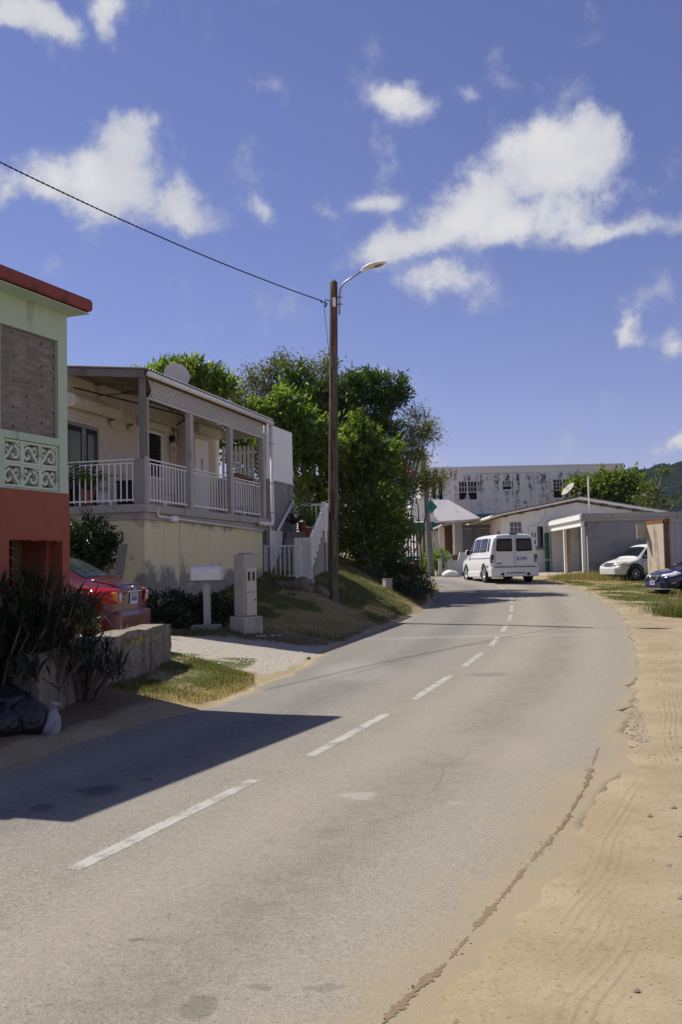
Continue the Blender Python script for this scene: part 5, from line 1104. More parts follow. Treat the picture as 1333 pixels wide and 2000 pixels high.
o = grass('dry_grass', 'dry grass lying on top of the low wall', np.stack([P0.x+dW.x*(3.0+1.4*rg.random(700))-.12+.1*rg.normal(0, 1, 700), P0.y+dW.y*(2.6+1.6*rg.random(700))], 1), .10, M['straw'], 10, 1.2, .004)
o.location.z = .80-.27
st_ = thing('fallen_stick', 'pale bare stick lying on the grass tuft at the right edge', 'stick', tuple(at(1275, 1188, 27.4)))
MB().tube([(-.1, 0, 0), (.5, .05, .06), (1.3, .12, .05), (1.6, .1, .02)], [.012, .016, .018, .01], 6).build('stem', M['gravel'], st_); MB().tube([(.5, .05, .06), (.3, .2, .14)], .008, 5).build('twig', M['gravel'], st_)
bc = thing('bottle_cap', 'green bottle scrap lying at the driveway edge', 'litter', tuple(onp) if False else (-.62, 17.6, T(-.62, 17.6)))
MB().lathe([(0, 0), (.03, 0), (.035, .05), (.02, .09), (0, .09)], 10, Matrix.Rotation(R(75), 4, 'X')).build('scrap', pmat('green_glass', (.02, .22, .12), .2, .1), bc)
# ------------------------------------------------------------------ vehicles (local: x forward from the rear, y left, z up)
def car_paint(name, col, rough=.25, metal=0.0, coat=.8, var=.03):
    return pmat(name, col, rough, var, 2, metal=metal, coat=coat, spec=.5)
M['red_paint'] = car_paint('red_car_paint', (.115, .005, .011), .3, .1)
M['blue_paint'] = car_paint('blue_car_paint', (.012, .014, .065), .25, .3)
M['white_car'] = car_paint('white_car_paint', (.71, .71, .68), .35, 0, .5)
M['chrome'] = pmat('chrome', (.65, .66, .68), .15, .03, metal=1.0)
M['alloy'] = pmat('alloy', (.50, .50, .51), .3, .05, metal=.8)
M['plum_trim'] = pmat('dark_trim', (.03, .03, .032), .5, .1)
M['tail_red'] = pmat('tail_lamp_red', (.40, .01, .012), .15, .1, coat=.6)
M['tail_dark'] = pmat('tail_lamp_smoked', (.03, .012, .012), .15, .2, coat=.6)
M['amber'] = pmat('amber_lens', (.62, .20, .015), .15, .1, coat=.6)
M['clear'] = pmat('clear_lens', (.60, .60, .58), .12, .1, coat=.6)
M['head'] = pmat('headlamp_lens', (.46, .44, .33), .12, .15, coat=.6)
M['plate'] = pmat('plate_white', (.55, .58, .68), .5, .1)
M['plate_ink'] = pmat('plate_blue', (.04, .07, .30), .5, .1)
def sec(w, zb, zs, zbelt, wr, zr):
    return [(0, zb), (w*.78, zb), (w*.975, zb+.07), (w, zs), (w*.985, zbelt), (wr, zr-.085), (wr*.84, zr-.008), (0, zr+.012)]
def body_mesh(stations, wheels, wr_, track, lv=2):
    V = []; Fc = []; K = 8; ring = 2*K-2
    for x, s in stations:
        V += [(x, y, z) for y, z in s]+[(x, -y, z) for y, z in s[K-2:0:-1]]
    for i in range(len(stations)-1):
        for k in range(ring): Fc.append((i*ring+k, i*ring+(k+1) % ring, (i+1)*ring+(k+1) % ring, (i+1)*ring+k))
    for b0, rev in ((0, True), ((len(stations)-1)*ring, False)):
        lft = lambda i: b0+(ring-i if 0 < i < K-1 else i)
        for i in range(K-1):
            f = [b0+i, b0+i+1, lft(i+1), lft(i)]; f = list(dict.fromkeys(f)); Fc.append(f[::-1] if rev else f)
    me = bpy.data.meshes.new('cage'); me.from_pydata(V, [], Fc)
    bm = bmesh.new(); bm.from_mesh(me); bmesh.ops.recalc_face_normals(bm, faces=bm.faces); bm.to_mesh(me); bm.free()
    o = link('cage', me); s = o.modifiers.new('s', 'SUBSURF'); s.levels = lv; s.render_levels = lv
    cut = []
    for wx in wheels:
        for sg in (-1, 1):
            c_ = MB().tube([(wx, sg*(track-.22), wr_+.01), (wx, sg*(track+.4), wr_+.01)], wr_*1.16, 28).build('cut', None)
            bo = o.modifiers.new('b', 'BOOLEAN'); bo.operation = 'DIFFERENCE'; bo.object = c_; bo.solver = 'EXACT'; cut.append(c_)
    dg = bpy.context.evaluated_depsgraph_get(); ev = o.evaluated_get(dg); out = bpy.data.meshes.new_from_object(ev)
    bvh = BVHTree.FromPolygons([v.co for v in out.vertices], [p.vertices[:] for p in out.polygons])
    for c_ in cut+[o]: bpy.data.objects.remove(c_, do_unlink=True)
    return out, bvh
def rpoly(P, r=.03, n=3):
    out = []; m_ = len(P)
    for i in range(m_):
        a = Vector(P[i-1]); b_ = Vector(P[i]); c_ = Vector(P[(i+1) % m_]); d1 = (a-b_); d2 = (c_-b_); k = min(r, d1.length*.45, d2.length*.45); p1 = b_+d1.normalized()*k; p2 = b_+d2.normalized()*k
        for q in range(n+1):
            t = q/n; out.append(tuple(p1*(1-t)**2+b_*2*t*(1-t)+p2*t*t))
    return out
def patch(name, mat, parent, bvh, poly, view, off=.004, th=.006, cell=.09):
    """a panel cut to an outline and laid on the body; view: 'L' 'R' sides (x, z), 'B' back (y, z), 'F' front (y, z), 'T' top (x, y)"""
    bm = bmesh.new(); f = bm.faces.new([bm.verts.new((u, v, 0)) for u, v in poly])
    us = [p[0] for p in poly]; vs = [p[1] for p in poly]
    for lo, hi, nrm in ((min(us), max(us), (1, 0, 0)), (min(vs), max(vs), (0, 1, 0))):
        k = int((hi-lo)/cell)
        for q in range(1, k+1):
            c_ = lo+(hi-lo)*q/(k+1); bmesh.ops.bisect_plane(bm, geom=bm.verts[:]+bm.edges[:]+bm.faces[:], plane_co=Vector(nrm)*c_, plane_no=nrm)
    bmesh.ops.triangulate(bm, faces=bm.faces[:])
    D = {'L': (0, -1, 0), 'R': (0, 1, 0), 'B': (1, 0, 0), 'F': (-1, 0, 0), 'T': (0, 0, -1)}[view]; Dv = Vector(D); last = None; miss = []
    for v in bm.verts:
        u, w = v.co.x, v.co.y
        o_ = {'L': (u, 4, w), 'R': (u, -4, w), 'B': (-3, u, w), 'F': (9, u, w), 'T': (u, w, 5)}[view]
        hit, nrm, _, dist = bvh.ray_cast(Vector(o_), Dv)
        if hit is None: miss.append(v); v.co = Vector(o_); continue
        v.co = hit-Dv*off
    if miss: bmesh.ops.delete(bm, geom=miss, context='VERTS')
    bmesh.ops.recalc_face_normals(bm, faces=bm.faces)
    if len(bm.faces):
        bm.faces.ensure_lookup_table(); av = sum((f_.normal for f_ in bm.faces), Vector())
        if av.dot(-Dv) < 0: bmesh.ops.reverse_faces(bm, faces=bm.faces)
    me = bpy.data.meshes.new(name); bm.to_mesh(me); bm.free(); me.materials.append(mat); me.shade_smooth()
    o = link(name, me, parent); s = o.modifiers.new('t', 'SOLIDIFY'); s.thickness = th; s.offset = 1; return o
def wheel(parent, x, y, r, w, rimk, spokes, rim_mat, side):
    t_ = bpy.data.objects.new('wheel', None); COL.objects.link(t_); t_.parent = parent; t_.location = (x, y, r); t_.empty_display_size = .1
    Mx = Matrix.Rotation(R(-90)*side, 4, 'X')
    ri = r*rimk; h = w/2
    MB().lathe([(ri, -h*.9), (r*.94, -h), (r, -h*.7), (r, h*.7), (r*.94, h), (ri, h*.9), (ri*.97, h*.5), (ri*.97, -h*.5), (ri, -h*.9)], 32, Mx).build('tyre', M['black'], t_, smoothed=True)
    mb = MB(); mb.lathe([(ri, h*.86), (ri*.90, h*.92), (ri*.86, h*.55), (ri*.86, -h*.6)], 28, Mx)
    mb.lathe([(0, h*.80), (ri*.20, h*.78), (ri*.24, h*.5)], 14, Mx)
    for k in range(spokes):
        a = 2*math.pi*k/spokes; mb.add([(ri*.1, -ri*.085, h*.52), (ri*.1, ri*.085, h*.52), (ri*.9, ri*.055, h*.62), (ri*.9, -ri*.055, h*.62), (ri*.1, -ri*.07, h*.74), (ri*.1, ri*.07, h*.74), (ri*.9, ri*.045, h*.84), (ri*.9, -ri*.045, h*.84)], [(0, 3, 2, 1), (4, 5, 6, 7), (0, 1, 5, 4), (1, 2, 6, 5), (2, 3, 7, 6), (3, 0, 4, 7)], Mx @ Matrix.Rotation(a, 4, 'Z'))
    mb.build('rim', rim_mat, t_)
    MB().lathe([(0, h*.1), (ri*.95, h*.1)], 24, Mx).build('brake_disc', M['plum_trim'], t_)
    return t_
def wheels(root, xs, track, r, w, rimk, sp, mat):
    for x in xs:
        for sg in (1, -1): wheel(root, x, sg*(track-w/2+.02), r, w, rimk, sp, mat, sg)
def place(root, x, y, z, heading, pitch=0):      # heading: world vector the car faces
    root.location = (x, y, z); root.rotation_euler = (0, -pitch, math.atan2(heading[1], heading[0]))
def plate_on(parent, M4, w=.30, h=.15):
    p = MB().box(-.006, 0, -w/2, w/2, -h/2, h/2, M4).build('number_plate', M['plate'], parent)
    mb = MB(); 
    for k in range(6): mb.box(-.010, -.006, -w*.36+k*w*.125, -w*.36+k*w*.125+w*.07, -h*.22, h*.20, M4)
    mb.box(-.010, -.006, -w*.35, w*.35, h*.30, h*.40, M4); mb.build('plate_characters', M['plate_ink'], p)
    return p

# ---- white passenger van, seen from behind
van = thing('passenger_van', 'white passenger van with tinted rear windows, driving away on the road', 'van')
S = [(0, sec(.90, .34, .62, 1.16, .76, 1.86)), (.05, sec(.955, .31, .62, 1.16, .80, 1.895)), (.16, sec(.972, .30, .62, 1.16, .82, 1.91)), (1.0, sec(.975, .30, .62, 1.16, .83, 1.92)), (2.0, sec(.975, .30, .62, 1.16, .83, 1.92)), (2.7, sec(.975, .30, .62, 1.15, .82, 1.90)), (2.98, sec(.97, .30, .62, 1.14, .81, 1.85)),
     (3.35, sec(.965, .30, .62, 1.12, .80, 1.56)), (3.70, sec(.96, .30, .62, 1.06, .82, 1.20)), (3.86, sec(.955, .30, .60, 1.0, .84, 1.12)), (4.35, sec(.94, .30, .58, .93, .82, 1.03)), (4.66, sec(.90, .32, .56, .86, .78, .95)), (4.78, sec(.82, .36, .55, .78, .70, .86))]
me, bv = body_mesh(S, (1.02, 3.84), .36, .96); me.materials.append(M['white_car']); smooth_angle(link('body', me, van), 35)
for sg in (-1, 1):
    a = sorted((sg*.06, sg*.735)); d_ = patch('rear_door', M['white_car'], van, bv, rpoly([(sg*.012, .62), (sg*.80, .62), (sg*.765, 1.80), (sg*.012, 1.82)][::sg], .05), 'B', .004, .012)
    patch('rear_window', M['glass'], d_, bv, rpoly([(sg*.075, 1.22), (sg*.735, 1.23), (sg*.695, 1.72), (sg*.075, 1.73)][::sg], .07), 'B', .020, .006)
    o = patch('tail_lamp', M['tail_dark'], van, bv, rpoly([(sg*.83, .80), (sg*.955, .80), (sg*.93, 1.10), (sg*.82, 1.10)][::sg], .02), 'B', .012, .02)
    BX('lamp_lens', M['clear'], o, -.045, -.035, min(sg*.85, sg*.91), max(sg*.85, sg*.91), .83, .90)
    V_ = 'L' if sg > 0 else 'R'
    for nm, P in (('quarter_window', [(.30, 1.24), (.55, 1.24), (.57, 1.74), (.36, 1.74)]), ('side_window', [(.66, 1.22), (1.62, 1.22), (1.62, 1.76), (.68, 1.76)]), ('side_window', [(1.70, 1.22), (2.62, 1.22), (2.58, 1.76), (1.70, 1.76)]), ('front_window', [(2.72, 1.20), (3.52, 1.18), (3.05, 1.70), (2.72, 1.74)])):
        patch(nm, M['glass'], van, bv, rpoly(P, .05), V_, .004, .006)
    patch('side_moulding', M['plum_trim'], van, bv, rpoly([(.35, .64), (.62, .64), (.62, .67), (.35, .67)], .01), V_, .004, .02)
    patch('body_crease', M['white_car'], van, bv, rpoly([(.1, .98), (3.6, .98), (3.6, 1.02), (.1, 1.02)], .015), V_, .002, .02)
    mr = MB(); mr.lathe([(0, 0), (.5, .0), (.62, .3), (.55, .9), (0, 1.0)], 10, Matrix.Translation((3.28, sg*1.02, 1.10)) @ Matrix.Diagonal((.10, .13, .26, 1))); mm = mr.build('wing_mirror', M['white_car'], van, smoothed=True)
    MB().box(3.155, 3.205, min(sg*.95, sg*1.09), max(sg*.95, sg*1.09), 1.14, 1.32).build('mirror_glass', M['glass'], mm)
    BX('side_skirt', M['white_car'], van, 1.48, 3.38, min(sg*.90, sg*1.005), max(sg*.90, sg*1.005), .22, .46, .03)
    MB().tube([(-.16, sg*.52, .335), (.2, sg*.52, .335)], .055, 12).build('exhaust_tip', M['black'], van)
bp = MB().prism(rpoly([(-.10, -.96), (-.10, .96), (.34, 1.0), (.34, -1.0)], .10), lambda u, v, w: (u, v, w), .24, .60).build('rear_bumper', M['white_car'], van, bev=.03)
BX('bumper_slot', M['plum_trim'], bp, -.106, -.09, -.36, .36, .36, .40, .004)
BX('step_shadow_gap', M['plum_trim'], van, -.02, .3, -.86, .86, .601, .622)
plate_on(van, Matrix.Translation((-.02, -.36, .93)), .32, .15)
BX('door_handle', M['plum_trim'], van, -.05, -.01, -.155, -.115, .86, 1.0, .008)
BX('badge', M['plum_trim'], van, -.035, -.01, .52, .72, .745, .775); MB().lathe([(.035, 0), (.05, 0), (.05, .02), (.035, .02)], 14, Matrix.Translation((-.015, -.66, .75)) @ Matrix.Rotation(R(-90), 4, 'Y') @ Matrix.Diagonal((.7, 1.3, 1, 1))).build('emblem', M['chrome'], van)
BX('high_brake_lamp', M['plum_trim'], van, -.01, .12, -.13, .17, 1.90, 1.935, .008)
patch('windscreen', M['glass'], van, bv, rpoly([(3.05, -.70), (3.66, -.76), (3.66, .76), (3.05, .70)], .06), 'T', .004, .006)
MB().tube([(1.02, -.85, .36), (1.02, .85, .36)], .05, 8).build('axle', M['black'], van); BX('underbody', M['black'], van, .3, 4.4, -.6, .6, .24, .35)
wheels(van, (1.02, 3.84), .96, .36, .24, .70, 10, M['chrome'])
place(van, 7.42, 42.9, float(road_z(7.3, 44)), (-.13, .99)); van.scale = (1.1,)*3

# ---- dark red saloon behind the low wall
car = thing('red_saloon', 'dark red saloon car parked between the green house and the yellow house', 'car')
S = [(0, sec(.66, .36, .60, .84, .56, .93)), (.06, sec(.76, .30, .60, .90, .62, .99)), (.18, sec(.83, .26, .60, .94, .66, 1.035)), (.36, sec(.862, .24, .58, .96, .68, 1.05)), (.52, sec(.872, .22, .56, .96, .67, 1.085)), (.72, sec(.88, .22, .56, .95, .64, 1.18)), (1.12, sec(.88, .22, .56, .94, .60, 1.38)), (1.45, sec(.88, .22, .56, .93, .59, 1.445)), (2.3, sec(.88, .22, .56, .91, .59, 1.465)), (2.75, sec(.88, .22, .56, .90, .59, 1.42)), (3.2, sec(.88, .22, .56, .88, .64, 1.18)), (3.52, sec(.875, .22, .55, .86, .70, .98)), (4.0, sec(.86, .22, .52, .78, .68, .87)), (4.38, sec(.80, .26, .50, .68, .60, .75)), (4.52, sec(.68, .32, .48, .60, .50, .64))]
me, bv = body_mesh(S, (.94, 3.56), .315, .87); me.materials.append(M['red_paint']); smooth_angle(link('body', me, car), 35)
M['rear_glass'] = pmat('greenish_glass', (.03, .045, .045), .05, .2, spec=1.0)
patch('rear_window', M['rear_glass'], car, bv, rpoly([(.57, -.58), (.55, 0), (.57, .58), (1.22, .50), (1.26, 0), (1.22, -.50)], .05), 'T', .003, .006)
patch('boot_lid', M['red_paint'], car, bv, rpoly([(.07, -.55), (.50, -.56), (.50, .56), (.07, .55)], .05), 'T', .002, .008)
for sg in (1, -1):
    V_ = 'L' if sg > 0 else 'R'
    for P in ([(.85, .96), (1.95, .93), (1.95, 1.36), (1.42, 1.36)], [(2.03, .93), (3.12, .92), (2.72, 1.33), (2.03, 1.36)]): patch('side_window', M['glass'], car, bv, rpoly(P, .05), V_, .003, .006)
    tl = patch('tail_lamp', M['tail_red'], car, bv, rpoly([(sg*.42, .73), (sg*.82, .72), (sg*.82, .94), (sg*.52, .94)][::sg], .03), 'B', .006, .02)
    patch('tail_lamp', M['tail_red'], car, bv, rpoly([(.05, .76), (.42, .84), (.36, .92), (.05, .92)], .03), V_, .006, .018)
    patch('indicator', M['amber'], tl, bv, [(sg*.69+.065*math.cos(a), .825+.07*math.sin(a)) for a in np.linspace(0, 6.28, 15)[:-1]], 'B', .027, .006)
    patch('reverse_lamp', M['clear'], tl, bv, [(sg*.55+.06*math.cos(a), .815+.065*math.sin(a)) for a in np.linspace(0, 6.28, 15)[:-1]], 'B', .027, .006)
    patch('door_handle', M['red_paint'], car, bv, rpoly([(1.25, .80), (1.43, .80), (1.43, .83), (1.25, .83)], .01), V_, .003, .03)
    patch('door_seam', M['plum_trim'], car, bv, [(1.98, .35), (1.99, .35), (1.99, .92), (1.98, .92)], V_, .003, .003)
    patch('mud_crease', M['red_paint'], car, bv, rpoly([(.3, .855), (3.5, .80), (3.5, .815), (.3, .875)], .005), V_, .002, .012)
MB().prism(rpoly([(-.07, -.74), (-.07, .74), (.30, .87), (.30, -.87)], .15, 5), lambda u, v, w: (u, v, w), .27, .60).build('rear_bumper', M['red_paint'], car, bev=.06)
plate_on(car, Matrix.Translation((-.005, 0, .78)), .31, .17)
BX('plate_garnish', M['chrome'], car, -.012, .02, -.28, .28, .885, .905, .004)
for sc_, rot in (((.055, .038), 0), ((.024, .036), 0)):
    MB().lathe([(.82, 0), (1, 0), (1, .02), (.82, .02)], 20, Matrix.Translation((.012, 0, .945)) @ Matrix.Rotation(R(-75), 4, 'Y') @ Matrix.Diagonal((sc_[1], sc_[0], .8, 1))).build('emblem_ring', M['chrome'], car)
BX('badge', M['chrome'], car, .0, .02, -.52, -.34, .925, .945)
patch('windscreen', M['glass'], car, bv, rpoly([(2.85, -.52), (3.42, -.62), (3.42, .62), (2.85, .52)], .05), 'T', .003, .006)
wheels(car, (.94, 3.56), .87, .315, .20, .66, 5, M['alloy'])
place(car, -3.56, 16.75, T(-4.2, 17.0)+.02, (-.985, .17), R(3.6)); car.scale = (1.05,)*3

# ---- white compact SUV in front of the garage
def suv(root, L, W, H, paint, wh, r, hoodz, S=None):
    w = W/2
    S = [(0, sec(w*.84, .38, .7, 1.0, w*.70, H*.86)), (.08, sec(w*.95, .30, .66, 1.02, w*.74, H*.94)), (.35, sec(w, .26, .64, 1.02, w*.76, H*.985)), (1.2, sec(w, .24, .62, 1.0, w*.76, H)), (L*.47, sec(w, .24, .62, .99, w*.75, H*.995)), (L*.555, sec(w, .24, .62, .98, w*.74, H*.955)), (L*.655, sec(w, .24, .60, .97, w*.77, H*.78)), (L*.735, sec(w*.99, .24, .60, .95, w*.82, hoodz+.05)), (L*.80, sec(w*.985, .24, .58, .90, w*.80, hoodz)), (L*.92, sec(w*.95, .25, .56, .80, w*.74, hoodz-.09)), (L*.975, sec(w*.86, .28, .54, .72, w*.66, hoodz-.20)), (L, sec(w*.74, .34, .52, .66, w*.56, hoodz-.30))]
    me, bv = body_mesh(S, wh, r, w*.985); me.materials.append(paint); smooth_angle(link('body', me, root), 35); return bv
su = thing('compact_suv', 'white compact SUV parked against the grey garage wall', 'car')
L_c, H_c, hz_ = 4.0, 1.70, 1.02
bv = suv(su, L_c, 1.72, H_c, M['white_car'], (.72, 3.12), .335, hz_)
patch('windscreen', M['glass'], su, bv, rpoly([(2.28, -.56), (2.86, -.66), (2.86, .66), (2.28, .56)], .05), 'T', .003, .006)
for sg in (1, -1):
    V_ = 'L' if sg > 0 else 'R'
    for P in ([(.5, 1.04), (1.1, 1.03), (1.1, 1.52), (.56, 1.50)], [(1.17, 1.03), (1.86, 1.02), (1.86, 1.54), (1.17, 1.54)], [(1.94, 1.02), (2.72, 1.02), (2.22, 1.52), (1.94, 1.54)]): patch('side_window', M['glass'], su, bv, rpoly(P, .05), V_, .003, .006)
    hl = patch('head_lamp', M['head'], su, bv, rpoly([(sg*.30, .70), (sg*.70, .72), (sg*.72, .88), (sg*.34, .84)][::sg], .04), 'F', .006, .015)
    patch('head_lamp', M['head'], su, bv, rpoly([(3.55, .76), (3.86, .72), (3.86, .86), (3.60, .90)], .03), V_, .006, .014)
    patch('indicator', M['amber'], hl, bv, rpoly([(3.52, .72), (3.66, .71), (3.66, .77), (3.54, .79)], .01), V_, .022, .004)
    patch('arch_flare', M['plum_trim'], su, bv, [(3.12+.47*math.cos(a), .345+.47*math.sin(a)) for a in np.linspace(-.1, 3.25, 16)]+[(3.12+.39*math.cos(a), .345+.39*math.sin(a)) for a in np.linspace(3.25, -.1, 16)], V_, .004, .02)
    patch('door_seam', M['plum_trim'], su, bv, [(2.66, .36), (2.672, .36), (2.742, 1.0), (2.73, 1.0)], V_, .003, .004)
    MB().lathe([(0, 0), (.5, 0), (.6, .4), (.5, .95), (0, 1)], 10, Matrix.Translation((2.58, sg*.92, 1.0)) @ Matrix.Diagonal((.09, .12, .17, 1))).build('wing_mirror', M['plum_trim'], su, smoothed=True)
    patch('fog_lamp', M['clear'], su, bv, [(sg*.52+.05*math.cos(a), .47+.045*math.sin(a)) for a in np.linspace(0, 6.28, 11)[:-1]], 'F', .02, .02)
gr_ = patch('grille', M['plum_trim'], su, bv, rpoly([(-.28, .69), (.28, .69), (.28, .84), (-.28, .84)], .02), 'F', .004, .01)
for z in (.715, .755, .795): patch('grille_bar', M['chrome'], gr_, bv, [(-.26, z), (.26, z), (.26, z+.02), (-.26, z+.02)], 'F', .016, .012)
patch('lower_grille', M['plum_trim'], su, bv, rpoly([(-.34, .42), (.34, .42), (.34, .54), (-.34, .54)], .02), 'F', .006, .01)
MB().prism(rpoly([(4.06, -.55), (4.06, .55), (3.62, .84), (3.62, -.84)], .12, 4), lambda u, v, w: (u, v, w), .30, .62).build('front_bumper', M['white_car'], su, bev=.06)
wheels(su, (.72, 3.12), .855, .335, .21, .62, 5, M['alloy'])
hdg = Vector((-math.cos(R(24)), -math.sin(R(24)), 0)); pw_ = Vector((13.3, 45.3)); lft = Vector((-hdg.y, hdg.x))
orig = pw_-Vector((hdg.x, hdg.y))*3.12-lft*.80
place(su, orig.x, orig.y, T(13.3, 45.3)-.02, hdg)

# ---- dark blue SUV at the right edge
nb = thing('blue_suv', 'dark blue SUV cut off by the right edge of the picture', 'car')
L_c = 4.5
bv = suv(nb, L_c, 1.82, 1.60, M['blue_paint'], (.92, 3.58), .36, 1.04)
patch('windscreen', M['glass'], nb, bv, rpoly([(2.58, -.58), (3.24, -.70), (3.24, .70), (2.58, .58)], .05), 'T', .003, .006)
for sg in (1, -1):
    V_ = 'L' if sg > 0 else 'R'
    for P in ([(.6, 1.06), (1.25, 1.03), (1.25, 1.42), (.75, 1.40)], [(1.32, 1.03), (2.1, 1.02), (2.1, 1.44), (1.32, 1.43)], [(2.18, 1.02), (3.05, 1.02), (2.5, 1.42), (2.18, 1.44)]): patch('side_window', M['glass'], nb, bv, rpoly(P, .05), V_, .003, .006)
    patch('head_lamp', M['clear'], nb, bv, rpoly([(3.86, .82), (4.34, .70), (4.34, .80), (4.0, .92)], .03), V_, .006, .012)
    patch('head_lamp', M['clear'], nb, bv, rpoly([(sg*.38, .72), (sg*.74, .74), (sg*.70, .86), (sg*.40, .80)][::sg], .03), 'F', .006, .012)
    patch('fog_trim', M['chrome'], nb, bv, rpoly([(4.12, .48), (4.32, .44), (4.32, .50), (4.14, .53)], .01), V_, .004, .01)
    patch('sill_trim', M['plum_trim'], nb, bv, rpoly([(1.3, .30), (3.1, .30), (3.1, .42), (1.3, .42)], .03), V_, .004, .02)
    MB().lathe([(0, 0), (.5, 0), (.6, .4), (.5, .95), (0, 1)], 10, Matrix.Translation((2.85, sg*.96, 1.02)) @ Matrix.Diagonal((.09, .12, .16, 1))).build('wing_mirror', M['blue_paint'], nb, smoothed=True)
gr_ = patch('grille', M['plum_trim'], nb, bv, rpoly([(-.36, .58), (.36, .58), (.30, .80), (-.30, .80)], .03), 'F', .005, .012)
patch('grille_chrome', M['chrome'], gr_, bv, [(-.34, .79), (-.27, .79), (-.12, .60), (.12, .60), (.27, .79), (.34, .79), (.17, .565), (-.17, .565)], 'F', .02, .012)
MB().prism(rpoly([(4.56, -.55), (4.56, .55), (4.05, .88), (4.05, -.88)], .14, 4), lambda u, v, w: (u, v, w), .30, .52).build('front_bumper', M['blue_paint'], nb, bev=.06)
MB().prism(rpoly([(4.58, -.5), (4.58, .5), (4.2, .84), (4.2, -.84)], .14, 4), lambda u, v, w: (u, v, w), .24, .296).build('front_lip', M['alloy'], nb, bev=.01)
plate_on(nb, Matrix.Translation((4.58, 0, .50)) @ Matrix.Rotation(R(180), 4, 'Z'), .3, .15)
wheels(nb, (.92, 3.58), .905, .36, .23, .74, 8, M['alloy'])
hdg = Vector((-math.cos(R(17)), -math.sin(R(17)), 0)); lft = Vector((-hdg.y, hdg.x)); pw_ = Vector((12.85, 37.0)); orig = pw_-Vector((hdg.x, hdg.y))*3.58-lft*.85
place(nb, orig.x, orig.y, T(12.5, 37.0)-.02, hdg)
# ------------------------------------------------------------------ houses beyond the bend
def fY(Y0): return lambda u, z, d: (u, Y0+d, z)            # wall facing the camera
def fX(X0): return lambda u, z, d: (X0+d, u, z)            # wall facing left (west)
def wx(px, Y): return float(at(px, 1050, Y)[0])
def wz(px, py, Y): return float(at(px, py, Y)[2])
def wall_stain(name, base, dark, z_top, amt=1.0):
    m, nt, b = base_mat(name); tc = node(nt, 'ShaderNodeTexCoord').outputs['Object']; sx = node(nt, 'ShaderNodeSeparateXYZ', {0: tc})
    n1 = noise(nt, tc, .8, 6, .6); mp = node(nt, 'ShaderNodeMapping', {'Vector': tc, 'Scale': (2.0, 1, .20)}).outputs[0]
    st = noise(nt, mp, 1.3, 8, .72, .4); bl = noise(nt, tc, 3.2, 9, .75)
    c = mixc(nt, n1, tuple(x*.86 for x in base), base)
    hgt = smooth(nt, sx.outputs[2], z_top-4.2, z_top-.8)
    band = smooth(nt, sx.outputs[2], z_top-.35, z_top-.7)
    k = math_(nt, 'MULTIPLY', smooth(nt, math_(nt, 'ADD', math_(nt, 'MULTIPLY', st, .75), math_(nt, 'MULTIPLY', bl, .4)), .562, .655), math_(nt, 'MULTIPLY', math_(nt, 'MULTIPLY_ADD', hgt, .8, .2), band))
    c = mixc(nt, math_(nt, 'MULTIPLY', k, .95*amt), c, dark)
    nt.links.new(c, b.inputs['Base Color']); b.inputs['Roughness'].default_value = .92; return m
def sash(parent, u0, u1, z0, z1, Y0, cols, rows_top, lower_dark=True, wm=None, mull=None):
    """white sash window set in a wall that faces the camera; each pane a sub-part"""
    w = bpy.data.objects.new('window', None); COL.objects.link(w); w.parent = parent
    wm = wm or M['white']; mb = MB(); t = .05
    mb.box(u0, u1, Y0+.03, Y0+.09, z0, z0+t).box(u0, u1, Y0+.03, Y0+.09, z1-t, z1).box(u0, u0+t, Y0+.032, Y0+.088, z0+t, z1-t).box(u1-t, u1, Y0+.032, Y0+.088, z0+t, z1-t)
    zm = z0+(z1-z0)*(.42 if rows_top else 0)
    if mull: mb.box(mull-.05, mull+.05, Y0+.028, Y0+.092, z0+t, z1-t)
    if rows_top: mb.box(u0+t, u1-t, Y0+.04, Y0+.08, zm-.025, zm+.025)
    xs = np.linspace(u0+t, u1-t, cols+1); zs = np.linspace(zm, z1-t, rows_top+1) if rows_top else []
    for x in xs[1:-1]: mb.box(x-.014, x+.014, Y0+.05, Y0+.075, zm, z1-t)
    for z in zs[1:-1]: mb.box(u0+t, u1-t, Y0+.051, Y0+.074, z-.014, z+.014)
    mb.build('frame', wm, w)
    for i in range(cols):
        for j in range(rows_top): BX('pane', M['glass'], w, xs[i]+.014, xs[i+1]-.014, Y0+.062, Y0+.068, zs[j]+.014, zs[j+1]-.014)
    BX('room_dark', M['dark'], w, u0-.1, u1+.1, Y0+.5, Y0+.55, z0-.1, z1+.1); BX('sill', wm, w, u0-.06, u1+.06, Y0-.06, Y0+.028, z0-.07, z0-.002)
    return w

# ---- big stained block
YB = 78.0; zt = wz(1000, 912, YB); XB0, XB1 = wx(835, YB), wx(1221, YB)
M['stained'] = wall_stain('mould_stained_white', (.86, .84, .77), (.05, .048, .045), zt)
bb = thing('stained_block', 'large white flat-roofed building with black mould streaks beyond the bend', 'building')
holes = [(wx(897, YB), wx(935.5, YB), wz(915, 977, YB), wz(915, 939.5, YB)), (wx(984, YB), wx(1003, YB), wz(993, 957, YB), wz(993, 938.5, YB)), (wx(1083.5, YB), wx(1122, YB), wz(1100, 973, YB), wz(1100, 935, YB))]
wall_mesh(XB0, XB1, .5, zt, holes, fY(YB), .25).build('front_wall', M['stained'], bb)
MB().box(XB0, XB0+.25, YB+.251, YB+12, .5, zt).box(XB1-.25, XB1, YB+.251, YB+12, .5, zt).build('side_wall', M['stained'], bb)
BX('roof', M['concrete_pale'], bb, XB0+.26, XB1-.26, YB+.26, YB+12, zt-.5, zt-.3); BX('parapet_cap', M['white'], bb, XB0-.05, XB1+.05, YB-.06, YB+.30, zt+.002, zt+.10)
BX('band', M['concrete_pale'], bb, XB0+4, XB1-7, YB-.015, YB-.002, zt-.50, zt-.46)
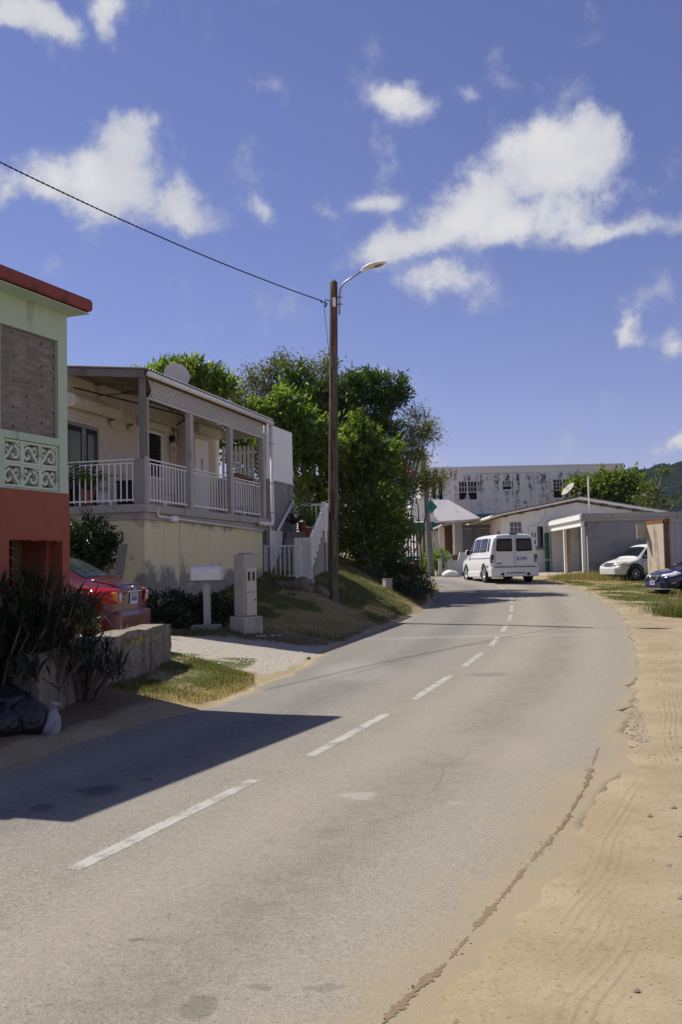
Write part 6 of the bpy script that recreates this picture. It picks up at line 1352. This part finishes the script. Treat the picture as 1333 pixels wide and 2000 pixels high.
w_ = sash(bb, *holes[0], YB, 6, 2, True, None, (holes[0][0]+holes[0][1])/2)
M['curt_w'] = pmat('pale_curtain', (.42, .40, .36), .9, .1)
MB().prism([(-.10, 0), (.26, 0), (.16, .25), (.05, .62), (-.02, .62), (-.20, .2), (-.38, 0)], lambda u, v, w: ((holes[0][0]+holes[0][1])/2+u*.9, w, holes[0][2]+.05+v), YB+.10, YB+.12).build('curtain', M['curt_w'], w_)
sash(bb, *holes[1], YB, 4, 3); sash(bb, *holes[2], YB, 6, 3, True, None, (holes[2][0]+holes[2][1])/2)
for px, py, s_ in ((1025, 984, .22), (1007, 990, .12), (1029, 990, .12)): BX('wall_vent', M['concrete'], bb, wx(px, YB), wx(px, YB)+s_*1.2, YB-.02, YB-.004, wz(px, py, YB), wz(px, py, YB)+s_)
BX('teal_canopy', pmat('teal_paint', (.06, .20, .25), .7, .1), bb, wx(930, YB), wx(970, YB), YB-1.2, YB-.002, wz(950, 1011, YB), wz(950, 1005, YB))

# ---- white and green building with balcony
YG = 66.0
gw = thing('balcony_building', 'white building with green posts and awning beside the far pole', 'building')
M['white_wall'] = pmat('white_render', (.84, .82, .76), .9, .06, 1.0, dirt=(.42, .38, .33), damt=.2, streak=3)
M['warm_tint_wall'] = pmat('warm_tint_render', (.74, .62, .54), .9, .08, 1.0)  # pinkish tint; on the gabled house it carries warm light on white
M['green_paint'] = pmat('bottle_green_paint', (.010, .12, .055), .5, .15, 2)
xg0, xg1 = wx(806, YG), wx(872, YG); zg1 = wz(840, 977, YG); zg0 = wz(840, 1018, YG)
xe = wx(940, YG)
xm = wx(850, YG); MB().prism([(xg0, zg0), (xm, zg0), (xm, zg1), (xg0, zg1)], lambda u, v, w: (u, w, v), YG, YG+.2).build('end_wall', M['white_wall'], gw)
ra_, rb_, rc_, rd_ = [Vector(at(*q)) for q in ((849, 1018, YG), (941, 1013, YG), (876, 976, YG+.95), (846, 976, YG+.95))]
MB().add([ra_, rb_, rc_, rd_]+[p-Vector((0, 0, .12)) for p in (ra_, rb_, rc_, rd_)], [(0, 1, 2, 3), (7, 6, 5, 4), (0, 4, 5, 1), (1, 5, 6, 2), (2, 6, 7, 3), (3, 7, 4, 0)]).build('hip_roof', M['white_wall'], gw)
BX('under_wall', M['white_wall'], gw, xm+.01, xg1+1.0, YG+.3, YG+.5, .6, zg0-.15)
BX('coping', M['white'], gw, xg0-.06, xm+.04, YG-.06, YG+.26, zg1+.002, zg1+.10)
xs0 = wx(788, YG+1.5); 
MB().prism([(xg0, YG+.001), (xg0, YG+11), (xg0-.12, YG+11), (xg0-.12, YG+.0)], lambda u, v, w: (u, v, w), zg0, zg1-.1).build('balcony_side', M['white_wall'], gw)
# upper storey set back behind the balcony with dark openings
zu = wz(850, 917, YG+2.2)
wall_mesh(xg0+.8, xg1+1.2, zg1-.6, zu, [(xg0+1.15, xg0+1.4, zg1, zg1+1.8), (xg0+1.6, xg0+1.85, zg1, zg1+1.8), (xg0+2.05, xg0+2.3, zg1, zg1+1.8)], fY(YG+2.2), .2).build('upper_wall', M['stained'], gw)
BX('upper_dark', M['dark'], gw, xg0+.9, xg1+1.1, YG+2.7, YG+2.75, zg1-.5, zu-.2)
BX('upper_roof', M['concrete_pale'], gw, xg0+.82, xg1+1.18, YG+2.41, YG+9, zu-.35, zu-.2)
# ground-floor facade that runs away from the camera, green posts and awning
xf = wx(862, YG); zb_ = wz(862, 1085, YG)
xf1 = wx(795, 86)
holesL = [(YG+1.2+k*3.4, YG+2.2+k*3.4, zb_-.6, zb_+1.0) for k in range(6)]
fL = lambda u, z, d: (xf+d, u, z)
wall_mesh(YG+.2, YG+22, .6, zg0, holesL, fL, .2).build('side_wall', M['warm_tint_wall'], gw)
BX('room_dark', M['dark'], gw, xf+.5, xf+.55, YG+.3, YG+21, .6, zg0-.3)
for k in range(7): BX('post', M['green_paint'], gw, xf-.9+.0, xf-.78, YG+.3+k*3.3, YG+.42+k*3.3, .6, zg0-.35)
BX('awning_fascia', M['green_paint'], gw, xg0-.05, xf+.1, YG+.05, YG+.15, zg0-.62, zg0-.05); MB().prism([(xf+.0, zg0-.15), (xg0-.1, zg0-.30), (xg0-.1, zg0-.36), (xf+.0, zg0-.22)], lambda u, v, w: (u, w, v), YG+.2, YG+22).build('awning', M['green_paint'], gw)
BX('corner_pier', M['warm_tint_wall'], gw, xf-.002, xf+.9, YG-.02, YG+.198, .6, zg0-.002)

# ---- small shop shack between them
ys = 60.0
sk = thing('lean_to_shack', 'small shack with corrugated gates and open brown doorway behind the van', 'shack')
M['corr_grey'] = pmat('grey_corrugated', (.10, .10, .105), .6, .2, 3); M['brown_door'] = pmat('brown_doorway', (.13, .07, .035), .8, .3, 2)
x0, x1, x2 = wx(862, ys), wx(889, ys), wx(905, ys); zt_ = wz(885, 1019, ys); zl = wz(864, 1024, ys)
MB().prism([(x0, zl-.12), (x2+1.6, zt_+.15), (x2+1.6, zt_+.27), (x0, zl)], lambda u, v, w: (u, w, v), ys-.5, ys+5).build('roof', M['concrete_pale'], sk)
BX('side_pier', M['concrete_pale'], sk, x1-.02, x2-.1, ys, ys+.15, .8, zt_+.08); BX('doorway', M['brown_door'], sk, x0+.08, x1-.05, ys+.9, ys+.95, .8, zt_)
BX('post', M['white'], sk, x1-.16, x1-.06, ys-.4, ys-.3, .8, zt_-.02); BX('left_wall', M['warm_tint_wall'], sk, x0-.1, x0+.25, ys+.4, ys+.5, .8, zl-.15)
gp = MB().box(0, .085, 0, .03, 0, 1.55).mesh('gate_rib', M['corr_grey'])
for k in range(16): link('gate_rib', gp, sk, (x2+k*.1, ys+.1+(k % 2)*.02, zt_-2.0))
BX('gate_rail', M['white'], sk, x2-.05, x2+1.65, ys+.06, ys+.095, zt_-2.15, zt_-2.02); BX('gate_top', M['corr_grey'], sk, x2-.05, x2+1.65, ys+.07, ys+.1, zt_-.42, zt_-.2)
BX('green_panel', M['green_paint'], sk, x2-.02, x2+1.6, ys+.1, ys+.14, 1.0, zt_-2.16)

# ---- gabled white house
YH = 56.0
gh = thing('gabled_house', 'white gabled house with red roof edge behind the van', 'house')
xl_, xa, xrr = wx(981, YH), wx(1130, YH), wx(1130, YH)+(wx(1130, YH)-wx(981, YH)); ze = wz(981, 1006, YH)+.0; za = wz(1130, 975, YH)
hw = [(wx(997, YH), wx(1020, YH), wz(1008, 1040, YH), wz(1008, 1019, YH)), (wx(1050, YH), wx(1062, YH), wz(1055, 1069, YH), wz(1055, 1028, YH))]
ze_w = ze-.12
wall_mesh(xl_, xrr, .8, ze_w, hw, fY(YH), .2).build('gable_wall', M['white_wall'], gh)
MB().prism([(xl_, ze_w+.001), (xrr, ze_w+.001), (xa, za-.18)], lambda u, v, w: (u, w, v), YH, YH+.2).build('gable_top', M['white_wall'], gh)
hl_ = [(YH+.8+k*3.6, YH+1.9+k*3.6, 2.4, 3.6) for k in range(3)]
wall_mesh(YH+.2, YH+13, .8, ze_w, hl_, lambda u, z, d: (xl_+d, u, z), .2).build('side_wall', M['warm_tint_wall'], gh)  # white wall; the warm light on this side is put into its colour
BX('room_dark', M['dark'], gh, xl_+.5, xl_+.55, YH+.3, YH+12.8, .9, ze_w-.2)
for a, b_, c_, d_ in hl_: BX('window_shutter', M['brown_door'], gh, xl_+.08, xl_+.11, a, b_, c_, d_)
sl_ = (za-ze)/(xa-xl_); ov = .55
for sg in (-1, 1):
    e = xl_-ov if sg < 0 else xrr+ov; zee = ze-sl_*ov
    MB().prism([(xa, za-.03), (e, zee-.03), (e, zee+.07), (xa, za+.07)], lambda u, v, w: (u, w, v), YH-.55, YH+13.4).build('roof_slope', M['white'], gh)
    MB().prism([(xa-sg*.0, za+.075), (e, zee+.075), (e, zee+.12), (xa, za+.12)], lambda u, v, w: (u, w, v), YH-.60, YH+13.4).build('roof_sheet', pmat('red_roof_edge' if sg < 0 else 'pale_roof_edge', (.22, .05, .05) if sg < 0 else (.5, .48, .46), .7, .2), gh)
    for k in range(5):
        t = (k+.6)/5.4; xx = xa+(e-xa)*t; zz = za+(zee-za)*t; BX('rafter_end', M['brown_door'], gh, xx-.12, xx+.12, YH-.50, YH-.002, zz-.16, zz-.05)
MB().tube([(xl_-ov-.05, YH-.5, ze-sl_*ov), (xl_-ov-.05, YH+13, ze-sl_*ov)], .09, 8).build('gutter', M['white'], gh); MB().tube([(xl_-ov-.05, YH+12.5, ze-sl_*ov), (xl_-ov-.05, YH+12.5, ze-.6), (xl_-.05, YH+12.6, ze-1.1), (xl_-.05, YH+12.6, 1.2)], .06, 8).build('downpipe', M['white'], gh)
w_ = sash(gh, *hw[0], YH, 3, 0, wm=M['steel']); mb = MB()
u0, u1, z0, z1 = hw[0]
for k in range(1, 3): mb.box(u0+(u1-u0)*k/3-.012, u0+(u1-u0)*k/3+.012, YH+.045, YH+.06, z0+.05, z1-.05)
mb.box(u0+.05, u1-.05, YH+.046, YH+.059, (z0+z1)/2-.012, (z0+z1)/2+.012); mb.build('grille_bar', M['white'], w_); BX('pane', pmat('grey_glass', (.10, .10, .12), .1, .2), w_, u0+.05, u1-.05, YH+.07, YH+.08, z0+.05, z1-.05)
# open white shutter with four slots, lilac curtain
u0, u1, z0, z1 = hw[1]
BX('room_dark', M['dark'], gh, u0-.1, u1+.1, YH+.5, YH+.55, z0-.1, z1+.1); BX('curtain', pmat('lilac_curtain', (.26, .24, .42), .9, .1), gh, u0+.02, u0+.22, YH+.25, YH+.28, z0, z1)
xs_ = wx(1033, YH)
sh = wall_mesh(xs_, u0-.02, z0+.12, z1+.02, [(xs_+.14, xs_+.22, z1-.62, z1-.34), (xs_+.30, xs_+.38, z1-.62, z1-.34), (xs_+.14, xs_+.22, z0+.20, z0+.42), (xs_+.30, xs_+.38, z0+.20, z0+.42)], lambda u, z, d: (u, YH-.10+d, z), .05).build('shutter', M['white'], gh)
BX('shutter_backing', M['brown_door'], sh, xs_+.05, u0-.06, YH-.045, YH-.03, z0+.15, z1-.1); BX('sill', M['concrete'], gh, xs_+.1, u1+.1, YH-.12, YH-.003, z0-.12, z0-.003)
MB().tube([(xs_+.5, YH-.1, z1+.06), (xs_+.8, YH-.4, z1+.5), (xs_+1.0, YH-.3, z1+.95)], .015, 5).build('bracket', M['steel'], gh)
# aerial pole and dish on the roof
ap = thing('aerial_mast', 'thin white aerial mast at the gabled roof', 'mast', (wx(1153, 55.2), 55.2, wz(1153, 1003, 55.2))); MB().tube([(0, 0, -.4), (0, 0, wz(1153, 933, 55.2)-wz(1153, 1003, 55.2))], .045, 8).build('pole', M['white'], ap); MB().lathe([(0, 0), (.05, 0), (.05, .05), (0, .06)], 8, Matrix.Translation((0, 0, 2.0))).build('tip', M['white'], ap)
d2 = thing('satellite_dish', 'tilted white satellite dish on the ridge of the gabled house', 'satellite dish', (wx(1115, 56.5), 56.5, wz(1117, 976, 56.5)))
Md = Matrix.Translation((0, 0, .55)) @ Vector((-.72, -.22, .66)).to_track_quat('Z', 'Y').to_matrix().to_4x4()
MB().lathe([(0, 0), (.16, .01), (.3, .04), (.44, .09), (.46, .10), (.46, .112), (.3, .055), (.16, .025), (0, .015)], 26, Md).build('reflector', M['concrete_pale'], d2, smoothed=True); MB().tube([(0, 0, -.3), (0, 0, .5)], .04, 8).build('mast', M['steel'], d2); MB().tube([(0, 0, .55), tuple(Md @ Vector((0, 0, .6)))], .015, 6).build('feed_arm', M['steel'], d2)
MB().lathe([(0, 0), (.05, .0), (.05, .1), (0, .1)], 8, Md @ Matrix.Translation((0, 0, .58))).build('receiver', M['rust'], d2)
vp = thing('roof_vent', 'small round vent pipe on the gabled roof right of the dish', 'vent pipe', (wx(1134, 56.4), 56.4, wz(1134, 972, 56.4))); MB().tube([(0, 0, -.3), (0, 0, .22)], .03, 8).build('stem', M['steel'], vp); MB().lathe([(0, .2), (.11, .22), (.11, .32), (0, .36)], 10).build('cowl', M['steel'], vp)

# ---- flat-roofed garage with carport
YC = 48.0; XC = 11.62
gg = thing('carport_garage', 'flat-roofed grey garage with a white open carport front', 'garage')
M['garage_wall'] = pmat('grey_cement_render', (.29, .28, .275), .92, .16, 1.0, .2, 12, dirt=(.15, .145, .14), damt=.36, dscale=.7, streak=.5)
ztC = wz(1200, 1004, YC)
BX('side_wall', M['garage_wall'], gg, XC+.25, XC+9, YC+.06, YC+.26, .3, ztC-.32)
BX('roof_slab', M['concrete_pale'], gg, XC-.05, XC+9.2, YC-.12, YC+8, ztC-.16, ztC+.05); BX('roof_step', M['white'], gg, XC-.16, XC-.052, YC-.22, YC+7.9, ztC-.24, ztC-.02); BX('front_beam', M['white'], gg, XC-.06, XC+.10, YC-.02, YC+7.9, ztC-.55, ztC-.245); BX('side_edge', M['concrete_pale'], gg, XC-.05, XC+9.2, YC-.06, YC+.3, ztC-.318, ztC-.163)
for k, y in enumerate((YC, YC+3.9)):
    BX('carport_post', M['white'], gg, XC-.03, XC+.11, y, y+.16, .8, ztC-.552)
BX('timber_post', pmat('tan_post', (.42, .28, .15), .8, .1), gg, XC+.14, XC+.30, YC+3.9, YC+4.06, .8, ztC-.56)
BX('inner_wall', M['concrete_pale'], gg, XC+1.6, XC+1.8, YC+.3, YC+7.9, .6, ztC-.33); BX('back_wall', M['white_wall'], gg, XC+.1, XC+1.6, YC+7.6, YC+7.8, .6, ztC-.33)
gp_ = thing('green_pipe', 'green painted drain pipe at the left end of the carport', 'pipe', (wx(1068, 55.6), 55.6, 1.1)); MB().tube([(0, 0, 0), (0, 0, ztC-1.7)], .12, 10).build('pipe', M['green_paint'], gp_); MB().tube([(0, 0, .75), (0, 0, .80)], .135, 10).build('collar', M['white'], gp_)

# ---- shipping container, rusty corner, open door
YK = 41.5
ct = thing('shipping_container', 'pale rusting shipping container with its door swung open at the right edge', 'container')
M['cont'] = pmat('container_cream', (.50, .43, .33), .7, .1, 1.5, dirt=(.19, .07, .025), damt=.30, dscale=2.2, streak=4)
M['cont_rust'] = pmat('container_rust', (.24, .085, .03), .85, .4, 6, dirt=(.5, .40, .28), damt=.2)
M['cont_white'] = pmat('container_white', (.50, .48, .47), .6, .06, 1.5, dirt=(.34, .30, .28), damt=.15)
xk = wx(1301, YK); zk = wz(1301, 1014, YK); zk0 = T(xk+.5, YK)
BX('corner_post', M['cont_rust'], ct, xk-.04, xk+.12, YK-.05, YK+.12, zk0-.1, zk); BX('corner_casting', M['cont_rust'], ct, xk-.06, xk+.16, YK-.07, YK+.14, zk-.14, zk+.02)
rib = MB().prism([(0, 0), (.07, -.036), (.17, -.036), (.24, 0), (.24, .02), (0, .02)], lambda u, v, w: (u, v, w), 0, zk-zk0-.25).mesh('side_rib', M['cont_white'])
for k in range(16): link('side_rib', rib, ct, (xk+.13+k*.245, YK+.06, zk0+.1))
BX('top_rail', M['cont_white'], ct, xk+.17, xk+4.2, YK-.02, YK+.10, zk-.14, zk-.02); BX('bottom_rail', M['cont_white'], ct, xk+.13, xk+4.2, YK-.02, YK+.10, zk0-.05, zk0+.10)
BX('roof', M['cont_white'], ct, xk+.13, xk+4.2, YK+.14, YK+2.4, zk-.06, zk-.02)
# open door leaf standing out to the left
xd = wx(1268, YK+1.2)
dl_ = Vector((xk-.05, YK+.0)); dr_ = Vector((xd, YK+1.35)); dd = (dr_-dl_).normalized(); dn = Vector((dd.y, -dd.x))
dm = Matrix(((dd.x, -dn.x, 0, dl_.x), (dd.y, -dn.y, 0, dl_.y), (0, 0, 1, 0), (0, 0, 0, 1)))
lw_ = (dr_-dl_).length
dleaf = MB().box(.0, lw_, 0, .06, zk0+.12, zk-.16, dm).build('door_leaf', M['cont'], ct)
MB().box(-.0, lw_, -.01, .07, zk-.159, zk-.02, dm).build('door_header', M['cont_rust'], ct)
for u in (.28, .68): MB().tube([tuple(dm @ Vector((lw_*u, -.04, zk0+.15))), tuple(dm @ Vector((lw_*u, -.04, zk-.2)))], .022, 8).build('lock_rod', M['cont'], dleaf)
for u in (.28, .68):
    for z in (.5, 1.2, 2.0): MB().box(lw_*u-.05, lw_*u+.05, -.05, .0, zk0+z, zk0+z+.07, dm).build('rod_bracket', M['cont_rust'], dleaf)
MB().box(lw_+.002, lw_+.05, .0, .5, zk-.75, zk-.15, dm).build('door_edge', M['cont'], ct)

# ---- poles, signs and small things beyond the bend
fp = at(843, 1095, 52); ft = at(825, 868, 52); fz0 = T(fp[0], fp[1])
p2 = thing('utility_pole', 'leaning grey utility pole with a teal diamond sign beyond the bushes', 'utility pole', (fp[0], fp[1], fz0-.1))
MB().tube([(0, 0, 0), (ft[0]-fp[0], 0, ft[2]-fz0)], [.17, .11], 12).build('pole', M['wood_grey'], p2); MB().tube([(ft[0]-fp[0]+.1, -.1, 3.6), (.9, -.3, .3)], .02, 6).build('stay_wire', M['steel'], p2)
sp_ = at(842, 990, 51.7); M['teal'] = pmat('teal_sign', (.02, .20, .18), .5, .1)
ds_ = thing('diamond_sign', 'small teal diamond sign fixed to the leaning utility pole', 'sign', tuple(sp_), R(18)); MB().box(-.26, .26, -.01, .01, -.26, .26, Matrix.Rotation(R(45), 4, 'Y')).build('plate', M['teal'], ds_)
mb = MB(); mb.box(-.07, .07, -.016, -.011, .07, .10).box(-.07, .07, -.016, -.011, -.10, -.07); mb.bar((-.06, -.0135, -.08), (.06, -.0135, .08), .004, .03); mb.build('sign_mark', M['black'], ds_)
q = at(787, 1090, 62); q2 = at(787, 960, 62); p3 = thing('utility_pole', 'short grey post half hidden by the trees left of the leaning pole', 'utility pole', (q[0], q[1], T(q[0], q[1])-.1)); MB().tube([(0, 0, 0), (0, 0, q2[2]-q[2]+.5)], [.14, .11], 12).build('pole', M['wood_grey'], p3)
tb_ = thing('market_stall_box', 'low white and teal covered stand with brown slats by the far pole', 'stand', (wx(815, 56), 56, T(wx(815, 56), 56)))
hx_ = .70; BX('cover', pmat('teal_cover', (.01, .16, .10), .6, .1), tb_, -.72, .75, -.5, .5, .95, 1.10, .03); BX('end_panel', M['white'], tb_, -.70, -.25, -.45, -.40, .1, .948)
sl3 = MB().box(0, .06, 0, .03, 0, .8).mesh('slat', M['brown_door'])
for k in range(9): link('slat', sl3, tb_, (-.20+k*.10, -.45, .1))
BX('base', M['dark'], tb_, -.68, .7, -.39, .45, .0, .9)
cwall = thing('crenellated_wall', 'low white wall with scooped gaps behind the van', 'wall', (0, 0, 0)); Yw = 53.0
x0 = wx(861, Yw); z0 = T(7, 53)-.2; zc = wz(880, 1079, Yw); poly = [(x0, z0), (x0, zc-.05)]; x = x0+.45
for k in range(3):
    poly += [(x, zc), (x+.10, zc-.22), (x+.20, zc-.45), (x+.42, zc-.45), (x+.50, zc-.2), (x+.56, zc)]; x += 1.05
poly += [(x+.3, zc), (x+.3, z0)]
MB().prism(poly, lambda u, v, w: (u, w, v), Yw, Yw+.2).build('masonry', M['white_wall'], cwall)
for k in range(3): BX('planter_brick', M['brown_door'], cwall, x0+.5+k*1.05, x0+.98+k*1.05, Yw+.21, Yw+.35, zc-.42, zc-.12)
q = at(882, 1110, 51.0); tag(link('white_boulder', rock_mesh('white_boulder', M['white_wall'], 77, .75, .2, 3), None, (q[0], q[1], T(q[0], q[1])+.15), (0, 0, .4), (.55, .35, .42)), 'white painted boulder in front of the crenellated wall', 'rock')
q = at(860, 1095, 52); pp_ = thing('boundary_post', 'short pale post at the end of the crenellated wall', 'post', (q[0], q[1], T(q[0], q[1]))); BX('shaft', M['cream'], pp_, -.09, .09, -.09, .09, -.2, .95, .02); BX('cap', M['cream'], pp_, -.11, .11, -.11, .11, .951, 1.0, .01)
tree('far_bush', 'bright green bush between the far pole and the white wall', 'shrub', (wx(853, 53.5), 53.5, T(5, 53.5)), [PL(850, 1085, 53.5, 12, 14), PL(858, 1095, 53, 14, 12), PL(840, 1105, 52.5, 12, 10)], M['leaf_bright'], 60, 12, .14, .18, .07, 51, .2, 0, .3, .03)
# ------------------------------------------------------------------ thin sea haze over the whole place
hzm = bpy.data.materials.new('haze'); hzm.use_nodes = True; hn_ = hzm.node_tree; hn_.nodes.clear()
vol = node(hn_, 'ShaderNodeVolumePrincipled', {'Color': (.55, .70, .95, 1), 'Density': .00009, 'Anisotropy': .3})
node(hn_, 'ShaderNodeOutputMaterial', {'Volume': vol.outputs[0]})
hz_o = MB().box(-1000, 1050, -80, 1700, -6, 130).build('haze', hzm); hz_o['kind'] = 'stuff'; hz_o['label'] = 'thin bluish haze in front of the hill'
